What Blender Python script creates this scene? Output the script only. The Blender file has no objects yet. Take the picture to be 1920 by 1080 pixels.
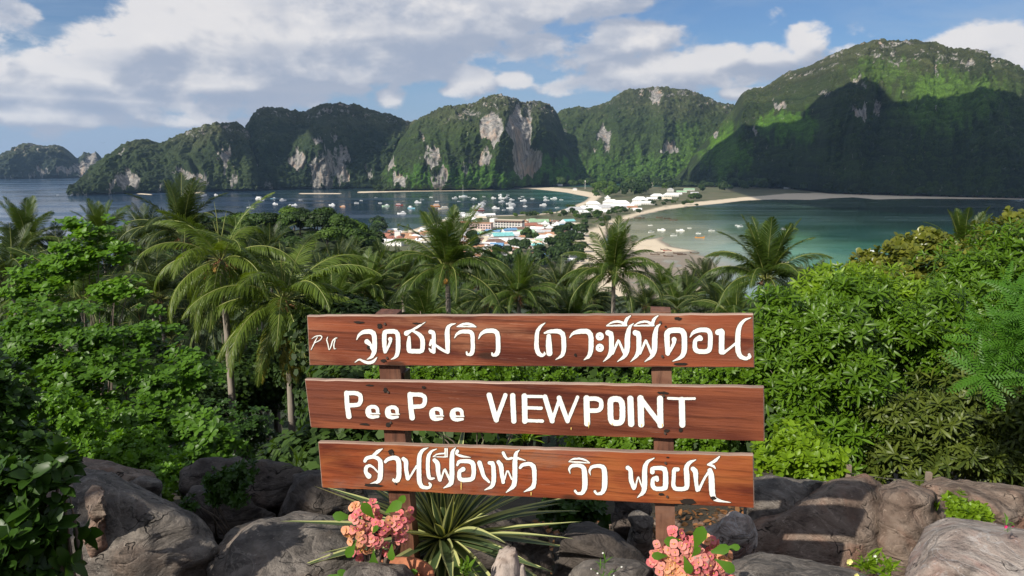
import bpy, math, random
import numpy as np
from mathutils import Vector, Matrix, Euler

R = math.radians
S = bpy.context.scene
COL = S.collection
# ------------------------------------------------------------------ camera
FPX = 1371.0                       # focal length in pixels of a 1920 wide frame
PITCH = math.atan(240 / FPX)
CAMZ = 100.0
cam_d = bpy.data.cameras.new('camera')
cam_d.sensor_width = 36.0
cam_d.lens = 36.0 * FPX / 1920.0
cam_d.clip_start = 0.1
cam_d.clip_end = 90000
cam = bpy.data.objects.new('camera', cam_d)
COL.objects.link(cam)
cam.location = (0, 0, CAMZ)
cam.rotation_euler = (math.pi / 2 - PITCH, 0, 0)
S.camera = cam
# ------------------------------------------------------------------ light
SUN_EL, SUN_AZ = R(36), R(43)      # azimuth: direction the light travels, from +Y towards +X
SUND = np.array([math.cos(SUN_EL) * math.sin(SUN_AZ), math.cos(SUN_EL) * math.cos(SUN_AZ), -math.sin(SUN_EL)])
sun_d = bpy.data.lights.new('sun', 'SUN')
sun_d.energy = 5.0
sun_d.angle = R(0.5)
sun_d.color = (1.0, 0.93, 0.82)
sun = bpy.data.objects.new('sun', sun_d)
COL.objects.link(sun)
sun.location = (-30, -40, 160)
sun.rotation_euler = Vector(SUND).to_track_quat('-Z', 'Y').to_euler()
S.view_settings.view_transform = 'Standard'
S.view_settings.look = 'None'
S.view_settings.exposure = 0.35
S.view_settings.gamma = 1.0
S.view_settings.use_curve_mapping = False
S.cycles.max_bounces = 5
S.cycles.diffuse_bounces = 2
S.cycles.glossy_bounces = 2
S.cycles.transmission_bounces = 2
S.cycles.transparent_max_bounces = 6
S.cycles.volume_bounces = 0
S.cycles.caustics_reflective = False
S.cycles.caustics_refractive = False


def pdir(px, py):
    """world direction of the ray through a photograph pixel, as the place was surveyed from it"""
    u = (px - 960.0) / FPX
    v = (540.0 - py) / FPX
    return (u, math.cos(PITCH) + v * math.sin(PITCH), -math.sin(PITCH) + v * math.cos(PITCH))


def gp(px, py, z=0.0):
    d = pdir(px, py)
    t = (z - CAMZ) / d[2]
    return (d[0] * t, d[1] * t, z)


def at(px, py, Y):
    d = pdir(px, py)
    t = Y / d[1]
    return (d[0] * t, Y, CAMZ + d[2] * t)


def project(X, Y, Z):
    c, s = math.cos(PITCH), math.sin(PITCH)
    f = Y * c - (Z - CAMZ) * s
    up = Y * s + (Z - CAMZ) * c
    return 960 + FPX * X / f, 540 - FPX * up / f


# ------------------------------------------------------------------ node helpers
class NT:
    def __init__(self, nt):
        self.nt = nt
        self.nt.nodes.clear()

    def n(self, t, **kw):
        nd = self.nt.nodes.new(t)
        ins = kw.pop('ins', {})
        for k, v in kw.items():
            setattr(nd, k, v)
        for k, v in ins.items():
            self.put(nd.inputs[k], v)
        return nd

    def put(self, sock, v):
        if hasattr(v, 'is_output') or isinstance(v, bpy.types.NodeSocket):
            self.nt.links.new(v, sock)
        else:
            sock.default_value = v

    def m(self, op, a, b=0.0, c=None, clamp=False):
        nd = self.nt.nodes.new('ShaderNodeMath')
        nd.operation = op
        nd.use_clamp = clamp
        self.put(nd.inputs[0], a)
        self.put(nd.inputs[1], b)
        if c is not None:
            self.put(nd.inputs[2], c)
        return nd.outputs[0]

    def mix(self, f, a, b, mode='MIX'):
        nd = self.nt.nodes.new('ShaderNodeMix')
        nd.data_type = 'RGBA'
        nd.blend_type = mode
        self.put(nd.inputs[0], f)
        self.put(nd.inputs[6], a if not isinstance(a, tuple) else (*a[:3], 1))
        self.put(nd.inputs[7], b if not isinstance(b, tuple) else (*b[:3], 1))
        return nd.outputs[2]

    def ramp(self, v, lo, hi, smooth=True):
        nd = self.nt.nodes.new('ShaderNodeMapRange')
        nd.interpolation_type = 'SMOOTHSTEP' if smooth else 'LINEAR'
        self.put(nd.inputs[0], v)
        self.put(nd.inputs[1], lo)
        self.put(nd.inputs[2], hi)
        return nd.outputs[0]

    def noise(self, vec, scale, detail=4, rough=.55, dist=0.0, out='Fac'):
        nd = self.nt.nodes.new('ShaderNodeTexNoise')
        if vec is not None:
            self.put(nd.inputs['Vector'], vec)
        nd.inputs['Scale'].default_value = scale
        nd.inputs['Detail'].default_value = detail
        nd.inputs['Roughness'].default_value = rough
        nd.inputs['Distortion'].default_value = dist
        return nd.outputs[out]

    def scalevec(self, vec, s):
        nd = self.nt.nodes.new('ShaderNodeMapping')
        self.put(nd.inputs['Vector'], vec)
        nd.inputs['Scale'].default_value = s
        return nd.outputs[0]


def new_mat(name):
    m = bpy.data.materials.new(name)
    m.use_nodes = True
    return m, NT(m.node_tree)


# ------------------------------------------------------------------ sky
world = bpy.data.worlds.new('World')
S.world = world
world.use_nodes = True
W = NT(world.node_tree)


def angle_of(px, py):
    d = pdir(px, py)
    return math.atan2(d[0], d[1]), math.atan2(d[2], math.hypot(d[0], d[1]))


def cloud_group():
    g = bpy.data.node_groups.new('cloud_density', 'ShaderNodeTree')
    g.interface.new_socket('P', in_out='INPUT', socket_type='NodeSocketVector')
    g.interface.new_socket('D', in_out='OUTPUT', socket_type='NodeSocketFloat')
    g.interface.new_socket('S', in_out='OUTPUT', socket_type='NodeSocketFloat')
    g.interface.new_socket('G', in_out='OUTPUT', socket_type='NodeSocketFloat')
    G = NT(g)
    gi = G.n('NodeGroupInput')
    go = G.n('NodeGroupOutput')
    P = gi.outputs[0]
    sep = G.n('ShaderNodeSeparateXYZ', ins={0: P})
    a, e = sep.outputs[0], sep.outputs[1]
    Pn = G.scalevec(P, (1.0, 1.7, 1.0))
    n1 = G.noise(Pn, 11.0, 9, .58, .2)
    n2 = G.noise(Pn, 34.0, 7, .62, .15)
    # cloud banks: (px, py, rx, ry, strength) as seen from the viewpoint, in degrees of the sky
    banks = [
        (30, 178, 130, 46, 1.0), (150, 160, 130, 52, 1.05), (250, 120, 100, 62, 1.05), (320, 70, 90, 66, 1.1), (290, 25, 50, 30, .9),
        (430, 100, 150, 80, 1.2), (430, 30, 120, 50, 1.0), (560, 70, 150, 80, 1.2), (700, 60, 170, 74, 1.15), (840, 35, 160, 52, 1.05), (960, 10, 150, 36, 1.0), (1090, 2, 160, 22, .95),
        (620, 130, 200, 30, .95), (760, 128, 140, 26, .85), (60, 214, 130, 20, 1.0), (200, 200, 100, 16, .8), (405, 186, 90, 30, .78), (530, 178, 26, 20, .8), (735, 178, 26, 24, .75), (580, 192, 30, 14, .7),
        (880, 152, 44, 30, .98), (852, 172, 30, 12, .8), (965, 150, 36, 16, .85), (1060, 110, 60, 26, .62), (1200, 75, 90, 34, .85), (1120, 95, 120, 20, .7), (990, 85, 120, 30, .7),
        (1170, 136, 70, 24, .95), (1240, 128, 60, 32, 1.0), (1310, 122, 60, 28, .98), (1365, 112, 36, 26, .9), (1250, 150, 170, 22, .9), (1100, 160, 80, 16, .8), (1050, 165, 50, 18, .75),
        (1470, 108, 70, 24, .92), (1510, 84, 34, 34, 1.0), (1400, 176, 60, 12, .9), (1560, 110, 80, 20, .7), (1835, 80, 66, 30, .9), (1900, 100, 60, 30, .8),
        (20, 30, 40, 26, .7), (60, 75, 60, 12, .5), (300, 225, 300, 14, .6), (10, 110, 20, 40, .7),
    ]
    tot = None
    for (px, py, rx, ry, st) in banks:
        az, el = angle_of(px, py)
        ra, re = rx / FPX, ry / FPX
        dx = G.m('DIVIDE', G.m('SUBTRACT', a, az), ra)
        dy = G.m('DIVIDE', G.m('SUBTRACT', e, el), re)
        q = G.m('ADD', G.m('MULTIPLY', dx, dx), G.m('MULTIPLY', dy, dy))
        v = G.m('MULTIPLY', G.m('SUBTRACT', 1.0, G.m('MULTIPLY', q, 0.42)), st)
        v = G.m('MAXIMUM', v, 0.0)
        tot = v if tot is None else G.m('SMOOTH_MAX', tot, v, 0.2)
    # elsewhere: scattered clouds from noise alone
    away = G.ramp(G.m('ABSOLUTE', a), .75, 1.1)
    up = G.ramp(e, .22, .45)
    rest = G.m('MULTIPLY', G.m('MAXIMUM', away, up), .52)
    tot = G.m('MAXIMUM', tot, rest)
    d = G.m('ADD', tot, G.m('MULTIPLY', G.m('SUBTRACT', n1, .5), 1.55))
    d = G.m('ADD', d, G.m('MULTIPLY', G.m('SUBTRACT', n2, .5), .75))
    G.put(go.inputs[0], d)
    # smoother body used for the light and shade of the cloud masses
    n3 = G.noise(Pn, 9.0, 5, .5, .2)
    G.put(go.inputs[1], G.m('ADD', G.m('ADD', tot, G.m('MULTIPLY', G.m('SUBTRACT', n3, .5), 2.2)), G.m('MULTIPLY', n2, .25)))
    greys = [(470, 128, 190, 20), (700, 118, 200, 24), (860, 95, 140, 22), (1210, 72, 80, 24), (1130, 92, 120, 14), (1010, 92, 120, 20), (780, 20, 200, 26), (1180, 4, 160, 12), (60, 196, 180, 10), (1250, 158, 180, 14), (300, 178, 200, 10), (640, 20, 100, 24), (20, 22, 50, 22), (1470, 135, 100, 12)]
    gt = None
    for (px, py, rx, ry) in greys:
        az, el = angle_of(px, py)
        dx = G.m('DIVIDE', G.m('SUBTRACT', a, az), rx / FPX)
        dy = G.m('DIVIDE', G.m('SUBTRACT', e, el), ry / FPX)
        q = G.m('ADD', G.m('MULTIPLY', dx, dx), G.m('MULTIPLY', dy, dy))
        v = G.m('MAXIMUM', G.m('SUBTRACT', 1.0, G.m('MULTIPLY', q, .35)), 0.0)
        gt = v if gt is None else G.m('SMOOTH_MAX', gt, v, .2)
    G.put(go.inputs[2], G.m('MULTIPLY', gt, G.ramp(G.noise(Pn, 14.0, 6, .55), .25, .62)))
    return g


CG = cloud_group()
tc = W.n('ShaderNodeTexCoord')
sp = W.n('ShaderNodeSeparateXYZ', ins={0: tc.outputs['Generated']})
az = W.m('ARCTAN2', sp.outputs[0], sp.outputs[1])
el = W.m('ARCSINE', sp.outputs[2])
P = W.n('ShaderNodeCombineXYZ', ins={0: az, 1: el, 2: 0.0}).outputs[0]
P2 = W.n('ShaderNodeVectorMath', operation='ADD', ins={0: P, 1: (-.012, .020, 0)}).outputs[0]
g1 = W.n('ShaderNodeGroup', node_tree=CG, ins={0: P})
g2 = W.n('ShaderNodeGroup', node_tree=CG, ins={0: P2})
dens = W.ramp(g1.outputs[0], .30, .68)
diff = W.m('SUBTRACT', g1.outputs[1], g2.outputs[1])
sunny = W.ramp(diff, -.34, .24)
thick = W.m('MAXIMUM', g1.outputs[2], W.m('MULTIPLY', W.ramp(g1.outputs[0], 1.1, 2.0), .35))
ccol = W.mix(sunny, (5.6, 6.1, 7.3), (11.2, 10.8, 10.6))
ccol = W.mix(W.m('MULTIPLY', thick, .92), ccol, (4.7, 5.4, 6.9))
sky = W.n('ShaderNodeTexSky', sky_type='NISHITA', sun_disc=False, sun_elevation=SUN_EL,
          sun_rotation=math.atan2(-SUND[0], -SUND[1]), altitude=100, air_density=1.0, dust_density=.6, ozone_density=2.5)
# thin high veil makes the blue paler towards the horizon
veil = W.ramp(W.noise(W.scalevec(P, (1, 3.2, 1)), 3.1, 5, .6, .5), .38, .68)
base = W.mix(1.0, sky.outputs[0], (.74, .92, 1.16), 'MULTIPLY')
base = W.mix(W.m('MULTIPLY', veil, .50), base, (5.4, 6.6, 8.4))
low = W.ramp(el, .16, .0)
base = W.mix(W.m('MULTIPLY', low, .75), base, (4.6, 6.1, 8.6))
fin = W.mix(W.m('MULTIPLY', dens, .96), base, ccol)
bg = W.n('ShaderNodeBackground', ins={0: fin, 1: 0.062})
wo = W.n('ShaderNodeOutputWorld', ins={0: bg.outputs[0]})
world.cycles.sampling_method = 'MANUAL'
world.cycles.sample_map_resolution = 512

# ------------------------------------------------------------------ object helpers


def link(o, parent=None):
    COL.objects.link(o)
    if parent is not None:
        o.parent = parent
    return o


def tag(o, label=None, cat=None, group=None, kind=None):
    if label:
        o['label'] = label
    if cat:
        o['category'] = cat
    if group:
        o['group'] = group
    if kind:
        o['kind'] = kind
    return o


def empty(name, loc, rz=0.0, label=None, cat=None, group=None):
    o = bpy.data.objects.new(name, None)
    o.empty_display_size = .2
    o.location = loc
    o.rotation_euler = (0, 0, rz)
    link(o)
    return tag(o, label, cat, group)


def obj(name, me, parent=None, loc=(0, 0, 0), rot=None, scale=None, kind=None, label=None):
    o = bpy.data.objects.new(name, me)
    o.location = loc
    if rot is not None:
        o.rotation_euler = rot
    if scale is not None:
        o.scale = scale if hasattr(scale, '__len__') else (scale,) * 3
    link(o, parent)
    if kind:
        o['kind'] = kind
    if label:
        o['label'] = label
    return o


def mesh(name, V, F, mats=(), smooth=False, attrs=None, mi=None):
    me = bpy.data.meshes.new(name)
    V = np.asarray(V, dtype=np.float64)
    if isinstance(F, np.ndarray) and F.ndim == 2:
        k = F.shape[1]
        nf = len(F)
        me.vertices.add(len(V))
        me.vertices.foreach_set('co', V.astype(np.float32).ravel())
        me.loops.add(nf * k)
        me.loops.foreach_set('vertex_index', F.astype(np.int32).ravel())
        me.polygons.add(nf)
        me.polygons.foreach_set('loop_start', np.arange(0, nf * k, k, dtype=np.int32))
        me.polygons.foreach_set('loop_total', np.full(nf, k, dtype=np.int32))
        me.update(calc_edges=True)
    else:
        me.from_pydata([tuple(v) for v in V], [], [tuple(int(i) for i in f) for f in F])
    for m in (mats if isinstance(mats, (list, tuple)) else (mats,)):
        me.materials.append(m)
    if mi is not None:
        me.polygons.foreach_set('material_index', np.asarray(mi, dtype=np.int32))
    if smooth:
        me.polygons.foreach_set('use_smooth', [True] * len(me.polygons))
    for k, a in (attrs or {}).items():
        a = np.asarray(a, dtype=np.float32)
        if a.ndim == 1:
            at_ = me.attributes.new(k, 'FLOAT', 'POINT')
            at_.data.foreach_set('value', a)
        else:
            at_ = me.attributes.new(k, 'FLOAT_COLOR', 'POINT')
            if a.shape[1] == 3:
                a = np.concatenate([a, np.ones((len(a), 1), np.float32)], 1)
            at_.data.foreach_set('color', a.ravel())
    me.validate()
    return me


class MB:
    """collects boxes, tubes and lathes for one mesh"""

    def __init__(self):
        self.v, self.f, self.m = [], [], []

    def add(self, V, F, mi=0):
        o = len(self.v)
        self.v += [tuple(p) for p in V]
        self.f += [tuple(i + o for i in f) for f in F]
        self.m += [mi] * len(F)
        return self

    def box(self, x0, x1, y0, y1, z0, z1, mi=0):
        V = [(x0, y0, z0), (x1, y0, z0), (x1, y1, z0), (x0, y1, z0), (x0, y0, z1), (x1, y0, z1), (x1, y1, z1), (x0, y1, z1)]
        F = [(0, 3, 2, 1), (4, 5, 6, 7), (0, 1, 5, 4), (1, 2, 6, 5), (2, 3, 7, 6), (3, 0, 4, 7)]
        return self.add(V, F, mi)

    def tube(self, pts, rad, n=8, mi=0, cap=True):
        pts = [Vector(p) for p in pts]
        rad = rad if hasattr(rad, '__len__') else [rad] * len(pts)
        V, F = [], []
        prev = Vector((1, 0, 0))
        for i, p in enumerate(pts):
            t = (pts[min(i + 1, len(pts) - 1)] - pts[max(i - 1, 0)]).normalized()
            a = prev - t * prev.dot(t)
            if a.length < 1e-4:
                a = Vector((0, 1, 0)) - t * t.y
            a.normalize()
            prev = a
            b = t.cross(a)
            for k in range(n):
                an = 2 * math.pi * k / n
                V.append(p + a * (math.cos(an) * rad[i]) + b * (math.sin(an) * rad[i]))
        for i in range(len(pts) - 1):
            for k in range(n):
                k2 = (k + 1) % n
                F.append((i * n + k, i * n + k2, (i + 1) * n + k2, (i + 1) * n + k))
        if cap:
            F.append(tuple(range(n))[::-1])
            F.append(tuple((len(pts) - 1) * n + k for k in range(n)))
        return self.add(V, F, mi)

    def mesh(self, name, mats, smooth=False):
        return mesh(name, self.v, self.f, mats, smooth, mi=self.m)


# ------------------------------------------------------------------ numpy noise


def h2(ix, iy, seed=0):
    n = (ix.astype(np.int64) * 374761393 + iy.astype(np.int64) * 668265263 + seed * 2147483647) & 0xffffffff
    n = ((n ^ (n >> 13)) * 1274126177) & 0xffffffff
    n = (n ^ (n >> 16)) & 0xffffffff
    return n / 4294967296.0


def vn(x, y, seed=0):
    ix, iy = np.floor(x), np.floor(y)
    fx, fy = x - ix, y - iy
    fx = fx * fx * (3 - 2 * fx)
    fy = fy * fy * (3 - 2 * fy)
    a, b = h2(ix, iy, seed), h2(ix + 1, iy, seed)
    c, d = h2(ix, iy + 1, seed), h2(ix + 1, iy + 1, seed)
    return (a + (b - a) * fx) * (1 - fy) + (c + (d - c) * fx) * fy


def fbm(x, y, o=4, seed=0, g=.5):
    s, a, t = 0, 1.0, 0
    for i in range(o):
        s = s + a * vn(x * 2 ** i + 17.3 * i, y * 2 ** i + 9.1 * i, seed + i)
        t += a
        a *= g
    return s / t


def worley(x, y, seed=0):
    ix, iy = np.floor(x), np.floor(y)
    best = np.full(x.shape, 9.0)
    bid = np.zeros(x.shape)
    for dx in (-1, 0, 1):
        for dy in (-1, 0, 1):
            cx, cy = ix + dx, iy + dy
            px = cx + .1 + .8 * h2(cx, cy, seed)
            py = cy + .1 + .8 * h2(cx, cy, seed + 5)
            d = (px - x) ** 2 + (py - y) ** 2
            r = h2(cx, cy, seed + 9)
            d = d * (1.0 + .9 * (r - .5))
            m = d < best
            best = np.where(m, d, best)
            bid = np.where(m, h2(cx, cy, seed + 13), bid)
    return np.sqrt(best), bid


def grid_faces(nr, nc):
    i = np.arange(nr - 1)[:, None] * nc + np.arange(nc - 1)[None, :]
    i = i.ravel()
    return np.stack([i, i + 1, i + nc + 1, i + nc], 1)


def interp(pts, x):
    a = np.array(sorted(pts), float)
    return np.interp(x, a[:, 0], a[:, 1])


def smooth_interp(pts, x, w=4.0):
    a = np.array(sorted(pts), float)
    xs = np.arange(x.min() - 60, x.max() + 60, 1.0)
    ys = np.interp(xs, a[:, 0], a[:, 1])
    k = np.exp(-.5 * (np.arange(-20, 21) / w) ** 2)
    k /= k.sum()
    ys = np.convolve(np.pad(ys, 20, mode='edge'), k, 'valid')
    return np.interp(x, xs, ys)


def sstep(a, b, x):
    t = np.clip((x - a) / (b - a), 0, 1)
    return t * t * (3 - 2 * t)
# ------------------------------------------------------------------ mountain material
MTN, T = new_mat('karst_forest')
vc = T.n('ShaderNodeAttribute', attribute_name='tint')
rk = T.n('ShaderNodeAttribute', attribute_name='rock')
geo = T.n('ShaderNodeNewGeometry')
pos = geo.outputs['Position']
leafn = T.noise(pos, .22, 4, .7)
leafc = T.mix(T.ramp(leafn, .30, .75), T.mix(1.0, vc.outputs['Color'], (.5, .52, .5), 'MULTIPLY'), T.mix(1.0, vc.outputs['Color'], (1.55, 1.5, 1.4), 'MULTIPLY'))
streak = T.noise(T.scalevec(pos, (.09, .09, .014)), 1.0, 6, .68, .6)
stain = T.noise(T.scalevec(pos, (.022, .022, .009)), 1.0, 5, .62)
rc = T.mix(T.ramp(streak, .32, .68), (.075, .075, .075), (.33, .31, .28))
rc = T.mix(T.m('MULTIPLY', T.ramp(stain, .52, .70), .8), rc, (.36, .26, .19))
rmask = T.m('ADD', rk.outputs['Fac'], T.m('MULTIPLY', T.m('SUBTRACT', T.noise(T.scalevec(pos, (.05, .05, .022)), 1.0, 8, .78), .5), 3.6))
rmask = T.ramp(rmask, .46, .58)
colr = T.mix(rmask, leafc, rc)
bmp = T.n('ShaderNodeBump', ins={'Strength': .55, 'Distance': 3.0, 'Height': T.noise(pos, .16, 5, .7)})
bs = T.n('ShaderNodeBsdfPrincipled', ins={'Base Color': colr, 'Roughness': .85, 'Normal': bmp.outputs[0]})
bs.inputs['Specular IOR Level'].default_value = .15
T.n('ShaderNodeOutputMaterial', ins={0: bs.outputs[0]})


def massif(name, x0, x1, sil, base, dr, rocks=(), folds=(), canopy=11.0, amp=55.0, seed=1, step=1.7, nrow=150, dist=None,
           greens=((.022, .048, .012), (.05, .095, .018)), top=(.055, .062, .030), prof_a=.62, basez=-1.0, patches=()):
    nc = int((x1 - x0) / step)
    px = np.linspace(x0, x1, nc)
    sy = smooth_interp(sil, px, 4.0)
    by = smooth_interp(base, px, 5.0)
    sy = np.minimum(sy, by - 1.5)
    u = (px - 960) / FPX

    def ray(py):
        v = (540 - py) / FPX
        return math.cos(PITCH) + v * math.sin(PITCH), -math.sin(PITCH) + v * math.cos(PITCH)
    yb, zb = ray(by)
    YB = -CAMZ / zb * yb if dist is None else np.full(nc, dist)
    ys, zs = ray(sy)
    drx = interp(dr, px) if hasattr(dr, '__len__') else np.full(nc, float(dr))
    YR = YB + drx
    ZR = CAMZ + zs / ys * YR
    shortf = np.clip((ZR) / 60.0, .15, 1)
    YR = YB + drx * shortf
    ZR = CAMZ + zs / ys * YR
    v = (np.linspace(0, 1, nrow) ** 1.55)[:, None]
    Yc = YB[None] + (YR - YB)[None] * v
    # front slope: steep foot, rounder head
    bumpy = fbm(px / 60.0, px * 0 + seed, 3, seed)[None]
    a = prof_a + .25 * (bumpy - .5)
    pz = np.power(np.maximum(v, 1e-4), a)
    Z = basez + (ZR[None] - basez) * pz
    # buttresses and gullies running down the slope
    Xw = u[None] * Yc / math.cos(0)
    env = np.sin(np.pi * np.clip(v, 0, 1) ** .8) ** .7 * .9 + .1 * (1 - v)
    wx = px[None] / 75.0 + .6 * (fbm(px[None] / 120.0 + 0 * v, v * 2.2, 2, seed + 3) - .5)
    rdg = 1 - np.abs(2 * fbm(wx, v * 1.1 + 0 * px[None], 3, seed + 7) - 1) * 2.0
    rdg2 = 1 - np.abs(2 * fbm(wx * 3.1, v * 2.6 + 0 * px[None], 3, seed + 17) - 1) * 2.0
    off = amp * rdg + amp * .35 * rdg2
    for (fx, fv, wx_, wv, am) in folds:
        t = (px[None] - fx) / wx_
        # a buttress whose left flank rises slowly and right flank drops sharply
        shp = np.where(t < 0, np.exp(-.5 * t ** 2), np.exp(-.5 * (t * 2.6) ** 2))
        off = off + am * shp * np.exp(-.5 * ((v - fv) / wv) ** 2)
    sc = np.clip(ZR / 150.0, .12, 1.0)[None]
    Y2 = Yc - off * env * sc
    # lower terraces so that the slope is not a smooth ramp
    ter = fbm(px[None] / 40.0 + 0 * v, v * 6.0, 4, seed + 23) - .5
    Z2 = Z + ter * 46 * sc * np.sin(np.pi * v) ** .8
    # keep the crest the highest thing seen in its column
    ang = (Z2 - CAMZ) / Y2
    lim = ((ZR - CAMZ) / YR)[None] - .0016 * (1 - v)
    Z2 = np.where(ang > lim, CAMZ + lim * Y2, Z2)
    Xw = u[None] * (Y2 * math.cos(PITCH) - (Z2 - CAMZ) * math.sin(PITCH))
    # rock mask painted where the photo shows bare cliffs
    ppx, ppy = project(Xw, Y2, Z2)
    wob = 34 * (fbm(ppx / 16, ppy / 34, 4, seed + 31, .62) - .5)
    wob2 = 44 * (fbm(ppx / 9 + 40, ppy / 40, 4, seed + 37, .62) - .5)
    rock = np.zeros_like(Z2)
    for (cx, cy, rx, ry, st) in rocks:
        q = ((ppx - cx + wob) / (rx * .86)) ** 2 + ((ppy - cy + wob2) / (ry * .86)) ** 2
        rock = np.maximum(rock, st * sstep(1.5, .55, q))
    # push bare cliffs back so that they stand steep
    Y2 = Y2 + rock * 10
    dd_ = np.hypot(np.diff(Z2 * 0 + Z, axis=0), np.diff(Yc, axis=0))
    arc = np.concatenate([np.zeros((1, nc)), np.cumsum(dd_, 0)], 0)
    wd, wid = worley(Xw / canopy, arc / canopy, seed + 41)
    wd2, wid2 = worley(Xw / (canopy * 2.7), arc / (canopy * 2.7), seed + 43)
    bump = np.clip(1 - wd * 1.15, -.2, 1)
    tree = (1 - np.clip(rock * 1.3, 0, 1))
    fine = fbm(Xw / 4.0, arc / 4.0, 3, seed + 51) - .5
    hgt = (bump * 11 * (.35 + wid) + (1 - wd2) * 15.0 * wid2 + fine * 6) * (canopy / 11.0)
    crag = (1 - np.abs(2 * fbm(Xw / 13.0, Z2 / 46.0, 5, seed + 61) - 1)) * 12 + fine * 4
    Y2 = Y2 - tree * hgt * .7 - (1 - tree) * crag
    Z2 = Z2 + tree * hgt * .62
    # colours of the canopy: brighter low down, olive and grey on the crests
    hn = np.clip(Z2 / max(60.0, float(np.percentile(ZR, 80))), 0, 1)
    n = fbm(Xw / 70, arc / 70, 4, seed + 71)
    mixv = np.clip(-.2 + .9 * wid + .35 * bump + 1.6 * (n - .5), 0, 1.3)[..., None]
    c = np.array(greens[0]) * (1 - mixv) + np.array(greens[1]) * mixv
    tp = sstep(.5, 1.0, hn + .5 * (n - .5))[..., None] * .85
    c = c * np.array([.76, .70, .92])
    c = c * (1 - tp) + np.array(top) * (.6 + .7 * wid2[..., None]) * tp
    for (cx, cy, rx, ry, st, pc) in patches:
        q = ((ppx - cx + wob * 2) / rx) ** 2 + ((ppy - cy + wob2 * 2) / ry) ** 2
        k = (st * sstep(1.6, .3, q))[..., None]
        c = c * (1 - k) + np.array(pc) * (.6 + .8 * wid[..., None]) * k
    # bare grey stones peeping through near the crest
    crest = sstep(.60, 1.0, hn) * (fbm(Xw / 24, arc / 30, 4, seed + 81) > .56) * .46
    rock = np.maximum(rock, crest)
    # back slope
    nb = 14
    vb = np.linspace(0, 1, nb + 1)[1:, None]
    Yb = Y2[-1][None] + vb * drx[None] * .9 * shortf[None]
    Zb = Z2[-1][None] * (1 - vb ** 1.5) + basez * vb
    Xb = Xw[-1][None] + 0 * Yb
    X = np.concatenate([Xw, Xb]); Y = np.concatenate([Y2, Yb]); Z = np.concatenate([Z2, Zb])
    rock = np.concatenate([rock, np.zeros((nb, nc))])
    c = np.concatenate([c, np.repeat(c[-1:], nb, 0)])
    V = np.stack([X, Y, Z], -1).reshape(-1, 3)
    me = mesh(name, V, grid_faces(nrow + nb, nc), [MTN], False, {'tint': c.reshape(-1, 3), 'rock': rock.ravel()})
    o = obj(name, me)
    o['kind'] = 'structure'
    return dict(o=o, px=ppx, py=ppy, X=Xw, Y=Y2, Z=Z2)


far_g = ((.03, .05, .03), (.045, .07, .035))
M_isl = massif('far_island', -60, 196,
               [(-60, 330), (-20, 318), (5, 292), (30, 277), (60, 271), (85, 277), (97, 276), (110, 273), (125, 280), (140, 296), (150, 302), (158, 288), (168, 292), (176, 284), (186, 288), (189, 306), (196, 330)],
               [(-60, 337), (196, 333)], 160, canopy=16, amp=40, seed=11, nrow=90, prof_a=.5, greens=far_g,
               rocks=[(70, 325, 28, 9, .8), (20, 330, 10, 6, .7), (160, 312, 34, 14, .95), (182, 300, 6, 14, .8), (120, 322, 20, 8, .7)])
M_c = massif('dark_hill', 430, 800,
             [(430, 362), (447, 300), (462, 238), (480, 212), (500, 203), (525, 205), (548, 212), (570, 213), (600, 200), (640, 195), (675, 203), (710, 212), (745, 222), (770, 232), (785, 226), (800, 250)],
             [(430, 357), (800, 352)], 480, canopy=13, amp=60, seed=5, nrow=170, prof_a=.6,
             greens=((.02, .04, .014), (.04, .07, .02)),
             folds=[(605, .35, 34, .28, 130), (520, .4, 40, .4, 60)],
             rocks=[(598, 262, 15, 10, .8), (612, 318, 36, 36, .72), (598, 330, 10, 34, .9), (640, 318, 12, 40, .9), (618, 345, 8, 20, .9), (560, 303, 14, 18, .8), (655, 290, 12, 16, .7),
                    (628, 262, 8, 14, .6), (505, 350, 8, 9, .6), (584, 350, 8, 14, .8), (690, 325, 8, 12, .5)])
M_b = massif('headland_hill', 128, 485,
             [(128, 367), (138, 352), (150, 342), (170, 322), (190, 305), (215, 285), (232, 275), (262, 264), (285, 266), (300, 272), (315, 266), (340, 256), (375, 244), (405, 236), (430, 233), (447, 234), (462, 244), (475, 262), (485, 300)],
             [(128, 367), (200, 365), (270, 362), (400, 359), (485, 358)], 300, canopy=12, amp=52, seed=2, nrow=130, prof_a=.55,
             greens=((.026, .046, .016), (.045, .075, .02)),
             rocks=[(243, 344, 26, 17, 1.0), (215, 350, 10, 12, .7), (422, 302, 15, 26, .9), (345, 322, 10, 8, .7), (360, 330, 16, 12, .75), (380, 340, 12, 22, .75), (325, 325, 6, 8, .7), (150, 362, 12, 5, .7), (300, 352, 10, 10, .5), (440, 340, 14, 14, .5), (228, 292, 14, 6, .6)])
M_e = massif('saddle_hill', 1030, 1440,
             [(1030, 250), (1045, 212), (1060, 206), (1075, 204), (1085, 201), (1100, 204), (1115, 200), (1140, 196), (1155, 180), (1175, 172), (1205, 168), (1225, 164), (1260, 167), (1290, 170), (1325, 184), (1345, 194), (1378, 199), (1400, 210), (1440, 230)],
             [(1030, 346), (1200, 344), (1440, 340)], 620, canopy=12, amp=60, seed=23, nrow=170, prof_a=.75,
             greens=((.026, .046, .012), (.050, .092, .018)),
             rocks=[(1132, 250, 14, 20, .95), (1138, 268, 6, 16, .8), (1252, 274, 17, 11, 1.05), (1118, 282, 6, 7, .7), (1232, 182, 12, 10, .7), (1060, 245, 8, 14, .5)],
             patches=[(1180, 320, 160, 28, .7, (.048, .10, .016)), (1290, 310, 60, 60, .6, (.06, .12, .016))])
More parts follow.
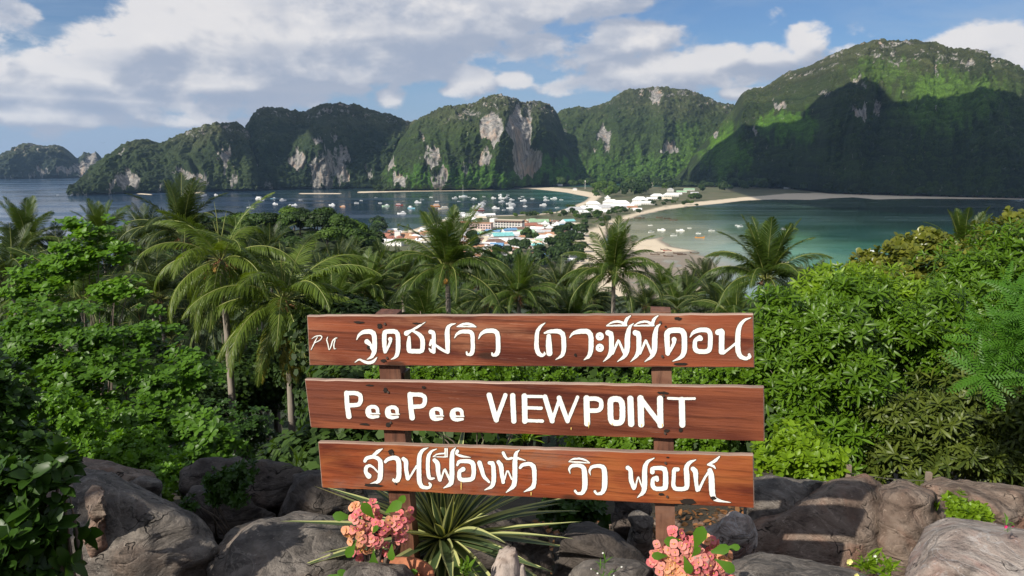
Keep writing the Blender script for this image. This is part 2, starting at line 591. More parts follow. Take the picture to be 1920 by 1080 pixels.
M_d = massif('central_hill', 700, 1095,
             [(700, 345), (728, 300), (745, 275), (765, 245), (785, 225), (810, 212), (835, 202), (870, 200), (890, 198), (905, 186), (925, 181), (945, 182), (965, 188), (985, 195), (1000, 191), (1015, 192), (1030, 199), (1043, 210), (1052, 235), (1070, 285), (1095, 335)],
             [(700, 359), (760, 358), (860, 357), (950, 356), (1000, 351), (1095, 347)], 430, canopy=12, amp=58, seed=8, nrow=190, prof_a=.6,
             greens=((.024, .042, .013), (.048, .088, .018)),
             folds=[(930, .62, 46, .28, 55), (1000, .42, 44, .3, 60), (845, .4, 50, .5, 50), (1025, .55, 26, .5, 60)],
             rocks=[(920, 240, 28, 34, .95), (978, 270, 24, 66, 1.5), (990, 305, 26, 32, 1.5), (968, 215, 10, 24, .9), (962, 240, 12, 40, .9), (812, 290, 14, 20, .75), (740, 312, 11, 14, .8),
                    (755, 340, 16, 12, .85), (902, 302, 20, 12, .85), (825, 335, 15, 20, .85), (868, 222, 36, 10, .4), (870, 316, 10, 8, .7), (795, 252, 8, 12, .6), (905, 285, 8, 8, .6)],
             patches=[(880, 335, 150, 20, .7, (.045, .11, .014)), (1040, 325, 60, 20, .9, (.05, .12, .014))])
M_f = massif('great_hill', 1270, 2120,
             [(1270, 345), (1300, 300), (1330, 262), (1360, 225), (1383, 200), (1392, 175), (1410, 168), (1438, 166), (1452, 152), (1475, 139), (1510, 130), (1545, 112), (1575, 100), (1610, 86), (1640, 79), (1680, 80), (1715, 78), (1750, 84), (1785, 98), (1800, 94), (1835, 97), (1860, 112), (1885, 116), (1905, 128), (1925, 145), (1960, 150), (2000, 170), (2060, 200), (2120, 240)],
             [(1270, 350), (1400, 352), (1480, 356), (1560, 364), (1700, 368), (1920, 373), (2120, 376)],
             [(1270, 500), (1600, 700), (2120, 700)], canopy=12, amp=62, seed=31, nrow=230, prof_a=.72,
             greens=((.022, .038, .012), (.046, .082, .017)), top=(.05, .056, .026),
             folds=[(1600, .5, 70, .3, 90), (1800, .5, 80, .3, 60), (1400, .6, 40, .4, 60)],
             rocks=[(1458, 200, 15, 9, 1.0), (1418, 242, 6, 9, .9), (1612, 210, 12, 18, 1.0), (1642, 203, 7, 16, 1.0), (1750, 142, 5, 10, 1.0), (1815, 112, 14, 8, .85), (1853, 118, 6, 9, .8), (1674, 118, 8, 6, .6), (1545, 175, 18, 6, .55), (1605, 155, 20, 5, .6), (1337, 255, 8, 12, .8)],
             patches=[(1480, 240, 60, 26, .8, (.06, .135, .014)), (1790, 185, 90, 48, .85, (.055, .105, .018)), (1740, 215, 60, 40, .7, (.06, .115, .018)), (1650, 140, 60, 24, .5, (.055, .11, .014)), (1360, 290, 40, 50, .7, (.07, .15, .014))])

# ------------------------------------------------------------------ unseen clouds added over the viewpoint, outlined to cast shade on the hills
CLM, T = new_mat('shade_cloud_white')
bs = T.n('ShaderNodeBsdfDiffuse', ins={0: (.85, .86, .88, 1)})
T.n('ShaderNodeOutputMaterial', ins={0: bs.outputs[0]})


def locate(Ms, px, py):
    best = None
    for M in Ms:
        d = (M['px'] - px) ** 2 + (M['py'] - py) ** 2
        d = d + np.where(d < 40, (M['Y'] - 1500) * .01, 0)
        i = np.unravel_index(np.argmin(d), d.shape)
        if best is None or d[i] < best[0]:
            best = (d[i], M['X'][i], M['Y'][i], M['Z'][i])
    return best[1:]


def shade_cloud(name, outline, alt, thick, label, seed=0):
    pts = []
    for o in outline:
        if len(o) == 3:
            P0 = o
        elif o[1] > 366:
            P0 = gp(o[0], o[1], 0)
        else:
            P0 = locate([M_f, M_c, M_d], *o)
        t = (alt - P0[2]) / -SUND[2]
        pts.append((P0[0] - SUND[0] * t, P0[1] - SUND[1] * t))
    pts = np.array(pts)
    # densify, ragged edge
    dense = []
    for i in range(len(pts)):
        a, b = pts[i], pts[(i + 1) % len(pts)]
        for k in range(6):
            dense.append(a + (b - a) * k / 6)
    dense = np.array(dense)
    c = dense.mean(0)
    n = len(dense)
    rings = 10
    V, F = [], []
    for side, top in ((1, thick), (-1, thick * .25)):
        for r in range(rings):
            f = 1 - r / rings
            for k in range(n):
                p = c + (dense[k] - c) * f
                jz = 1 + .5 * (vn(np.array(p[0] / 120.), np.array(p[1] / 120.), seed) - .5)
                V.append((p[0], p[1], alt + side * top * math.sqrt(max(0, 1 - f ** 2.5)) * jz))
        V.append((c[0], c[1], alt + side * top))
    m = rings * n + 1
    for s in range(2):
        o = s * m
        for r in range(rings - 1):
            for k in range(n):
                q = (o + r * n + k, o + r * n + (k + 1) % n, o + (r + 1) * n + (k + 1) % n, o + (r + 1) * n + k)
                F.append(q if s == 0 else q[::-1])
        for k in range(n):
            q = (o + (rings - 1) * n + k, o + (rings - 1) * n + (k + 1) % n, o + m - 1)
            F.append(q if s == 0 else q[::-1])
    o = obj(name, mesh(name, V, F, [CLM], True))
    tag(o, label, 'added_shade_cloud')
    return o


shade_cloud('added_shade_cloud', [(1288, 345), (1298, 318), (1320, 292), (1350, 268), (1372, 262), (1400, 255), (1430, 255), (1465, 246), (1500, 236), (1503, 215), (1528, 194),
                      (1545, 188), (1570, 170), (1590, 160), (1615, 154), (1640, 157), (1660, 176), (1678, 200), (1700, 212), (1712, 197), (1726, 206), (1750, 226), (1790, 242),
                      (1835, 256), (1880, 250), (1905, 225), (1940, 215), (2050, 235), (2100, 300), (2250, 345, 0)[:2], (2200, 420), (1950, 405), (1700, 400), (1540, 390), (1420, 374), (1340, 366)],
            1150, 60, 'broad flat cumulus shape added out of view to shade the bay and the great hill', 3)
shade_cloud('added_shade_cloud', [(458, 250), (470, 215), (500, 198), (550, 205), (600, 196), (650, 190), (720, 210), (775, 226), (760, 250), (735, 262), (715, 300), (690, 330), (665, 330), (668, 280), (640, 250), (600, 238), (560, 245), (545, 280), (535, 330), (510, 345), (470, 345), (462, 300)],
            1250, 50, 'small ragged cumulus shape added out of view to shade the dark hill', 7)
# ------------------------------------------------------------------ sea, shore and land
LAND = [(1700, 362), (1600, 362), (1480, 364), (1440, 368), (1400, 371), (1330, 378.5), (1250, 388), (1190, 403), (1140, 419), (1110, 436), (1092, 455), (1086, 480), (1092, 512),
        (1120, 560), (1400, 640), (1400, 700), (200, 700), (450, 470), (640, 462), (712, 446), (745, 437), (775, 433), (800, 424), (835, 412), (880, 408), (930, 406), (1000, 404), (1045, 399),
        (1080, 388), (1108, 378), (1122, 370), (1106, 362), (1070, 356), (1030, 352), (990, 350), (985, 345), (1000, 338), (1300, 334), (1500, 345), (1700, 352)]
# strips of sand between the land and the water, drawn as one more outline further out
SAND = [(1940, 374), (1720, 372.5), (1640, 374), (1600, 370), (1560, 372), (1520, 375), (1450, 374), (1400, 376), (1340, 383), (1290, 387.5), (1250, 393), (1200, 404), (1163, 419), (1142, 436), (1134, 447), (1130, 462), (1145, 478),
        (1180, 500), (1190, 560), (1400, 640), (1400, 700), (200, 700), (450, 460), (640, 458), (712, 443), (745, 433.5), (775, 430), (800, 421), (835, 410), (880, 406.5), (930, 404), (1000, 402), (1045, 397),
        (1075, 386), (1098, 376), (1104, 370), (1085, 366), (1060, 361), (1030, 357.5), (1000, 354.5), (980, 354), (950, 354.5), (985, 340), (1300, 332), (1500, 341), (1700, 350), (1940, 368)]
BAR1 = [(1150, 440), (1180, 437), (1182, 450), (1160, 462), (1140, 462)]
BAR2 = [(1172, 455), (1215, 448), (1248, 444), (1240, 452), (1262, 463), (1312, 471), (1290, 473), (1240, 474), (1185, 470), (1160, 466)]
FLAT = [(1160, 468), (1230, 472), (1290, 474), (1330, 484), (1345, 500), (1330, 540), (1200, 620), (1100, 620), (1090, 500), (1130, 470)]
SPITS = [[(380, 359.5), (345, 361), (350, 363), (385, 362.5)], [(262, 362), (285, 364), (285, 366), (255, 364)], [(670, 362), (760, 359.5), (860, 358), (950, 356), (950, 354), (670, 359)], [(560, 362), (640, 362), (640, 364), (560, 364)]]


def w2(poly):
    return np.array([gp(x, y)[:2] for x, y in poly])


def sdist(X, Y, poly):
    """signed distance in metres, positive inside"""
    n = len(poly)
    d = np.full(X.shape, 1e12)
    ins = np.zeros(X.shape, bool)
    for i in range(n):
        ax, ay = poly[i]
        bx, by = poly[(i + 1) % n]
        ex, ey = bx - ax, by - ay
        t = np.clip(((X - ax) * ex + (Y - ay) * ey) / (ex * ex + ey * ey + 1e-9), 0, 1)
        d = np.minimum(d, (X - ax - t * ex) ** 2 + (Y - ay - t * ey) ** 2)
        c = ((ay > Y) != (by > Y)) & (X < ex * (Y - ay) / (by - ay + 1e-12) + ax)
        ins ^= c
    return np.where(ins, 1, -1) * np.sqrt(d)


px = np.arange(-60, 2100, 3.0)
py = np.concatenate([np.arange(352, 400, .55), np.arange(400, 520, 1.1), np.arange(520, 640, 5)])
PX, PY = np.meshgrid(px, py)
v_ = (540 - PY) / FPX
dz = -math.sin(PITCH) + v_ * math.cos(PITCH)
dy = math.cos(PITCH) + v_ * math.sin(PITCH)
GX, GY = (PX - 960) / FPX * (-CAMZ / dz), dy * (-CAMZ / dz)
sl = sdist(GX, GY, w2(LAND))
ss = sdist(GX, GY, w2(SAND))
hz = np.clip(ss * .035, -3.0, 1.2) + np.clip(sl * .05, 0, 1.4)
for b, hh in ((BAR1, .32), (BAR2, .32)):
    hz = np.maximum(hz, np.clip(sdist(GX, GY, w2(b)) * .03, -3, hh))
sf = sdist(GX, GY, w2(FLAT))
wet = np.clip(sf * .02, -3, .06)
hz = np.maximum(hz, wet)
for sp_ in SPITS:
    hz = np.maximum(hz, np.clip(sdist(GX, GY, w2(sp_)) * .05, -3, .5))
hz = hz + (fbm(GX / 26, GY / 26, 3, 5) - .5) * np.where(hz < .7, .26, 0)
wetness = 1 - sstep(.02, .30, hz)
green = sstep(2, 14, sl + 10 * (fbm(GX / 14, GY / 14, 3, 3) - .5))
sand = np.array([.62, .53, .40]); wets = np.array([.22, .185, .145]); grn = np.array([.045, .075, .018]); drt = np.array([.15, .125, .075])
c = sand * (1 - wetness[..., None]) + wets * wetness[..., None]
nn = fbm(GX / 30, GY / 30, 3, 9)[..., None]
c = c * (1 - green[..., None]) + (grn * nn + drt * (1 - nn)) * green[..., None]
SHO, T = new_mat('shore_sand')
a = T.n('ShaderNodeAttribute', attribute_name='tint')
g_ = T.n('ShaderNodeNewGeometry')
cc = T.mix(1.0, a.outputs['Color'], T.mix(T.noise(g_.outputs['Position'], .4, 5), (.8, .8, .8), (1.18, 1.15, 1.1)), 'MULTIPLY')
bs = T.n('ShaderNodeBsdfPrincipled', ins={'Base Color': cc, 'Roughness': .8})
T.n('ShaderNodeOutputMaterial', ins={0: bs.outputs[0]})
V = np.stack([GX, GY, hz], -1).reshape(-1, 3)
o = obj('shore', mesh('shore', V, grid_faces(*PX.shape), [SHO], True, {'tint': c.reshape(-1, 3)}))
o['kind'] = 'structure'

# water: sea bed, depth and the reflected sky and hills, painted in as control points
WC = [(-400, 345, (.030, .055, .095)), (50, 345, (.035, .062, .10)), (100, 380, (.030, .058, .098)), (240, 430, (.035, .066, .105)), (180, 400, (.03, .06, .10)), (300, 372, (.022, .045, .085)), (430, 372, (.008, .022, .050)), (560, 380, (.006, .021, .045)), (640, 400, (.007, .024, .046)), (760, 395, (.006, .024, .042)),
      (700, 375, (.006, .022, .040)), (900, 385, (.007, .026, .038)), (1000, 385, (.010, .032, .042)), (960, 358, (.045, .080, .062)), (850, 361, (.040, .070, .060)), (700, 365, (.030, .055, .055)), (560, 364, (.022, .045, .055)), (1060, 372, (.018, .090, .065)), (1040, 364, (.035, .12, .085)),
      (1090, 381, (.03, .10, .07)), (740, 425, (.035, .080, .085)), (650, 420, (.012, .04, .060)), (800, 412, (.02, .05, .06)),
      (1180, 425, (.15, .15, .10)), (1220, 415, (.11, .12, .065)), (1300, 400, (.06, .085, .035)), (1260, 430, (.12, .13, .08)), (1350, 400, (.022, .045, .025)), (1420, 390, (.012, .030, .022)), (1300, 440, (.12, .14, .10)), (1340, 455, (.13, .16, .13)),
      (1400, 430, (.045, .085, .055)), (1400, 460, (.10, .15, .13)), (1400, 490, (.13, .17, .16)), (1480, 420, (.012, .040, .032)), (1480, 450, (.035, .10, .06)), (1520, 480, (.06, .15, .11)), (1560, 500, (.07, .18, .14)), (1620, 470, (.02, .085, .06)), (1600, 440, (.008, .040, .032)),
      (1700, 400, (.006, .022, .02)), (1800, 400, (.006, .022, .022)), (1900, 400, (.006, .022, .024)), (1600, 395, (.008, .026, .02)), (1520, 380, (.025, .055, .035)), (1640, 378, (.03, .06, .04)), (1750, 450, (.008, .04, .035)), (1700, 520, (.05, .14, .10)), (1240, 480, (.17, .16, .13)), (1330, 500, (.17, .17, .15)), (1450, 530, (.12, .17, .16))]
px = np.concatenate([np.arange(-2600, -60, 80), np.arange(-60, 1980, 7.0), np.arange(1980, 4600, 80)])
py = np.concatenate([[300.3, 301, 303, 306, 310, 316, 324, 332], np.arange(338, 400, 1.2), np.arange(400, 560, 3), [580, 620, 680, 760, 900, 1100]])
PX, PY = np.meshgrid(px, py)
v_ = (540 - PY) / FPX
dz = -math.sin(PITCH) + v_ * math.cos(PITCH)
dy = math.cos(PITCH) + v_ * math.sin(PITCH)
GX, GY = (PX - 960) / FPX * (-CAMZ / dz), dy * (-CAMZ / dz)
wx = 60 * (fbm(PX / 90, PY / 14, 3, 77) - .5)
wy = 12 * (fbm(PX / 120 + 50, PY / 12, 3, 78) - .5)
num, den = np.zeros(PX.shape + (3,)), np.zeros(PX.shape)
for (cx, cy, cl) in WC:
    q = ((PX + wx - cx) / 60.0) ** 2 + ((PY + wy - cy) / 14.0) ** 2
    w_ = 1 / (q + .08) ** 2
    num += w_[..., None] * np.array(cl)
    den += w_
c = num / den[..., None]
lag = sstep(1120, 1200, PX) * sstep(352, 380, PY)
c = c * (1 + lag[..., None] * np.array([1.15, .95, .65]) * sstep(388, 450, PY)[..., None] * (1 - .5 * sstep(1450, 1650, PX))[..., None])
c = c * (1 - .25 * (1 - lag[..., None]) * np.array([1.0, .6, .3]))
c *= (.8 + .4 * fbm(PX / 150, PY / 7, 4, 91))[..., None]
WAT, T = new_mat('sea_water')
a = T.n('ShaderNodeAttribute', attribute_name='tint')
g_ = T.n('ShaderNodeNewGeometry')
pos = g_.outputs['Position']
h = T.m('ADD', T.noise(T.scalevec(pos, (.05, .11, 1)), 1.0, 6, .6), T.m('MULTIPLY', T.noise(T.scalevec(pos, (.006, .014, 1)), 1.0, 3, .5), 2.0))
bmp = T.n('ShaderNodeBump', ins={'Strength': .16, 'Distance': 1.2, 'Height': h})
ruf = T.m('ADD', .10, T.m('MULTIPLY', T.ramp(T.noise(T.scalevec(pos, (.0022, .007, 1)), 1.0, 4, .6), .35, .7), .22))
bs = T.n('ShaderNodeBsdfPrincipled', ins={'Base Color': a.outputs['Color'], 'Roughness': ruf, 'Normal': bmp.outputs[0], 'IOR': 1.33})
bs.inputs['Specular IOR Level'].default_value = .5
T.n('ShaderNodeOutputMaterial', ins={0: bs.outputs[0]})
V = np.stack([GX, GY, 0 * GX], -1).reshape(-1, 3)
o = obj('sea', mesh('sea', V, grid_faces(*PX.shape), [WAT], False, {'tint': c.reshape(-1, 3)}))
o['kind'] = 'structure'

# ------------------------------------------------------------------ the hillside below the viewpoint
def ground_h(x, y):
    x = np.asarray(x, float); y = np.asarray(y, float)
    r = np.maximum(y, -20)
    h = np.interp(r, [-20, -6, 1.4, 2.6, 5, 8, 14, 30, 60, 150, 230, 300, 420, 560, 680, 1200], [101, 99.2, 98.5, 97.75, 97.2, 96.2, 93.6, 86, 74.5, 50, 38, 27, 13, 3.2, 1.6, 1.2])
    # wooded knoll towards the bay on the left
    h = h + 43 * np.exp(-(((x + 84) / 66) ** 2 + ((y - 305) / 75) ** 2))
    h = h + 22 * np.exp(-(((x + 330) / 160) ** 2 + ((y - 330) / 120) ** 2))
    # shoulder on the right hand
    rr = sstep(2.0, 9.0, x - .12 * y) * (1 - sstep(20, 60, y))
    h = h + rr * np.interp(y, [-20, 4, 12, 30, 60], [1.0, .6, 1.6, 3.5, 0])
    lim = -40 + 0 * x
    off = sstep(0, 1, (np.abs(x - 40) - (150 + .95 * np.clip(y, 0, 700))) / 200)
    h = h * (1 - off) - 6 * off
    h = h + (fbm(x / 6, y / 6, 4, 2) - .5) * np.interp(r, [0, 6, 30, 400, 600], [.25, .5, 2.5, 4, .3])
    # left of the isthmus the slope falls into the bay
    return h


ys = np.concatenate([np.linspace(-20, 12, 90), np.geomspace(12.4, 760, 150)])
us = np.linspace(-1.6, 1.6, 240)
UU, YY = np.meshgrid(us, ys)
XX = UU * (np.abs(YY) + 14)
HH = ground_h(XX, YY)
# sink below the sea where the land outline ends
sl = sdist(XX, YY, w2(LAND))
HH = np.where(YY > 480, np.minimum(HH, np.where(sl > 0, HH, -1.5)), HH)
HH = np.where(YY > 600, np.minimum(HH, .9), HH)
GRD, T = new_mat('hillside_soil')
g_ = T.n('ShaderNodeNewGeometry')
pos = g_.outputs['Position']
cc = T.mix(T.ramp(T.noise(pos, .9, 8, .7), .38, .62), (.028, .022, .013), (.075, .058, .036))
cc = T.mix(T.ramp(T.noise(pos, .35, 6, .7), .52, .66), cc, (.03, .05, .012))
sy_ = T.n('ShaderNodeSeparateXYZ', ins={0: pos})
cc = T.mix(T.m('MULTIPLY', T.ramp(sy_.outputs[1], 9, 40), .88), cc, T.mix(T.noise(pos, .5, 6, .7), (.010, .022, .006), (.035, .065, .014)))
bmp = T.n('ShaderNodeBump', ins={'Strength': .8, 'Distance': .08, 'Height': T.noise(pos, 7, 8, .75)})
bs = T.n('ShaderNodeBsdfPrincipled', ins={'Base Color': cc, 'Roughness': .95, 'Normal': bmp.outputs[0]})
T.n('ShaderNodeOutputMaterial', ins={0: bs.outputs[0]})
V = np.stack([XX, YY, HH], -1).reshape(-1, 3)
o = obj('hillside', mesh('hillside', V, grid_faces(*XX.shape), [GRD], True))
o['kind'] = 'structure'

# ------------------------------------------------------------------ haze
HZ, T = new_mat('haze_air')
pv = T.n('ShaderNodeVolumePrincipled', ins={'Color': (.42, .66, 1.0, 1), 'Density': .000034, 'Anisotropy': .2})
T.n('ShaderNodeOutputMaterial', ins={1: pv.outputs[0]})
mb = MB().box(-7000, 7000, -600, 9000, -10, 640)
o = obj('haze', mb.mesh('haze', [HZ]))
o['kind'] = 'stuff'
# ------------------------------------------------------------------ wood
def wood(name, dark, lite, patch, rough=.45, gs=1.0, wear=.35, fib=(.8, 14, 14), off=0.0):
    m, T = new_mat(name)
    tc = T.n('ShaderNodeTexCoord')
    mp = T.n('ShaderNodeMapping', ins={'Vector': tc.outputs['Object']})
    mp.inputs['Location'].default_value = (off, off * 1.7, off * .3)
    o = mp.outputs[0]
    fine = T.noise(T.scalevec(o, (fib[0] * 2.2 * gs, fib[1] * 4 * gs, fib[2] * 4 * gs)), 1.0, 8, .72)
    band = T.noise(T.scalevec(o, (fib[0] * gs, fib[1] * .5 * gs, fib[2] * .55 * gs)), 1.0, 6, .6, .8)
    blot = T.noise(T.scalevec(o, (1.6, 4, 4.5)), 1.0, 5, .6, .4)
    c = T.mix(T.ramp(band, .34, .66), dark, lite)
    c = T.mix(T.m('MULTIPLY', T.ramp(blot, .46, .66), .8), c, patch)
    c = T.mix(T.m('MULTIPLY', T.ramp(fine, .50, .66), .6), c, tuple(x * .42 for x in dark))
    sc = T.noise(T.scalevec(o, (5, 60, 55)), 1.0, 7, .7)
    ww = T.m('MULTIPLY', T.ramp(sc, .62, .70), wear)
    c = T.mix(ww, c, (.45, .30, .22))
    grey = T.noise(T.scalevec(o, (.9, 2.2, 2.6)), 1.0, 7, .7, .5)
    c = T.mix(T.m('MULTIPLY', T.ramp(grey, .54, .72), .42), c, (.22, .155, .13))
    # knots
    vo = T.n('ShaderNodeTexVoronoi', ins={'Vector': T.scalevec(o, (2.2, 6.5, 6.5)), 'Scale': 1.0, 'Randomness': 1.0})
    c = T.mix(T.m('MULTIPLY', T.ramp(vo.outputs['Distance'], .13, .07), .75), c, (.03, .015, .008))
    b = T.n('ShaderNodeBump', ins={'Strength': .8, 'Distance': .004, 'Height': T.m('ADD', fine, T.m('MULTIPLY', band, .6))})
    bs = T.n('ShaderNodeBsdfPrincipled', ins={'Base Color': c, 'Roughness': T.m('ADD', rough, T.m('MULTIPLY', ww, .5)), 'Normal': b.outputs[0]})
    bs.inputs['Specular IOR Level'].default_value = .35
    T.n('ShaderNodeOutputMaterial', ins={0: bs.outputs[0]})
    return m


WD1 = wood('varnished_board_top', (.075, .016, .009), (.26, .070, .030), (.33, .135, .070), off=3)
WD2 = wood('varnished_board_middle', (.085, .020, .011), (.24, .072, .032), (.15, .045, .026), off=11)
WD3 = wood('varnished_board_bottom', (.080, .015, .008), (.28, .066, .022), (.33, .105, .032), off=23, wear=.25)
WDE = wood('weathered_board_edge', (.20, .13, .10), (.42, .30, .24), (.30, .19, .14), rough=.75, off=5)
WDP = wood('worn_post_wood', (.055, .022, .014), (.15, .060, .034), (.21, .105, .065), rough=.6, fib=(14, 14, .9), wear=.8, off=2)
m, T = new_mat('white_paint')
tc = T.n('ShaderNodeTexCoord')
n_ = T.noise(tc.outputs['Object'], 40, 5, .6)
bs = T.n('ShaderNodeBsdfPrincipled', ins={'Base Color': T.mix(T.ramp(n_, .35, .7), (.80, .78, .72), (.88, .87, .83)), 'Roughness': .5})
T.n('ShaderNodeOutputMaterial', ins={0: bs.outputs[0]})
PAINT = m


def plain(name, col, rough=.6, metal=0.0, nscale=None, amt=.25, bump=0.0, spec=.5):
    m, T = new_mat(name)
    c = col
    kw = {}
    if nscale:
        g_ = T.n('ShaderNodeTexCoord')
        f = T.noise(g_.outputs['Object'], nscale, 6, .65)
        c = T.mix(T.ramp(f, .3, .7), tuple(x * (1 - amt) for x in col), tuple(x * (1 + amt) for x in col))
        if bump:
            b = T.n('ShaderNodeBump', ins={'Strength': .6, 'Distance': bump, 'Height': f})
            kw['Normal'] = b.outputs[0]
    else:
        c = (*col, 1)
    bs = T.n('ShaderNodeBsdfPrincipled', ins={'Base Color': c, 'Roughness': rough, 'Metallic': metal, **kw})
    bs.inputs['Specular IOR Level'].default_value = spec
    T.n('ShaderNodeOutputMaterial', ins={0: bs.outputs[0]})
    return m


LETTER_SHADE = plain('letter_edge_shade', (.10, .055, .035), .8, nscale=30)  # dark ring painted round each letter as the shade of its carved edge
DRIP = plain('yellow_paint_drip', (.70, .48, .14), .5)
NAILM = plain('rusty_nail', (.06, .04, .03), .7)
HOLE = plain('dark_wood_hole', (.012, .007, .004), .9)

# ------------------------------------------------------------------ viewpoint sign
# sign plane: left end further away, right end nearer
DL, DR_ = 3.15, 2.80
pL = np.array(at(575, 700, DL)); pR = np.array(at(1425, 700, DR_))
ex = np.array([pR[0] - pL[0], pR[1] - pL[1], 0.0]); ex /= np.linalg.norm(ex)
ez = np.array([0, 0, 1.0])
ey = np.cross(ez, ex)               # pointing away from the camera
O = pL.copy(); O[2] = 99.0
CAMP = np.array([0, 0, CAMZ])


def onplane(px, py, off=0.0):
    """local (x, z) in the sign plane of what is seen at a pixel"""
    d = np.array(pdir(px, py))
    Q = O + ey * off
    t = np.dot(Q - CAMP, ey) / np.dot(d, ey)
    p = CAMP + d * t - O
    return float(np.dot(p, ex)), float(p[2])


SIGN = empty('viewpoint_sign', tuple(O), math.atan2(ex[1], ex[0]),
             'weathered three-board wooden sign with white carved lettering standing among the rocks', 'sign')
TH = .030
boards = [
    ('top', [(575, 592), (1413, 589), (1415, 690), (580, 685)], WD1),
    ('middle', [(571, 712), (1433, 726), (1434, 825), (582, 800)], WD2),
    ('bottom', [(596, 829), (1413, 854), (1415, 950), (603, 912)], WD3),
]
BO = []
rs = random.Random(4)
for bn, q, mt in boards:
    P4 = [onplane(*p) for p in q]              # tl, tr, br, bl on the front face
    nseg = 40
    V, F, MI = [], [], []
    rim = []
    for i in range(nseg + 1):
        f = i / nseg
        rim.append((P4[3][0] + (P4[2][0] - P4[3][0]) * f, P4[3][1] + (P4[2][1] - P4[3][1]) * f + rs.uniform(-.0016, .0016)))
    for i in range(nseg + 1):
        f = 1 - i / nseg
        rim.append((P4[0][0] + (P4[1][0] - P4[0][0]) * f, P4[0][1] + (P4[1][1] - P4[0][1]) * f + rs.uniform(-.0016, .0016)))
    n = len(rim)
    b = .004
    cx = sum(p[0] for p in rim) / n; cz = sum(p[1] for p in rim) / n

    def ins(p, d):
        return (p[0] - math.copysign(d, p[0] - cx) if abs(p[0] - cx) > .7 * abs(P4[1][0] - P4[0][0]) / 2 and False else p[0], p[1])
    hw = (P4[1][0] - P4[0][0]) / 2
    def sh(p, d):
        sx = 1 - d / hw
        return (cx + (p[0] - cx) * sx, p[1] - math.copysign(d, p[1] - (P4[3][1] + (P4[2][1] - P4[3][1]) * 0 + cz + (P4[1][1] - P4[0][1]) / (2 * hw) * (p[0] - cx))))
    rings = [(b, 0.0), (0, b), (0, TH - b), (b, TH)]
    for d, y in rings:
        for p in rim:
            s_ = sh(p, d)
            V.append((s_[0], y, s_[1]))
    for r in range(3):
        for k in range(n):
            F.append((r * n + k, r * n + (k + 1) % n, (r + 1) * n + (k + 1) % n, (r + 1) * n + k)); MI.append(1)
    F.append(tuple(range(n))[::-1]); MI.append(0)
    F.append(tuple(3 * n + k for k in range(n))); MI.append(0)
    me = mesh('sign_board', V, F, [mt, WDE], mi=MI)
    import bmesh
    bm = bmesh.new(); bm.from_mesh(me); bmesh.ops.triangulate(bm, faces=[f for f in bm.faces if len(f.verts) > 4]); bmesh.ops.recalc_face_normals(bm, faces=bm.faces); bm.to_mesh(me); bm.free()
    BO.append(obj('sign_board', me, SIGN))
BO[0]['label'] = 'top board with two small initials and a line of curled lettering'
BO[1]['label'] = 'middle board lettered in Latin capitals'
BO[2]['label'] = 'bottom board with curled lettering and a yellow drip'

# posts behind the boards
for (xt0, xt1, yt, xb0, xb1, yb, cap) in ((703, 742, 588, 752, 792, 1240, 1), (1219, 1257, 584, 1236, 1272, 1240, 0)):
    a0, a1 = onplane(xt0, yt, TH), onplane(xt1, yt, TH)
    b0, b1 = onplane(xb0, yb, TH), onplane(xb1, yb, TH)
    y0, y1 = TH + .002, TH + .078
    V = []
    ns = 24
    for i in range(ns + 1):
        f = i / ns
        xa, xb_ = b0[0] + (a0[0] - b0[0]) * f, b1[0] + (a1[0] - b1[0]) * f
        z = b0[1] + (a0[1] - b0[1]) * f
        j = rs.uniform(-.0015, .0015)
        V += [(xa + j, y0, z), (xb_ + j, y0, z), (xb_ + j, y1, z + (.006 if i == ns else 0)), (xa + j, y1, z + (.006 if i == ns else 0))]
    F = []
    for i in range(ns):
        for k in range(4):
            F.append((i * 4 + k, i * 4 + (k + 1) % 4, i * 4 + 4 + (k + 1) % 4, i * 4 + 4 + k))
    F += [(3, 2, 1, 0), (ns * 4, ns * 4 + 1, ns * 4 + 2, ns * 4 + 3)]
    obj('post', mesh('post', V, F, [WDP]), SIGN)
    # worn block of bare wood showing between boards
# thin plank fixed beside the left post, seen edge on below the boards
a0, b0 = onplane(748, 940, TH), onplane(770, 1240, TH)
mb = MB()
mb.box(a0[0], a0[0] + .035, TH + .02, TH + .10, b0[1], a0[1] + .6)
obj('brace_plank', mb.mesh('brace_plank', [wood('dark_brace_wood', (.04, .02, .012), (.09, .045, .025), (.06, .03, .02), off=9, fib=(14, 14, .9))]), SIGN)

# ---- lettering: strokes (x, y, width) in board pixels, turned into cut paint shapes


def Z(ox, oy, s):
    return lambda st: [[(ox + p[0] / s, oy + p[1] / s, (p[2] if len(p) > 2 else None)) for p in line] for line in st]


def wl(w, *pts):
    """stroke of constant width; a point may carry its own width"""
    return [(p[0], p[1], p[2] if len(p) > 2 else w) for p in pts]


ZA, sA = Z(640, 560, 6.0), 6.0
ZB, sB = Z(980, 560, 4.1739), 4.1739
ZC, sC = Z(560, 560, 4.3636), 4.3636
ZD, sD = Z(640, 820, 5.0526), 5.0526
ZE, sE = Z(1040, 840, 5.0526), 5.0526
LET = [[], [], []]


def L(b, zf, s, *lines):
    LET[b].append([[(x, y, w / s) for x, y, w in ln] for ln in zf(lines)])


# top board, small initials
L(0, ZC, sC, wl(9, (103, 418, 4), (128, 365), (155, 312, 6)), wl(8, (108, 328, 3), (140, 306), (180, 300), (194, 312), (178, 338), (132, 362, 4)))
L(0, ZC, sC, wl(9, (240, 312, 5), (230, 335), (243, 375), (250, 424, 4), (266, 392), (278, 345), (300, 322), (318, 320, 4)), wl(8, (300, 330), (288, 385), (292, 410), (306, 408, 3)))
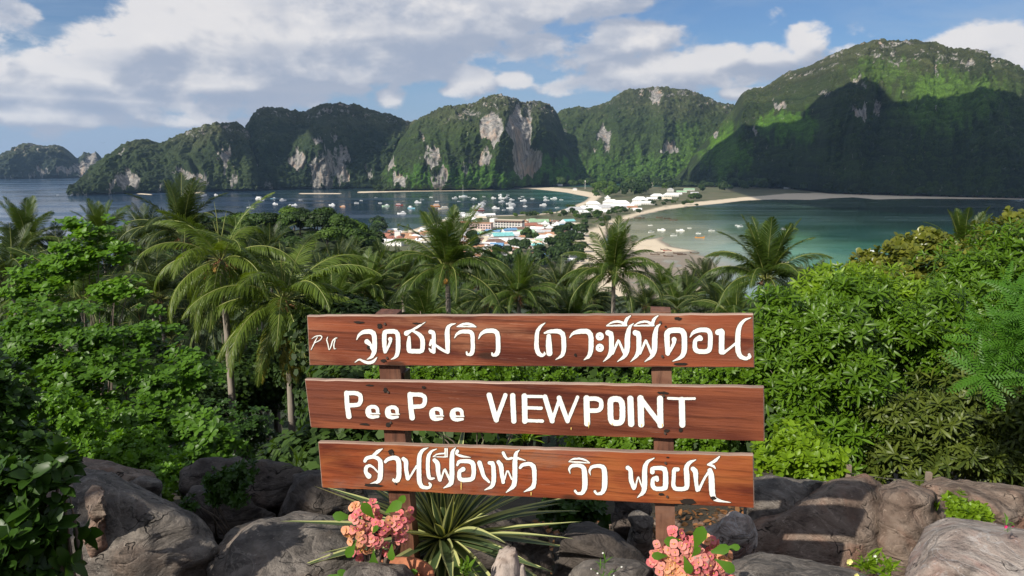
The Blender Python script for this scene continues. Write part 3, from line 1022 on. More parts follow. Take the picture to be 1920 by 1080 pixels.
# ju
L(0, ZA, sA, wl(52, (175, 460, 8), (200, 405, 28), (250, 372, 46), (330, 366), (372, 395), (378, 520), (372, 600), (345, 655, 36), (290, 682, 6)),
  wl(40, (290, 482, 56), (318, 505, 44), (345, 550, 34), (360, 590, 24)), wl(30, (155, 714, 6), (205, 678, 18), (255, 706, 30), (310, 722, 34), (360, 708, 36), (395, 670, 16), (405, 655, 4)))
# do
L(0, ZA, sA, wl(50, (490, 600, 28), (486, 520), (485, 380), (520, 366), (610, 366), (640, 400), (642, 560), (630, 630, 44), (600, 665, 26), (560, 682, 6)), wl(26, (552, 452, 46), (556, 480, 30), (530, 540, 26), (500, 600, 24)))
# cho
L(0, ZA, sA, wl(50, (735, 388, 56), (775, 365, 34), (800, 352, 24), (870, 310, 26), (948, 262, 5)), wl(50, (765, 430, 30), (760, 500), (762, 585), (800, 590), (905, 590), (918, 540), (916, 450), (880, 400, 44), (800, 356, 22)))
# mo
L(0, ZA, sA, wl(44, (1005, 372, 48), (1040, 380), (1042, 480), (1040, 595)), wl(36, (1000, 520, 26), (1018, 470, 36)), wl(34, (990, 560, 14), (1015, 590, 34), (1045, 595)),
  wl(34, (1060, 520, 24), (1120, 565), (1185, 600, 26)), wl(54, (1198, 595, 46), (1196, 480), (1192, 380), (1200, 320, 44), (1235, 290, 26), (1290, 278, 4)))
# wi
L(0, ZA, sA, wl(46, (1275, 440, 8), (1300, 395, 28), (1350, 368, 42), (1450, 368), (1478, 400), (1482, 580), (1460, 625, 44), (1415, 628, 20), (1412, 600, 20)), wl(22, (1300, 316, 6), (1350, 312, 14), (1480, 312, 14), (1520, 318, 6)), wl(30, (1300, 312, 6), (1360, 288, 26), (1420, 280, 30), (1480, 294, 26), (1520, 316, 6)))
L(0, ZA, sA, wl(50, (1545, 450, 8), (1570, 395, 30), (1625, 360, 46), (1720, 358), (1762, 390), (1768, 580), (1748, 625, 50), (1702, 638, 24), (1698, 612, 20)))
# kaw
L(0, ZB, sB, wl(36, (178, 188, 4), (140, 215, 22), (112, 260, 30), (108, 380), (122, 425), (150, 445, 26), (176, 432, 16), (170, 418, 10)))
L(0, ZB, sB, wl(36, (172, 268, 12), (205, 256, 28), (285, 252), (320, 280), (324, 400), (310, 445, 28), (258, 476, 4)), wl(46, (205, 292, 34), (205, 350), (210, 425, 46)))
L(0, ZB, sB, wl(38, (366, 305, 4), (395, 268, 24), (450, 254), (510, 254), (536, 285), (536, 400), (520, 450, 30), (480, 478, 5)))
for cy in (294, 383):
    L(0, ZB, sB, [(604 + 19 * math.cos(t * math.pi / 6), cy + 19 * math.sin(t * math.pi / 6), 26) for t in range(13)])
for dx, tx in ((0, 0), (214, -2)):
    L(0, ZB, sB, wl(38, (668 + dx, 266, 42), (695 + dx, 275), (696 + dx, 400), (680 + dx, 445, 28), (630 + dx, 493, 4)), wl(20, (706 + dx, 430, 14), (740 + dx, 345), (750 + dx, 322, 16), (770 + dx, 370), (800 + dx, 440, 20)),
      wl(42, (868 + dx, 192, 4), (835 + dx, 222, 26), (820 + dx, 290), (818 + dx, 400), (800 + dx, 450, 30), (740 + dx, 492, 4)), wl(14, (655 + dx, 213, 5), (720 + dx, 209), (812 + dx, 208)),
      wl(18, (655 + dx, 210, 5), (700 + dx, 184, 16), (750 + dx, 176, 18), (800 + dx, 195, 20)), wl(26, (800 + dx, 200), (812 + dx, 160), (845 + dx, 132, 8)))
L(0, ZB, sB, wl(42, (1135, 428, 34), (1130, 330), (1128, 268), (1155, 246), (1240, 245), (1265, 275), (1266, 410), (1245, 455, 32), (1172, 490, 4)), wl(22, (1185, 318, 38), (1185, 345, 26), (1160, 395), (1140, 425)))
L(0, ZB, sB, wl(36, (1308, 302, 5), (1335, 262, 28), (1385, 242), (1450, 244), (1470, 275), (1466, 395), (1440, 413), (1370, 413), (1346, 390), (1348, 325, 30), (1385, 305, 40)), wl(14, (1385, 305, 38), (1392, 312, 36)))
L(0, ZB, sB, wl(42, (1528, 262, 44), (1560, 252), (1557, 300), (1556, 415)), wl(18, (1570, 424, 24), (1610, 395), (1665, 350)), wl(40, (1786, 148, 5), (1735, 165, 20), (1700, 205, 30), (1684, 260), (1682, 400), (1700, 450, 36), (1745, 470, 26), (1778, 455, 26), (1772, 436, 20)))
# middle board
L(1, ZC, sC, wl(38, (393, 770), (398, 870), (413, 962, 42)), wl(34, (395, 771), (475, 771), (508, 790), (510, 840), (490, 868), (410, 872)))
for (ox, oy) in ((0, 0), (160, 4), (522, 18), (690, 22)):
    L(1, ZC, sC, wl(13, (585 + ox, 938 + oy), (664 + ox, 940 + oy, 9)), wl(30, (648 + ox, 930 + oy, 26), (646 + ox, 900 + oy), (628 + ox, 884 + oy), (596 + ox, 882 + oy), (568 + ox, 896 + oy), (564 + ox, 925 + oy, 36), (572 + ox, 958 + oy), (605 + ox, 968 + oy), (652 + ox, 962 + oy, 20)), wl(16, (585 + ox, 905 + oy), (590 + ox, 930 + oy)))
L(1, ZC, sC, wl(40, (912, 782), (918, 880), (930, 972, 44)), wl(34, (912, 783), (1000, 783), (1034, 802), (1034, 852), (1012, 880), (925, 884)))
L(1, ZC, sC, wl(42, (1560, 788), (1588, 890), (1618, 990)), wl(34, (1692, 788), (1655, 890), (1618, 990)))
L(1, ZC, sC, wl(42, (1752, 792), (1756, 895), (1762, 1000)))
L(1, ZC, sC, wl(44, (1848, 795), (1850, 900), (1852, 1000)), wl(24, (1848, 798), (1990, 800)), wl(26, (1848, 890), (1985, 895)), wl(26, (1848, 995), (1995, 1000)))
L(1, ZB, sB, wl(38, (175, 768), (232, 955)), wl(26, (232, 955), (292, 775)), wl(36, (285, 775), (352, 955)), wl(26, (352, 960), (430, 770)))
L(1, ZB, sB, wl(46, (500, 778), (502, 870), (505, 975)), wl(34, (500, 782), (580, 780), (615, 800), (616, 850), (595, 874), (510, 876)))
L(1, ZB, sB, wl(44, (686, 820), (690, 790), (725, 782), (760, 788), (780, 815), (782, 940), (765, 968), (730, 973), (700, 965), (688, 935), (686, 820)))
L(1, ZB, sB, wl(48, (843, 782), (846, 880), (850, 978)))
L(1, ZB, sB, wl(48, (922, 778), (925, 880), (928, 982)), wl(36, (925, 782), (1000, 880), (1085, 990)), wl(46, (1075, 780), (1076, 880), (1078, 988)))
L(1, ZB, sB, wl(20, (1140, 778), (1240, 782), (1345, 780)), wl(46, (1245, 790), (1247, 880), (1250, 985)))
# bottom board
L(2, ZD, sD, wl(36, (392, 106, 6), (350, 130, 34), (310, 165, 26)), wl(34, (225, 222, 30), (240, 195), (300, 180), (350, 195), (375, 230, 44), (372, 380, 48), (350, 420, 36), (275, 438, 6)), wl(40, (262, 365, 50), (232, 330, 34), (235, 280, 34), (270, 262, 26), (310, 285, 16), (345, 325, 14)))
L(2, ZD, sD, wl(40, (420, 228, 30), (440, 205, 34), (500, 188), (540, 205, 44), (548, 260, 46), (548, 370, 46), (530, 410, 44), (495, 408, 24), (495, 395, 16)))
L(2, ZD, sD, wl(36, (590, 202, 36), (615, 225, 44), (615, 300), (632, 385, 40)), wl(20, (645, 385, 16), (690, 310), (715, 270)), wl(44, (825, 95, 5), (770, 118, 30), (740, 170, 40), (736, 300), (740, 420), (765, 470, 38), (830, 478, 24), (850, 450, 26), (835, 432, 18)))
L(2, ZD, sD, wl(36, (905, 108, 5), (855, 128, 22), (825, 175, 36), (820, 280), (828, 370), (850, 392, 28), (882, 385, 14)))
L(2, ZD, sD, wl(36, (885, 215, 38), (915, 245, 44), (918, 330, 40), (935, 400, 36)), wl(18, (948, 390, 16), (980, 290, 18), (1005, 350, 22), (1030, 400, 24)), wl(46, (1085, 95, 6), (1055, 130, 34), (1048, 200), (1050, 380), (1040, 440, 44), (970, 478, 6)),
  wl(14, (870, 182, 5), (990, 184, 10)), wl(16, (870, 180, 5), (910, 155, 14), (980, 150, 14)), wl(12, (985, 105), (985, 182)), wl(12, (1003, 105), (1003, 182)))
L(2, ZD, sD, wl(34, (1100, 130, 34), (1085, 155, 16), (1130, 175, 26), (1225, 188, 5)), wl(40, (1100, 262, 20), (1115, 225, 34), (1200, 222), (1250, 240, 44), (1258, 330), (1245, 395), (1150, 405), (1118, 385), (1118, 320, 32), (1155, 300, 44)))
L(2, ZD, sD, wl(36, (1310, 240, 44), (1330, 300, 40), (1350, 370, 34), (1400, 420, 22)), wl(40, (1405, 240, 34), (1440, 245), (1448, 400, 44), (1430, 465, 36), (1355, 498, 5)))
L(2, ZD, sD, wl(38, (1490, 232, 36), (1515, 265, 44), (1522, 350, 38), (1535, 425, 30)), wl(16, (1545, 400), (1575, 300, 14), (1615, 395, 14)), wl(46, (1690, 118, 6), (1655, 145, 30), (1645, 220), (1645, 400), (1635, 460, 44), (1560, 522, 5)),
  wl(26, (1535, 145, 30), (1550, 180, 26), (1575, 205, 20), (1615, 195, 24)), wl(18, (1670, 195, 24), (1745, 218, 8)))
L(2, ZD, sD, wl(36, (1695, 285, 26), (1715, 258, 34), (1790, 246), (1828, 280, 44), (1832, 420), (1815, 475, 44), (1730, 514, 5)))
L(2, ZE, sE, wl(34, (148, 240, 5), (135, 200, 22), (160, 165, 32), (230, 160), (275, 180, 42), (285, 240, 50), (288, 370, 50), (265, 425, 36), (215, 432, 20), (195, 405, 24)), wl(18, (135, 128, 8), (240, 132), (335, 142, 5)), wl(18, (140, 118, 6), (180, 100), (240, 97), (290, 110), (335, 138, 5)))
L(2, ZE, sE, wl(34, (340, 255, 5), (328, 215, 20), (350, 175, 28), (420, 165), (465, 180, 42), (475, 240, 50), (475, 370, 50), (450, 425, 36), (400, 435, 20), (382, 410, 24)))
L(2, ZE, sE, wl(36, (692, 185, 40), (720, 205), (722, 300, 44), (750, 375, 38)), wl(16, (765, 370), (790, 260, 12), (815, 330, 14), (835, 380)), wl(48, (945, 92, 6), (880, 125, 30), (852, 180, 46), (852, 370, 50), (840, 420, 40), (782, 468, 5)))
L(2, ZE, sE, wl(40, (925, 225, 44), (925, 190, 36), (1000, 185), (1050, 200, 46), (1052, 370, 50), (1020, 385), (950, 385), (925, 350), (930, 290, 34), (965, 280, 40)), wl(30, (965, 280, 40), (970, 300, 36)))
L(2, ZE, sE, wl(38, (1165, 200, 38), (1130, 200), (1128, 270, 36), (1122, 350), (1140, 385), (1220, 388), (1255, 370, 44), (1252, 270, 52), (1245, 180, 44), (1275, 135, 36), (1338, 108, 6)))
L(2, ZE, sE, wl(36, (1310, 195, 42), (1335, 220, 50), (1338, 310), (1350, 395, 34)), wl(20, (1365, 395, 26), (1420, 280, 22), (1455, 230, 24)), wl(54, (1470, 210, 44), (1485, 260), (1490, 420), (1510, 480, 40), (1570, 500, 22), (1670, 514, 4)))
L(2, ZE, sE, wl(26, (1560, 78, 12), (1520, 120, 32), (1450, 155, 14)), wl(20, (1455, 158, 14), (1500, 165, 26), (1522, 192, 10)))


def letter_mesh(lines, bq, cell=.62, grow=0.0):
    """marching-squares outline of a set of strokes, mapped onto the sign plane"""
    xs = [p[0] for l in lines for p in l]; ys = [p[1] for l in lines for p in l]
    mw = max(p[2] for l in lines for p in l) / 2 + grow + 1.5
    gx = np.arange(min(xs) - mw, max(xs) + mw + cell, cell)
    gy = np.arange(min(ys) - mw, max(ys) + mw + cell, cell)
    X, Y = np.meshgrid(gx, gy)
    D = np.full(X.shape, 99.0)
    for ln in lines:
        # round the corners a little by subdividing
        P_ = np.array(ln, float)
        for _ in range(1 if len(P_) < 12 else 0):
            if len(P_) > 2:
                Q = [P_[0]]
                for i in range(len(P_) - 1):
                    Q.append(P_[i] * .8 + P_[i + 1] * .2); Q.append(P_[i] * .2 + P_[i + 1] * .8)
                Q.append(P_[-1]); P_ = np.array(Q)
        for i in range(len(P_) - 1):
            ax, ay, aw = P_[i]; bx, by, bw = P_[i + 1]
            ex_, ey_ = bx - ax, by - ay
            t = np.clip(((X - ax) * ex_ + (Y - ay) * ey_) / (ex_ ** 2 + ey_ ** 2 + 1e-9), 0, 1)
            D = np.minimum(D, np.hypot(X - ax - t * ex_, Y - ay - t * ey_) - (aw + (bw - aw) * t) / 2)
    D = D - grow + (vn(X / 2.2, Y / 2.2, 3) - .5) * .5
    ny, nx = D.shape
    verts, idx, faces = [], {}, []

    def vert(key, x, y):
        if key not in idx:
            idx[key] = len(verts); verts.append((x, y))
        return idx[key]
    act = np.argwhere((D[:-1, :-1] < 0) | (D[1:, :-1] < 0) | (D[:-1, 1:] < 0) | (D[1:, 1:] < 0))
    for j, i in act:
        cs = [(j, i), (j, i + 1), (j + 1, i + 1), (j + 1, i)]
        poly = []
        for k in range(4):
            a, b = cs[k], cs[(k + 1) % 4]
            da, db = D[a], D[b]
            if da < 0:
                poly.append(vert(('p', a), gx[a[1]], gy[a[0]]))
            if (da < 0) != (db < 0):
                t = da / (da - db)
                key = ('e',) + (a + b if a < b else b + a)
                poly.append(vert(key, gx[a[1]] + (gx[b[1]] - gx[a[1]]) * t, gy[a[0]] + (gy[b[0]] - gy[a[0]]) * t))
        if len(poly) >= 3:
            faces.append(poly[::-1])
    return verts, faces


for b in range(3):
    for lines in LET[b]:
        cxp = sum(p[0] for l in lines for p in l) / sum(len(l) for l in lines)
        cyp = sum(p[1] for l in lines for p in l) / sum(len(l) for l in lines)
        cx, cz = onplane(cxp, cyp)
        V, F, MI = [], [], []
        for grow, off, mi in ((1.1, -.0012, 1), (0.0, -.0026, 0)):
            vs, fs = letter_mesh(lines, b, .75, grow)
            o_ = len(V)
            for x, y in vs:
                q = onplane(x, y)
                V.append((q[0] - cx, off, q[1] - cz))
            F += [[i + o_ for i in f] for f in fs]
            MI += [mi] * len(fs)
        me = mesh('painted_letter', V, F, [PAINT, LETTER_SHADE], mi=MI)
        bm = bmesh.new(); bm.from_mesh(me)
        bmesh.ops.dissolve_limit(bm, angle_limit=.02, verts=bm.verts, edges=bm.edges, delimit={'MATERIAL'})
        bmesh.ops.triangulate(bm, faces=bm.faces)
        bm.to_mesh(me); bm.free()
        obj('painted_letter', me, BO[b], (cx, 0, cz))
# yellow drips, nail heads, knot holes


def blob_on(b, name, px, py, rx, ry, mat, off=-.0036, ang=0.0, seed=0, edge=None):
    r = random.Random(seed)
    c = onplane(px, py)
    V = [(0, off, 0)]
    n = 18
    for k in range(n):
        t = 2 * math.pi * k / n
        j = 1 + r.uniform(-.22, .22)
        x, y = rx * math.cos(t) * j, ry * math.sin(t) * j
        q = onplane(px + x * math.cos(ang) - y * math.sin(ang), py + x * math.sin(ang) + y * math.cos(ang))
        V.append((q[0] - c[0], off, q[1] - c[1]))
    F = [(0, 1 + k, 1 + (k + 1) % n) for k in range(n)]
    return obj(name, mesh(name, V, F, [mat]), BO[b], (c[0], 0, c[1]))


for k, (b, x, y, rx, ry) in enumerate([(0, 673, 604, 9, 2.2), (0, 712, 611, 4.5, 5), (0, 719, 676, 5, 3), (0, 1271, 597, 7, 3), (0, 1276, 682, 13, 2.6), (0, 1079, 665, 2.4, 3), (0, 1248, 612, 2, 2), (0, 691, 651, 3, 4), (0, 783, 606, 10, 1.6),
                                    (1, 723, 731, 4, 5), (1, 795, 726, 4, 2.5), (1, 693, 722, 7, 1.6), (1, 728, 796, 4, 5), (1, 684, 795, 10, 2), (1, 1243, 736, 11, 2.4), (1, 1250, 807, 5, 3.2), (1, 1276, 806, 4, 4),
                                    (2, 733, 847, 5, 5), (2, 1290, 940, 16, 5), (2, 1337, 933, 6, 3.6), (2, 700, 909, 17, 3), (2, 1240, 926, 6, 2.5), (2, 1252, 857, 3, 1.4)]):
    blob_on(b, 'knot_hole', x, y, rx, ry, HOLE, seed=k, ang=.05)
for k, (b, x, y, l) in enumerate([(1, 1104, 796, 12), (1, 1148, 795, 4), (1, 1203, 797, 6), (1, 1071, 803, 5), (1, 1242, 797, 7), (2, 865, 911, 18), (2, 996, 925, 7)]):
    blob_on(b, 'paint_drip', x, y, .9, l / 2, DRIP, seed=k + 40, off=-.0038)
nail = MB().tube([(0, 0, 0), (0, -.006, 0)], [.006, .005], 8).mesh('nail_head', [NAILM])
for (b, x, y) in [(0, 722, 607), (0, 726, 671), (0, 1238, 604), (0, 1242, 668), (1, 728, 735), (1, 733, 792), (1, 1244, 742), (1, 1247, 812), (2, 737, 851), (2, 742, 906), (2, 1248, 868), (2, 1251, 931)]:
    c = onplane(x, y)
    obj('nail_head', nail, BO[b], (c[0], 0, c[1]))
# ------------------------------------------------------------------ leaves
def leaf_mat(name, col, var=.35, gloss=.38, trans=.35, tcol=None, spec=.28, hue=0.0):
    gloss += .08
    m, T = new_mat(name)
    a = T.n('ShaderNodeAttribute', attribute_name='tint')
    oi = T.n('ShaderNodeObjectInfo')
    r = T.m('ADD', T.m('MULTIPLY', a.outputs['Fac'], .75), T.m('MULTIPLY', oi.outputs['Random'], .25))
    lo = tuple(x * (1 - var) for x in col)
    hi = (min(1, col[0] * (1 + var * 1.5 + hue)), col[1] * (1 + var * .9), col[2] * (1 + var * .3))
    c = T.mix(r, lo, hi)
    bs = T.n('ShaderNodeBsdfPrincipled', ins={'Base Color': c, 'Roughness': gloss})
    bs.inputs['Specular IOR Level'].default_value = spec
    tcol = tcol or (min(1, col[0] * 2.2), min(1, col[1] * 1.9), col[2] * .6)
    tr = T.n('ShaderNodeBsdfTranslucent', ins={'Color': T.mix(r, tuple(x * .8 for x in tcol), tuple(x * 1.2 for x in tcol))})
    mx = T.n('ShaderNodeMixShader', ins={0: trans, 1: bs.outputs[0], 2: tr.outputs[0]})
    T.n('ShaderNodeOutputMaterial', ins={0: mx.outputs[0]})
    return m


BARK = plain('grey_brown_bark', (.16, .125, .095), .9, nscale=9, amt=.4, bump=.02)
PBARK = plain('palm_trunk_bark', (.24, .205, .17), .9, nscale=7, amt=.35, bump=.015)
NUT = plain('ripe_coconut_husk', (.48, .24, .05), .55, nscale=6)
NUTG = plain('green_coconut_husk', (.16, .20, .04), .5, nscale=6)
FIB = plain('dry_palm_fibre', (.24, .12, .055), .9, nscale=12, amt=.5)
STALK = plain('yellow_green_stalk', (.19, .21, .05), .6)
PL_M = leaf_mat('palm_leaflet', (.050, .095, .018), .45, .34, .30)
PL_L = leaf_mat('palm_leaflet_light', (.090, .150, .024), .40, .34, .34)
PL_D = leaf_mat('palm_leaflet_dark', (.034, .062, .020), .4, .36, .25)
PL_Y = leaf_mat('palm_leaflet_yellowing', (.26, .26, .045), .35, .4, .35)


def frond(seed, Lh, rise, droop, hang, mats, nl=78, width=.80):
    """one pinnate frond from the origin along +X; rise: start angle, droop: how far it bends down, hang: how limply the leaflets fall"""
    r = random.Random(seed)
    n = 22
    pts = []
    ang = rise
    p = Vector((0, 0, 0))
    side = r.uniform(-.12, .12)
    for i in range(n + 1):
        f = i / n
        pts.append(p.copy())
        a = rise - droop * f ** 1.35
        p = p + Vector((math.cos(a) * math.cos(side * f * 2), math.sin(side * f * 2) * math.cos(a), math.sin(a))) * (Lh / n)
    V, F, M, TI = [], [], [], []
    mb = MB()
    mb.tube(pts, [.028 * (1 - .85 * i / n) + .004 for i in range(n + 1)], 4, 1, False)
    V += [tuple(v) for v in mb.v]; F += mb.f; M += [1] * len(mb.f); TI += [.8] * len(mb.v)
    for k in range(nl):
        f = .13 + .87 * (k + .5) / nl
        x = f * n
        i = min(int(x), n - 1)
        q = pts[i].lerp(pts[i + 1], x - i)
        t = (pts[i + 1] - pts[i]).normalized()
        up = Vector((0, 0, 1)) - t * t.z
        if up.length < .2:
            up = Vector((-1, 0, .2)) - t * Vector((-1, 0, .2)).dot(t)
        up.normalize()
        sd = t.cross(up)
        ll = width * (math.sin(math.pi * min(1, f * .86 + .14)) ** .55) * (1 if f < .9 else .75) * r.uniform(.82, 1.1) + .06
        for s in (-1, 1):
            if r.random() < .03:
                continue
            sweep = .55 + .75 * f
            d = (sd * s * math.cos(sweep * .8) + t * math.sin(sweep * .8) + up * r.uniform(.05, .25)).normalized()
            w = .024 * r.uniform(.8, 1.2) * (Lh / 4)
            base = q
            seg = 3
            pos_ = base
            o = len(V)
            dd = d
            wd = t.cross(dd)
            wd = (t * .9 + Vector((0, 0, .3)) * r.uniform(-1, 1)).normalized()
            for j in range(seg + 1):
                fj = j / seg
                ww = w * (1.0 if 0 < j < seg else (.6 if j == 0 else .08))
                if j < seg:
                    V.append(tuple(pos_ - wd * ww)); V.append(tuple(pos_ + wd * ww))
                    TI += [min(1, max(0, r.gauss(.45, .25)))] * 2
                else:
                    V.append(tuple(pos_)); TI.append(.6)
                dd = (dd + Vector((0, 0, -1)) * hang * (.35 + .5 * fj) + Vector((r.uniform(-1, 1), r.uniform(-1, 1), 0)) * .05).normalized()
                pos_ = pos_ + dd * (ll / seg)
            F += [(o, o + 1, o + 3, o + 2), (o + 2, o + 3, o + 5, o + 4), (o + 4, o + 5, o + 6)]
            M += [0] * 3
    return mesh('frond', V, F, mats, False, {'tint': TI}, mi=M)


def frond_set(mats, seed, nl=78):
    out = []
    for k, (Lh, rise, droop, hang) in enumerate([(3.6, 1.42, .35, .12), (3.9, 1.2, .9, .35), (4.1, .95, 1.45, .6), (4.2, .7, 1.75, .8), (4.1, .4, 1.7, .95), (4.0, .05, 1.45, 1.1), (3.6, -.45, 1.0, 1.2)]):
        for v in range(2):
            out.append(frond(seed + k * 7 + v, Lh * (1 + .06 * v), rise - .08 * v, droop * (1 + .12 * v), hang, mats, nl))
    return out


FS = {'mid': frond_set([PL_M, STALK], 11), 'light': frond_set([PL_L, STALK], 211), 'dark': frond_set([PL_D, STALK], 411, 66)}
FY = [frond(901, 3.2, -.9, .6, 1.2, [PL_Y, STALK], 50), frond(902, 3.4, -.6, .9, 1.2, [PL_Y, STALK], 50)]
# trunk of unit height with ring scars
mb = MB()
pts, rad = [], []
for i in range(60):
    f = i / 59
    pts.append((0.05 * math.sin(f * 3), 0.035 * math.sin(f * 4 + 1), f))
    rad.append((.17 - .05 * f + (.08 * math.exp(-f * 12))) * (1 + (.05 if i % 2 else 0)))
mb.tube(pts, rad, 10, 0, False)
TRUNK = mb.mesh('trunk', [PBARK], True)
mb = MB()
rr_ = random.Random(8)
for k in range(26):
    a = rr_.uniform(0, 6.28)
    l = rr_.uniform(.35, .75)
    dn = rr_.uniform(-.9, .5)
    p0 = Vector((math.cos(a) * .12, math.sin(a) * .12, rr_.uniform(-.25, .15)))
    p1 = p0 + Vector((math.cos(a) * l * .5, math.sin(a) * l * .5, dn * .3))
    p2 = p1 + Vector((math.cos(a) * l * .3, math.sin(a) * l * .3, -.3 * l))
    mb.tube([p0, p1, p2], [.03, .022, .008], 4)
HEART = mb.mesh('crown_fibre', [FIB])
mb = MB()
for k in range(3):
    a = k * 2.1
    mb.tube([(math.cos(a) * .03, math.sin(a) * .03, 0), (math.cos(a) * .06, math.sin(a) * .06, .9), (math.cos(a + 1) * .16, math.sin(a) * .16, 1.9 - .3 * k), (math.cos(a + 1) * .3, math.sin(a) * .2, 2.5 - .4 * k)], [.04, .03, .018, .004], 5)
SPEAR = mb.mesh('spear_leaf', [STALK], True)
mb = MB()
for lat in range(1):
    pass


def ball(r, n=8, m_=6, sq=(1, 1, 1)):
    V = [(0, 0, r * sq[2])]
    for i in range(1, m_):
        t = math.pi * i / m_
        for k in range(n):
            V.append((r * math.sin(t) * math.cos(2 * math.pi * k / n) * sq[0], r * math.sin(t) * math.sin(2 * math.pi * k / n) * sq[1], r * math.cos(t) * sq[2]))
    V.append((0, 0, -r * sq[2]))
    F = [(0, 1 + k, 1 + (k + 1) % n) for k in range(n)]
    for i in range(m_ - 2):
        for k in range(n):
            F.append((1 + i * n + k, 1 + (i + 1) * n + k, 1 + (i + 1) * n + (k + 1) % n, 1 + i * n + (k + 1) % n))
    l = len(V) - 1
    F += [(l, 1 + (m_ - 2) * n + (k + 1) % n, 1 + (m_ - 2) * n + k) for k in range(n)]
    return V, F


V, F = ball(.13, 10, 7, (1, 1, 1.15))
COCO = mesh('coconut', V, F, [NUT], True)
COCOG = mesh('coconut', V, F, [NUTG], True)


def palm(px, py, span, tone, label, group=None, n=22, seed=0, old=2, nuts=0, spear=False, lean=0.0, aim=None, trunkx=None, ylw=0, erect=0.0, dist=None, size=1.0):
    """coconut palm whose crown centre is seen at (px, py) and whose crown spans so many pixels"""
    n += 6
    r = random.Random(seed * 13 + 5)
    sc = r.uniform(.92, 1.06)
    d = dist or 7.2 * sc * FPX / span
    if size == 1.0 and 640 < px < 1240 and px not in (838, 1150):
        size = .84
        py += 10
    sc *= size
    X, Y, Z_ = at(px, py, d * .985)
    gz = float(ground_h(X, Y))
    bx = X + lean * (Z_ - gz)
    if trunkx is not None:
        bx = trunkx
    hgt = max(2.0, Z_ - gz)
    t = empty('coconut_palm', (bx, Y, gz - .3), 0, label, 'palm', group)
    tr = obj('trunk', TRUNK, t, (0, 0, 0), None, (1.0, 1.0, hgt + .3))
    # shear for leaning trunks: rotate about the base
    tilt = math.atan2(X - bx, hgt)
    tr.rotation_euler = (0, tilt, r.uniform(0, 1))
    tr.scale = (1.0, 1.0, (hgt + .3) / math.cos(tilt))
    cz = hgt + .3
    cx = X - bx
    obj('crown_fibre', HEART, t, (cx, 0, cz - .1), (0, 0, r.uniform(0, 6)), 1.15)
    fs = FS[tone]
    ga = r.uniform(0, 6.28)
    for k in range(n):
        age = (k + .5) / n
        lv = min(6, int(max(0, (age ** .85) * (6.2 + (.8 if old > 2 else 0) + min(0, erect) * 1.4) - erect * 2)))
        if lv == 6 and old < 2:
            lv = 5
        me = fs[lv * 2 + r.randint(0, 1)]
        a = ga + k * 2.39996
        if aim is not None and k >= n - len(aim):
            a = aim[k - (n - len(aim))]
        tz = r.uniform(-.12, .12)
        s_ = sc * r.uniform(.9, 1.08)
        obj('frond', me, t, (cx + .1 * math.cos(a), .1 * math.sin(a), cz), (r.uniform(-.2, .2), tz, a), s_)
    for k in range(ylw):
        obj('frond', FY[k % 2], t, (cx, 0, cz - .1), (0, 0, r.uniform(0, 6.28)), sc, label='yellowing frond hanging from the crown')
    for k in range(nuts):
        a = -1.6 - 1.3 * r.random()
        obj('coconut', COCO if r.random() < .75 else COCOG, t, (cx + .34 * math.cos(a) + r.uniform(-.08, .08), .46 * math.sin(a) - .12, cz - .25 - r.random() * .45), (r.uniform(-.5, .5), 0, 0), r.uniform(.85, 1.1))
    if spear:
        obj('spear_leaf', SPEAR, t, (cx, 0, cz), (0, 0, r.uniform(0, 6)), 1.0)
    return t


PG = 'coconut palms on the slope below the viewpoint'
palm(533, 562, 300, 'light', 'coconut palm with ripe orange nuts and long drooping fronds left of the sign', PG, 22, 1, 3, 9, True, ylw=3, size=1.16, erect=-.75)
palm(415, 488, 290, 'light', 'coconut palm with a tall bare spear and drooping fronds, left of the orange-nut palm', PG, 18, 2, 3, 3, True, size=1.0, erect=-.7)
palm(342, 442, 215, 'dark', 'tall dark coconut palm whose crown rises against the open sea', PG, 26, 3, 1, 2, erect=.35)
palm(50, 458, 165, 'mid', 'coconut palm furthest left against the open sea', PG, 22, 4, 1, erect=.3)
palm(192, 452, 150, 'mid', 'small coconut palm behind the layered bright tree, against the sea', PG, 22, 5, 1, erect=.4)
palm(152, 560, 260, 'mid', 'coconut palm with an orange heart behind the layered bright tree', PG, 18, 6, 2)
palm(690, 540, 200, 'mid', 'coconut palm just left of the sign top, with upright young fronds', PG, 24, 7, 1, erect=.3)
palm(838, 505, 250, 'mid', 'large coconut palm in front of the town, its top reaching the pier', PG, 26, 8, 1, 2, erect=.4)
palm(972, 545, 200, 'mid', 'coconut palm above the middle of the sign, below the red-roofed house', PG, 24, 9, 1, erect=.2)
palm(1150, 515, 210, 'mid', 'coconut palm at the near end of the curved beach', PG, 24, 10, 1, 1, erect=.3)
palm(1437, 525, 235, 'mid', 'coconut palm with an orange heart standing before the sand flats', PG, 25, 11, 1, 4, erect=.45, ylw=1)
palm(1322, 540, 120, 'dark', 'small dark coconut palm before the sand flats, left of the orange-hearted one', PG, 22, 12, 1, erect=.4)
palm(1522, 545, 120, 'dark', 'small dark coconut palm at the edge of the broadleaf trees', PG, 20, 13, 1, erect=.3)
palm(1806, 478, 130, 'mid', 'coconut palm top sticking up behind the broadleaf trees on the right', PG, 16, 14, 0, erect=.8, dist=30, size=.55)
palm(630, 515, 150, 'dark', 'dark coconut palm right behind the one with orange nuts', PG, 24, 15, 1)
palm(755, 520, 170, 'dark', 'dark coconut palm between two brighter ones left of the town', PG, 24, 16, 1, erect=.2)
palm(915, 560, 190, 'dark', 'dark coconut palm low behind the left half of the sign', PG, 24, 17, 1)
palm(1050, 535, 160, 'dark', 'dark coconut palm left of the near end of the beach', PG, 24, 18, 1, erect=.3)
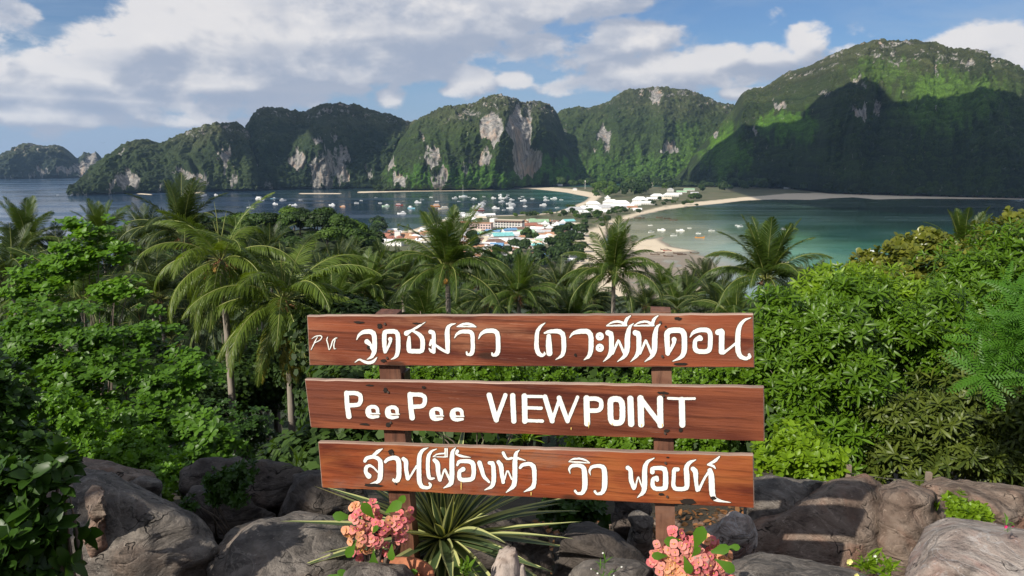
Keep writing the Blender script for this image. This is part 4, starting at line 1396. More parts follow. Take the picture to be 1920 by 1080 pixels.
palm(1210, 565, 150, 'dark', 'dark coconut palm right of the near end of the beach', PG, 22, 19, 1)
palm(235, 500, 170, 'dark', 'dark coconut palm between the layered tree and the tall dark palm', PG, 22, 20, 1)
palm(485, 505, 150, 'dark', 'dark coconut palm just below the wooded knoll', PG, 22, 21, 1)
palm(20, 520, 220, 'dark', 'dark coconut palm at the left edge of the view', PG, 22, 22, 1)
palm(660, 475, 100, 'dark', 'small dark coconut palm at the right foot of the wooded knoll', PG, 20, 23, 1, erect=.3)
palm(1270, 580, 130, 'mid', 'coconut palm just above the right post of the sign', PG, 20, 24, 1)
palm(1380, 600, 190, 'mid', 'low coconut palm touching the top right corner of the sign', PG, 18, 25, 1)
palm(800, 590, 200, 'mid', 'low coconut palm behind the top board, left half', PG, 20, 26, 1)
palm(1075, 590, 190, 'mid', 'low coconut palm behind the top board, right half', PG, 20, 27, 1)
palm(620, 600, 230, 'mid', 'low coconut palm peeping over the left end of the sign', PG, 20, 28, 2)
palm(300, 560, 210, 'dark', 'dark coconut palm low behind the spear-topped one', PG, 22, 29, 1)
palm(700, 590, 200, 'mid', 'low coconut palm behind the left post', PG, 20, 30, 2)
palm(400, 600, 240, 'dark', 'dark coconut palm beneath the two drooping ones', PG, 20, 31, 2)
palm(275, 455, 150, 'dark', 'dark coconut palm just left of the tall dark palm', PG, 22, 32, 1, erect=.2)
palm(110, 500, 170, 'dark', 'dark coconut palm below the leftmost palm against the sea', PG, 22, 33, 1)
palm(1105, 555, 150, 'dark', 'dark coconut palm under the near end of the beach, left', PG, 22, 34, 1)
palm(1010, 575, 170, 'dark', 'dark coconut palm just above the sign middle', PG, 22, 35, 1)
palm(870, 575, 170, 'mid', 'coconut palm under the large one before the town', PG, 22, 36, 1)
palm(590, 520, 130, 'dark', 'dark coconut palm on the knoll side, behind the orange-nut palm', PG, 22, 37, 1)
palm(720, 490, 120, 'dark', 'small dark coconut palm below the long white hall', PG, 22, 38, 1, erect=.2)
palm(1345, 580, 150, 'dark', 'dark coconut palm low before the sand flats', PG, 22, 39, 1)
palm(1490, 570, 140, 'dark', 'dark coconut palm right of the orange-hearted one', PG, 22, 40, 1)
palm(450, 540, 200, 'dark', 'dark coconut palm between the two drooping ones', PG, 22, 41, 2)
palm(640, 540, 170, 'dark', 'dark coconut palm between the orange-nut palm and the sign', PG, 22, 42, 1)
palm(330, 640, 220, 'dark', 'lowest dark coconut palm, left of the orange-nut one', PG, 18, 43, 2)
for q, (x_, y_, s_, w_) in enumerate([(255, 585, 180, 'left of the spear-topped palm, low'), (365, 530, 170, 'between the tall dark palm and the spear-topped one'), (505, 475, 130, 'above the orange-nut palm, behind it'), (445, 470, 130, 'right behind the spear-topped palm'), (560, 525, 150, 'tucked right of the orange-nut palm heart'), (675, 505, 130, 'above the left end of the sign'), (90, 560, 190, 'low among the sea almond tiers'), (610, 560, 180, 'directly above the sign corner at left'),
                                     (30, 590, 190, 'lowest at the left edge'), (785, 540, 150, 'left under the large palm before the town'), (895, 520, 130, 'right under the large palm before the town'), (1000, 525, 120, 'below the dark town trees'), (1245, 545, 110, 'before the grey flats, left'), (1290, 560, 120, 'before the grey flats, middle'), (1120, 585, 160, 'right under the palm at the beach end')]):
    palm(x_, y_, s_, 'dark' if q % 3 else 'mid', 'coconut palm ' + w_, PG, 20, 60 + q, 1, erect=.1)
# ------------------------------------------------------------------ broadleaf foliage
def join_scatter(VT, FT, TT, P_, Rm, Sc, rng, tintj=.3):
    """repeat a template mesh at many places (numpy)"""
    VT = np.asarray(VT, float)
    n, k = len(P_), len(VT)
    V = np.einsum('nij,kj->nki', Rm, VT) * Sc[:, None, None] + P_[:, None, :]
    F = (np.asarray(FT)[None] + (np.arange(n) * k)[:, None, None]).reshape(-1, len(FT[0]))
    TI = np.clip(np.asarray(TT)[None] + (rng.random(n)[:, None] - .5) * 2 * tintj, 0, 1)
    return V.reshape(-1, 3), F, TI.ravel()


def rots(axis, rng, spin=True):
    """rotation matrices taking +Z to each axis with a random spin"""
    z = axis / np.linalg.norm(axis, axis=1, keepdims=True)
    a = rng.normal(size=z.shape)
    x = a - z * (a * z).sum(1, keepdims=True)
    x /= np.linalg.norm(x, axis=1, keepdims=True)
    y = np.cross(z, x)
    return np.stack([x, y, z], -1)


def leaf_blade(L_, w, shape, droop, fold=.25):
    """triangles of one leaf along +X from the origin"""
    prof = {'lance': [(0, .12), (.25, .75), (.55, 1.0), (.8, .6), (1, 0)], 'obov': [(0, .08), (.3, .45), (.65, 1.0), (.88, .8), (1, .15)], 'ovate': [(0, .15), (.25, .95), (.5, 1.0), (.8, .5), (1, 0)], 'thin': [(0, .6), (.3, 1), (.6, .9), (.85, .5), (1, 0)]}[shape]
    V, F = [], []
    for (f, ww) in prof:
        x = L_ * f * math.cos(droop * f * .6)
        z = -L_ * f * f * math.sin(droop) * .6
        V += [(x, -w * ww, z + fold * w * ww), (x, 0, z), (x, w * ww, z + fold * w * ww)]
    for i in range(len(prof) - 1):
        a = i * 3
        F += [(a, a + 1, a + 4), (a, a + 4, a + 3), (a + 1, a + 2, a + 5), (a + 1, a + 5, a + 4)]
    return V, F


def rosette(n, L_, w, shape, droop, lift, seed, stem=.0, jit=.3):
    r = random.Random(seed)
    V, F, TI = [], [], []
    for k in range(n):
        a = k * 2.39996 + r.uniform(-jit, jit)
        lv, lf = leaf_blade(L_ * r.uniform(.75, 1.12), w * r.uniform(.85, 1.15), shape, droop * r.uniform(.6, 1.4))
        E = Euler((r.uniform(-.4, .4), -(lift * (1 - .9 * k / n) + r.uniform(-.15, .25)), a)).to_matrix()
        o = len(V)
        t = min(1, max(0, .5 + r.gauss(0, .2)))
        z0 = stem * (1 - k / n)
        for v in lv:
            q = E @ Vector(v)
            V.append((q.x, q.y, q.z + z0)); TI.append(t)
        F += [tuple(i + o for i in f) for f in lf]
    return V, F, TI


def pinnate(L_, npair, ll, lw, seed, droop=.6):
    r = random.Random(seed)
    V, F, TI = [], [], []
    for k in range(npair):
        f = (k + 1) / npair
        x = L_ * f
        z = -L_ * f * f * droop * .5 + L_ * f * .1
        for s in (-1, 1):
            lv, lf = leaf_blade(ll * (math.sin(math.pi * (.15 + .8 * f)) + .15), lw, 'thin', .2, .1)
            E = Euler((0, .15, s * (1.15 - .35 * f))).to_matrix()
            o = len(V)
            for v in lv:
                q = E @ Vector(v)
                V.append((q.x + x, q.y, q.z + z)); TI.append(.5)
            F += [tuple(i + o for i in g) for g in lf]
    return V, F, TI


MANGO = leaf_mat('mango_leaf', (.070, .155, .010), .40, .30, .30)
MANGO_Y = leaf_mat('mango_leaf_young', (.13, .24, .014), .35, .32, .36)
MANGO_B = leaf_mat('mango_leaf_old', (.058, .102, .018), .50, .36, .22, hue=.25)
GLOSSY = leaf_mat('rounded_yellowgreen_leaf', (.085, .125, .020), .5, .24, .25, hue=.3)
ALMOND = leaf_mat('almond_leaf', (.055, .140, .012), .40, .34, .32)
ALMOND_L = leaf_mat('almond_leaf_light', (.080, .19, .016), .35, .34, .36)
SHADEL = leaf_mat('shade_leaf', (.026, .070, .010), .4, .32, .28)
FERNL = leaf_mat('feathery_leaf', (.06, .17, .018), .35, .4, .36)

RNG = np.random.default_rng(12)
R_MANGO = [rosette(10, .19, .019, 'lance', .7, .9, 31 + i, .05) for i in range(3)]
R_ALMOND = [rosette(7, .135, .038, 'obov', .25, .35, 41 + i, .02) for i in range(3)]
R_SMALL = [rosette(9, .085, .022, 'ovate', .3, .8, 51 + i, .05) for i in range(2)]
R_ROUND = [rosette(8, .10, .034, 'obov', .3, 1.0, 61 + i, .04) for i in range(2)]
R_FEATH = []
for i in range(2):
    V, F, TI = [], [], []
    for k in range(5):
        v, f, t = pinnate(.42, 11, .075, .010, k)
        E = Euler((0, -.5 + .12 * k, k * 1.256 + i)).to_matrix()
        o = len(V)
        V += [tuple(E @ Vector(p)) for p in v]; F += [tuple(j + o for j in g) for g in f]; TI += t
    R_FEATH.append((V, F, TI))


def shrub(name, label, cat, blobs, tmpl, mat, n, group=None, singles=120, scale=1.0, up=.45, base=None, seed=0, flat=False, stems=5, part='leaf_cluster', lump=.6, inner=.3, trunk_r=.016, sublumps=11):
    """blobs: (px, py, distance, rx_px, ry_px, depth_m) lumps of crown seen from the viewpoint"""
    rng = np.random.default_rng(seed + 100)
    P_, A_ = [], []
    wts = np.array([b[3] * b[4] for b in blobs], float); wts /= wts.sum()
    cs = []
    def sub_leaves(c, rx, ry, rz, k):
        d = rng.normal(size=(k, 3)); d /= np.linalg.norm(d, axis=1, keepdims=True)
        # favour the sides that can be seen or lit, keep the rest thinly covered
        keep = rng.random(k) < np.clip(.45 + .5 * -d[:, 1] + .45 * d[:, 2], .12, 1)
        d = d[keep]
        k = len(d)
        lum = 1 + lump * (fbm(d[:, 0] * 2.1 + c[0] * 3 + 5, d[:, 2] * 2.1 + d[:, 1] * 1.7 + c[2], 3, seed + 3) - .5) * 2
        rad = np.where(rng.random(k) < inner, rng.uniform(.35, .85, k), rng.uniform(.86, 1.06, k)) * lum
        p = c + d * rad[:, None] * np.array([rx, ry, rz])
        if flat:   # leaves gathered in tiers
            tier = .36 + .08 * math.sin(c[0] * 7)
            zz = p[:, 2] + .10 * p[:, 0] + .05 * np.sin(p[:, 1] * 3 + p[:, 0] * 2)
            p[:, 2] += (np.round(zz / tier) * tier - zz) * .90
        a = d * np.array([1, 1, 1]) * (1 - up) + np.array([-.1, -.25, 1.0]) * up + rng.normal(size=d.shape) * .22
        P_.append(p); A_.append(a)

    for b, w in zip(blobs, wts):
        c0 = np.array(at(b[0], b[1], b[2]))
        m_ = b[2] / FPX
        rx0, rz0, ry0 = b[3] * m_, b[4] * m_, b[5]
        cs.append((c0, rx0, ry0, rz0))
        # each lump of crown carries smaller lumps, so that light and shade fall between them
        nsub = sublumps
        dd = rng.normal(size=(nsub, 3)); dd /= np.linalg.norm(dd, axis=1, keepdims=True)
        dd[:, 1] = -np.abs(dd[:, 1]) * .9 + .1
        for q in range(nsub):
            sr = rng.uniform(.26, .46)
            c = c0 + dd[q] * np.array([rx0, ry0, rz0]) * rng.uniform(.45, .85) if q else c0 + np.array([0, ry0 * .25, 0])
            rx, ry, rz = (rx0 * sr, max(ry0 * sr, rx0 * sr * .7), rz0 * sr) if q else (rx0 * .68, ry0 * .6, rz0 * .68)
            sub_leaves(c, rx, ry, rz, int(n * w / (nsub + 2) * (1.5 if q == 0 else 1.12)) + 1)
    P_ = np.concatenate(P_); A_ = np.concatenate(A_)
    root = np.mean([c[0] for c in cs], 0)
    if base is None:
        gx, gy = root[0], root[1]
        gz = float(ground_h(gx, gy))
        gz = min(gz, min(c[0][2] - c[3] * .6 for c in cs))
        if max(c[1] for c in cs) < .35:
            gz = min(c[0][2] - c[3] for c in cs) - .05
            trunk_r = .005
    else:
        gx, gy, gz = base
    t = empty(name, (gx, gy, gz), 0, label, cat, group)
    off = np.array([gx, gy, gz])
    Rm = rots(A_, rng)
    Sc = scale * rng.uniform(.75, 1.2, len(P_))
    # clusters nearest the lens stand as single parts
    score = -P_[:, 1] + .8 * P_[:, 2]
    order = np.argsort(-score)
    ns = min(singles, len(P_))
    pick = rng.permutation(order[:max(ns, int(len(P_) * .6))])[:ns]
    mask = np.zeros(len(P_), bool); mask[pick] = True
    mes = []
    for (v, f, ti) in tmpl:
        mes.append(mesh(part, v, np.array(f), [mat], False, {'tint': ti}))
    for i in pick:
        o = bpy.data.objects.new(part, mes[i % len(mes)])
        M = Matrix(Rm[i].tolist()).to_4x4()
        M = Matrix.Translation(Vector(P_[i] - off)) @ M @ Matrix.Scale(float(Sc[i]), 4)
        COL.objects.link(o)
        o.parent = t
        o.matrix_basis = M
    rest = np.where(~mask)[0]
    Vs, Fs, Ts, o0 = [], [], [], 0
    for j, (v, f, ti) in enumerate(tmpl):
        ii = rest[j::len(tmpl)]
        if len(ii) == 0:
            continue
        a, b, c = join_scatter(v, f, ti, P_[ii] - off, Rm[ii], Sc[ii], rng)
        Vs.append(a); Fs.append(b + o0); Ts.append(c); o0 += len(a)
    if Vs:
        me = mesh('foliage', np.concatenate(Vs), np.concatenate(Fs), [mat], False, {'tint': np.concatenate(Ts)})
        obj('foliage', me, t, kind='stuff')
    # limbs reaching into each lump
    r = random.Random(seed)
    mb = MB()
    for (c, rx, ry, rz) in cs:
        tip = c - off
        for q in range(max(1, stems // 2)):
            e = Vector(tip) + Vector((r.uniform(-.7, .7) * rx, r.uniform(-.5, .5) * ry, r.uniform(-.2, .7) * rz))
            mid = Vector((tip[0] * .45 + r.uniform(-.1, .1), tip[1] * .45, tip[2] * .5))
            mb.tube([(r.uniform(-.06, .06), r.uniform(-.06, .06), -.1), mid, mid.lerp(e, .6) + Vector((0, 0, .05)), e], [trunk_r, trunk_r * .7, trunk_r * .4, trunk_r * .12], 5)
    obj('branches', mb.mesh('branches', [BARK], True), t)
    return t


# --- right hand side
RG = None
shrub('mango_tree', 'broad bright green mango tree with long drooping leaves beside the right end of the sign', 'tree',
      [(1500, 620, 7.0, 95, 95, .9), (1620, 600, 7.4, 110, 95, .9), (1560, 740, 6.6, 120, 110, .8), (1470, 740, 6.6, 60, 110, .6), (1740, 640, 7.4, 110, 110, .9)],
      R_MANGO, MANGO, 5200, seed=1, singles=290, stems=6, scale=.62)
shrub('mango_tree', 'dull olive mango tree with old brownish leaves hanging down to the rocks on the right', 'tree',
      [(1700, 800, 6.3, 130, 100, .8), (1820, 780, 6.4, 120, 130, .8), (1600, 850, 6.4, 80, 55, .5), (1920, 860, 6.2, 90, 90, .6)],
      R_MANGO, MANGO_B, 4200, seed=2, singles=290, stems=6, scale=.6)
shrub('mango_tree', 'yellow-green young mango tree top in front of the lagoon', 'tree',
      [(1560, 570, 8.4, 100, 60, .9), (1650, 545, 8.8, 90, 60, .9), (1480, 600, 8.2, 60, 60, .7)],
      R_MANGO, MANGO_Y, 1800, seed=3, singles=200, scale=.64)
shrub('mango_tree', 'tall green mango tree rising to the right edge of the view', 'tree',
      [(1800, 560, 9.0, 110, 90, 1.0), (1900, 520, 9.4, 120, 110, 1.1), (1730, 590, 8.6, 70, 70, .8), (1960, 640, 8.6, 110, 120, 1.0), (1850, 660, 8.2, 90, 90, .8)],
      R_MANGO, MANGO, 4600, seed=4, singles=290, scale=.66)
shrub('rounded_tree', 'rounded olive tree with small upright leaves, its pointed top against the lagoon', 'tree',
      [(1725, 492, 13, 78, 52, 1.2), (1735, 465, 13, 40, 28, .7), (1690, 530, 12.5, 90, 50, 1.2)],
      R_ROUND, GLOSSY, 2600, seed=5, singles=120, scale=1.2, up=.6)
shrub('rounded_tree', 'lower rounded olive tree left of the pointed one, against the lagoon', 'tree',
      [(1640, 522, 13.5, 62, 40, 1.1), (1600, 545, 13, 60, 36, 1.0), (1632, 498, 13.5, 24, 20, .5)],
      R_ROUND, GLOSSY, 1800, seed=6, singles=80, scale=1.2, up=.6)
shrub('rounded_tree', 'rounded yellowish tree at the top right edge of the view', 'tree',
      [(1900, 455, 12, 90, 50, 1.2), (1830, 490, 12, 70, 45, 1.0), (1935, 425, 12, 60, 30, .8)],
      R_ROUND, GLOSSY, 2200, seed=7, singles=80, scale=1.15, up=.6)
shrub('feathery_shrub', 'light green feathery shrub hanging in from the right edge', 'shrub',
      [(1895, 640, 5.0, 70, 60, .5), (1930, 560, 5.2, 50, 60, .5), (1850, 690, 5.0, 50, 26, .35)],
      R_FEATH, FERNL, 190, seed=8, singles=150, scale=.5, up=.3, lump=.2, base=(5.2, 5.2, 97.5))
shrub('feathery_shrub', 'bright fine-leaved shrub behind the rocks, right of the bottom board', 'shrub',
      [(1500, 850, 5.4, 80, 50, .45), (1450, 860, 5.4, 40, 40, .35), (1530, 870, 5.3, 50, 40, .35)],
      R_SMALL, MANGO_Y, 900, seed=9, singles=120, scale=.75, up=.5)
shrub('leafy_bush', 'green bush seen in the gaps between the sign boards', 'bush',
      [(1300, 800, 6.4, 120, 60, .6), (1150, 810, 6.6, 120, 50, .6), (1380, 690, 7.2, 70, 60, .6), (1250, 720, 9, 140, 40, .8)],
      R_SMALL, MANGO, 3400, seed=10, singles=120, scale=.75)
shrub('leafy_bush', 'dark bush under the right half of the bottom board', 'bush',
      [(1090, 950, 4.3, 55, 36, .25), (1040, 930, 4.4, 40, 30, .25)],
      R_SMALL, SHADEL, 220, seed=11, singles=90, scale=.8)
shrub('leafy_bush', 'dark bush behind the left half of the sign, seen in the upper gap', 'bush',
      [(900, 715, 10, 130, 40, .8), (760, 730, 11, 100, 50, .8), (1040, 700, 12, 60, 30, .8)],
      R_SMALL, MANGO, 2600, seed=12, singles=60, scale=.9)
shrub('leafy_bush', 'small bright yellow-green bush between the rocks at the right', 'bush',
      [(1795, 955, 3.9, 42, 24, .14), (1830, 962, 3.9, 22, 14, .1)],
      R_SMALL, MANGO_Y, 260, seed=13, singles=120, scale=.42)
# --- left hand side
shrub('sea_almond_tree', 'sea almond tree with flat tiers of bright rounded leaves on the left', 'tree',
      [(250, 640, 9.5, 150, 42, 1.1), (120, 620, 9.8, 110, 60, 1.1), (330, 700, 9.0, 120, 34, .9), (170, 720, 9.0, 150, 50, 1.0), (300, 780, 8.4, 130, 46, .8), (400, 830, 7.8, 70, 36, .6), (60, 700, 9.4, 80, 60, 1.0)],
      R_ALMOND, ALMOND, 4700, seed=21, singles=290, scale=.68, up=.8, flat=True, stems=6, inner=.5)
shrub('sea_almond_tree', 'slim sea almond tree with light green tiers standing against the sea', 'tree',
      [(160, 432, 13, 62, 20, .8), (140, 478, 13, 80, 18, .9), (215, 470, 13, 60, 14, .8), (230, 540, 12.5, 50, 22, .7), (120, 510, 13, 80, 22, .9), (75, 545, 13, 50, 26, .8)],
      R_ALMOND, ALMOND_L, 1500, seed=22, singles=200, scale=.85, up=.85, flat=True, inner=.4)
shrub('leafy_bush', 'bright small-leaved bush at the foot of the sea almond tree, above the rocks', 'bush',
      [(220, 850, 6.6, 120, 46, .6), (130, 800, 7.2, 110, 60, .7), (310, 890, 6.2, 50, 30, .4), (60, 790, 7.2, 80, 60, .7)],
      R_SMALL, ALMOND_L, 3000, seed=23, singles=160, scale=.7)
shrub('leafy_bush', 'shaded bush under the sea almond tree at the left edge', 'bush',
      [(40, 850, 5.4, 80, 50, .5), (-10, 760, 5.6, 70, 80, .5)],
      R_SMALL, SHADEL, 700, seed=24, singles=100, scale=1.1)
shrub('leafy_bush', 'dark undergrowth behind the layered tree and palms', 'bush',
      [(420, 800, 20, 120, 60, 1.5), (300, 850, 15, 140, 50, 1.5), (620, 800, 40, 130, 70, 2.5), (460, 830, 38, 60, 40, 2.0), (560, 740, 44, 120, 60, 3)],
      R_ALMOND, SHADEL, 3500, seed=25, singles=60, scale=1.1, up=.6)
shrub('young_tree', 'dark young tree with broad leaves close to the camera at bottom left', 'tree',
      [(60, 900, 2.5, 75, 38, .16), (110, 960, 2.5, 45, 60, .14), (20, 960, 2.5, 60, 70, .16), (60, 1050, 2.4, 70, 60, .16), (120, 870, 2.6, 26, 26, .1)],
      R_SMALL, SHADEL, 210, seed=26, singles=200, scale=.95, up=.3, base=(-1.68, 2.55, 98.2), lump=.5, stems=4, trunk_r=.014)
shrub('weed', 'feathery green weed growing from the dark rock left of the sign', 'weed',
      [(430, 920, 3.6, 48, 42, .14), (455, 890, 3.7, 20, 24, .08), (350, 955, 3.6, 24, 16, .1)],
      R_SMALL, SHADEL, 330, seed=27, singles=140, scale=.42, up=.3)
shrub('weed', 'low green weed between the left boulders', 'weed',
      [(305, 935, 4.2, 30, 22, .12), (285, 955, 4.2, 24, 14, .1)],
      R_SMALL, MANGO, 150, seed=28, singles=80, scale=.5)

# ------------------------------------------------------------------ trees further down the slope
TREE_M = [leaf_mat('forest_leaf_dark', (.022, .050, .012), .45, .5, .25), leaf_mat('forest_leaf_mid', (.036, .080, .014), .45, .5, .28), leaf_mat('forest_leaf_light', (.062, .125, .018), .4, .5, .3)]


def crown_mesh(seed, nleaf, mat, lobes=7, leaf=.34):
    rng = np.random.default_rng(seed)
    P_, N_ = [], []
    for k in range(lobes):
        a = rng.uniform(0, 6.28)
        rr = rng.uniform(.1, .62) if k else 0
        c = np.array([math.cos(a) * rr, math.sin(a) * rr, rng.uniform(-.15, .42) if k else .3])
        s = rng.uniform(.32, .55) if k else .6
        m_ = nleaf // lobes
        d = rng.normal(size=(m_, 3)); d /= np.linalg.norm(d, axis=1, keepdims=True)
        d[:, 2] = np.where(d[:, 2] < -.35, -d[:, 2], d[:, 2])
        rad = s * rng.uniform(.72, 1.08, m_)
        P_.append(c + d * rad[:, None] * np.array([1, 1, .8])); N_.append(d)
    P_ = np.concatenate(P_); N_ = np.concatenate(N_)
    N_ = N_ + rng.normal(size=N_.shape) * .35 + np.array([0, 0, .3])
    Rm = rots(N_, rng)
    q = leaf / 4.5
    VT = [(-q, -q * .6, 0), (q * .2, -q * .8, .15 * q), (q, 0, -.2 * q), (q * .2, q * .8, .1 * q), (-q, q * .5, 0)]
    V, F, TI = join_scatter(VT, [(0, 1, 2, 3, 4)], [.5] * 5, P_, Rm, rng.uniform(.6, 1.25, len(P_)), rng, .5)
    return V, F, TI


CROWN = {}
for mi_, mm in enumerate(TREE_M):
    for v in range(4):
        V, F, TI = crown_mesh(500 + v * 3 + mi_, 2600, mm, 8)
        CROWN[(mi_, v)] = mesh('crown', V, F, [mm], False, {'tint': TI})
NEARC = {}
for mi_, mm in enumerate(TREE_M):
    for v in range(2):
        V, F, TI = crown_mesh(900 + v * 3 + mi_, 15000, mm, 9, .15)
        NEARC[(mi_, v)] = mesh('crown', V, F, [mm], False, {'tint': TI})
SMALLC = {}
for mi_, mm in enumerate(TREE_M):
    for v in range(3):
        V, F, TI = crown_mesh(700 + v * 3 + mi_, 520, mm, 6, .62)
        # trunk in the same mesh: these stand far off and show only a few pixels
        SMALLC[(mi_, v)] = mesh('town_tree', V, F, [mm], False, {'tint': TI})
mb = MB()
mb.tube([(0, 0, -1), (.03, .02, -.5), (0, .04, 0), (.1, 0, .3)], [.09, .07, .06, .03], 7)
for a in (0.5, 2.4, 4.3):
    mb.tube([(0, .03, -.25), (math.cos(a) * .3, math.sin(a) * .3, .1), (math.cos(a) * .55, math.sin(a) * .55, .35)], [.045, .03, .012], 5)
TTR = mb.mesh('trunk', [BARK], True)

CANOPY = [(-200, 440), (0, 446), (250, 450), (330, 436), (390, 404), (440, 396), (560, 388), (620, 396), (660, 408), (700, 436), (716, 462), (760, 478), (820, 490), (900, 500), (1000, 512), (1090, 520), (1200, 545), (1300, 570), (1500, 575), (1560, 550), (1620, 530), (1700, 500), (1800, 480), (2100, 440)]


MARKS = [(-200, 'past the left edge palm'), (50, 'by the palm furthest left'), (150, 'by the orange-hearted left palm'), (235, 'by the low left palm'), (342, 'by the tall dark palm'), (415, 'by the spear-topped palm'), (470, 'left of the knoll'), (533, 'by the orange-nut palm'), (600, 'on the knoll crest'),
         (660, 'right of the knoll'), (730, 'behind the left post'), (838, 'by the big palm'), (915, 'left of sign middle'), (972, 'above the sign middle'), (1050, 'before the town trees'), (1150, 'before the beach end'), (1240, 'behind the right post'), (1322, 'before the sand flats'), (1437, 'by the orange-hearted palm'),
         (1522, 'left of the olive trees'), (1620, 'behind the lower olive tree'), (1725, 'behind the pointed olive tree'), (1806, 'by the palm top on the right'), (1900, 'at the right edge'), (2200, 'past the right edge')]
ROWS = [(24, 'in the nearest row'), (34, 'in the second row'), (48, 'in the third row'), (62, 'in the fourth row'), (85, 'in the fifth row'), (110, 'in the sixth row'), (150, 'before mid slope'), (200, 'beyond mid slope'), (260, 'on the lower slope'), (330, 'near the slope foot'), (420, 'at the slope foot'), (600, 'beyond the slope')]


def describe(what, X, Y, Z, w):
    x, y = project(X, Y, Z)
    m = min(MARKS, key=lambda q: abs(q[0] - x))
    rw = next((r for lim, r in ROWS if Y < lim), 'far off')
    size = 'small' if w < 6 else ('large' if w > 9 else 'middling')
    return size + ' ' + what + ' ' + rw + ', ' + m[1]


def near_tree(X, Y, rad, tone, label, group, hs=1.0):
    gz = float(ground_h(X, Y))
    t = empty('forest_tree', (X, Y, gz - .2), 0, label, 'tree', group)
    return t, gz


rt = random.Random(99)
cnt = 0
tries = 0
placed = []
bands = [(16, 34, 26), (34, 62, 36), (62, 110, 30), (110, 200, 18), (200, 420, 10)]
for (y0, y1, want) in bands:
    got = 0
    k = 0
    while got < want and k < want * 40:
        k += 1
        Y = rt.uniform(y0, y1)
        X = rt.uniform(-.78, .74) * Y
        gz = float(ground_h(X, Y))
        if gz < 1.5:
            continue
        rad = rt.uniform(2.6, 4.2) * (1 if Y < 110 else 1.45)
        px_, _ = project(X, Y, gz + 6)
        lim = float(np.interp(px_, [c[0] for c in CANOPY], [c[1] for c in CANOPY])) + (rt.random() ** 2) * 40 + (12 if px_ < 380 or px_ > 720 else 0)
        if Y < 62:
            lim = max(lim, 560 + 60 * rt.random() + (60 if px_ < 575 else 0))
        elif Y < 110:
            lim = max(lim, 500 + 50 * rt.random())
        d_ = pdir(px_, lim)
        ztop = CAMZ + d_[2] * Y / d_[1]
        h = min(ztop - gz, rad * rt.uniform(2.2, 3.2) + (3 if Y > 60 else 0))
        if h < rad * .9:
            continue
        if 300 < px_ < 620 and Y < 36:
            continue
        if any((X - a) ** 2 + (Y - b) ** 2 < (.62 * (rad + c)) ** 2 for a, b, c in placed):
            continue
        placed.append((X, Y, rad))
        got += 1
        warm = 2 if (px_ < 700 and Y > 200 and rt.random() < .35) else (rt.choice([0, 0, 1]) if Y < 200 else rt.choice([0, 1, 1]))
        where = 'on the wooded knoll beside the bay' if (Y > 180 and X < 0) else ('on the slope below the viewpoint, left of the sign' if px_ < 575 else ('on the slope behind the sign' if px_ < 1430 else 'on the slope behind the right-hand trees'))
        tone = ['dark green', 'mid green', 'light green'][warm]
        t = empty('forest_tree', (X, Y, gz - .2), rt.uniform(0, 6.28), describe(tone + ' tree', X, Y, gz + h, rad * 2), 'tree', 'broadleaf trees ' + where)
        zc = h - rad * .75
        obj('crown', CROWN[(warm, rt.randint(0, 3))] if Y > 90 else NEARC[(warm, rt.randint(0, 1))], t, (0, 0, zc), None, (rad, rad, rad * rt.uniform(.8, 1.05)))
        obj('trunk', TTR, t, (0, 0, zc), None, (rad * .55, rad * .55, max(1.0, zc)))

# the wooded knoll beside the bay and the dark wood at its left: closed canopy of separate crowns
def wood_patch(n, xr, yr, r0, r1, where, group, tones, hk=1.9, seed=0, space=.5, keep=lambda px_: True):
    rr = random.Random(seed)
    got = tries_ = 0
    mine = []
    while got < n and tries_ < n * 60:
        tries_ += 1
        X, Y = rr.uniform(*xr), rr.uniform(*yr)
        gz = float(ground_h(X, Y))
        if gz < 1.5:
            continue
        rad = rr.uniform(r0, r1)
        px_, _ = project(X, Y, gz + 6)
        if not keep(px_):
            continue
        lim = float(np.interp(px_, [c[0] for c in CANOPY], [c[1] for c in CANOPY])) - 6 + rr.random() * 14
        d_ = pdir(px_, lim)
        h = min(CAMZ + d_[2] * Y / d_[1] - gz, rad * hk * rr.uniform(.85, 1.2))
        if h < rad * .55 or any((X - a) ** 2 + (Y - b) ** 2 < (space * (rad + c)) ** 2 for a, b, c in mine):
            continue
        mine.append((X, Y, rad))
        got += 1
        tn = rr.choice(tones)
        t = empty('forest_tree', (X, Y, gz - .2), rr.uniform(0, 6.28), describe(['dark green', 'mid green', 'light green'][tn] + ' tree', X, Y, gz + h, rad * 2), 'tree', group)
        zc = h - rad * .7
        obj('crown', CROWN[(tn, rr.randint(0, 3))], t, (0, 0, zc), None, (rad, rad, rad * rr.uniform(.8, 1.0)))
        obj('trunk', TTR, t, (0, 0, zc), None, (rad * .5, rad * .5, max(1.0, zc)))


wood_patch(118, (-160, -18), (228, 322), 4.8, 7.2, 'on the wooded knoll beside the bay', 'broadleaf trees on the wooded knoll beside the bay', (0, 1, 1, 2), hk=2.0, seed=5, space=.42)
wood_patch(34, (-130, -12), (85, 150), 2.8, 4.4, 'left', 'broadleaf trees on the slope below the viewpoint, left of the sign', (0, 0, 1), seed=6, keep=lambda p: p < 560)
wood_patch(30, (-320, -110), (180, 420), 4.5, 7.5, 'left', 'broadleaf trees above the bay at the far left', (0, 1), seed=7, keep=lambda p: -80 < p < 420)
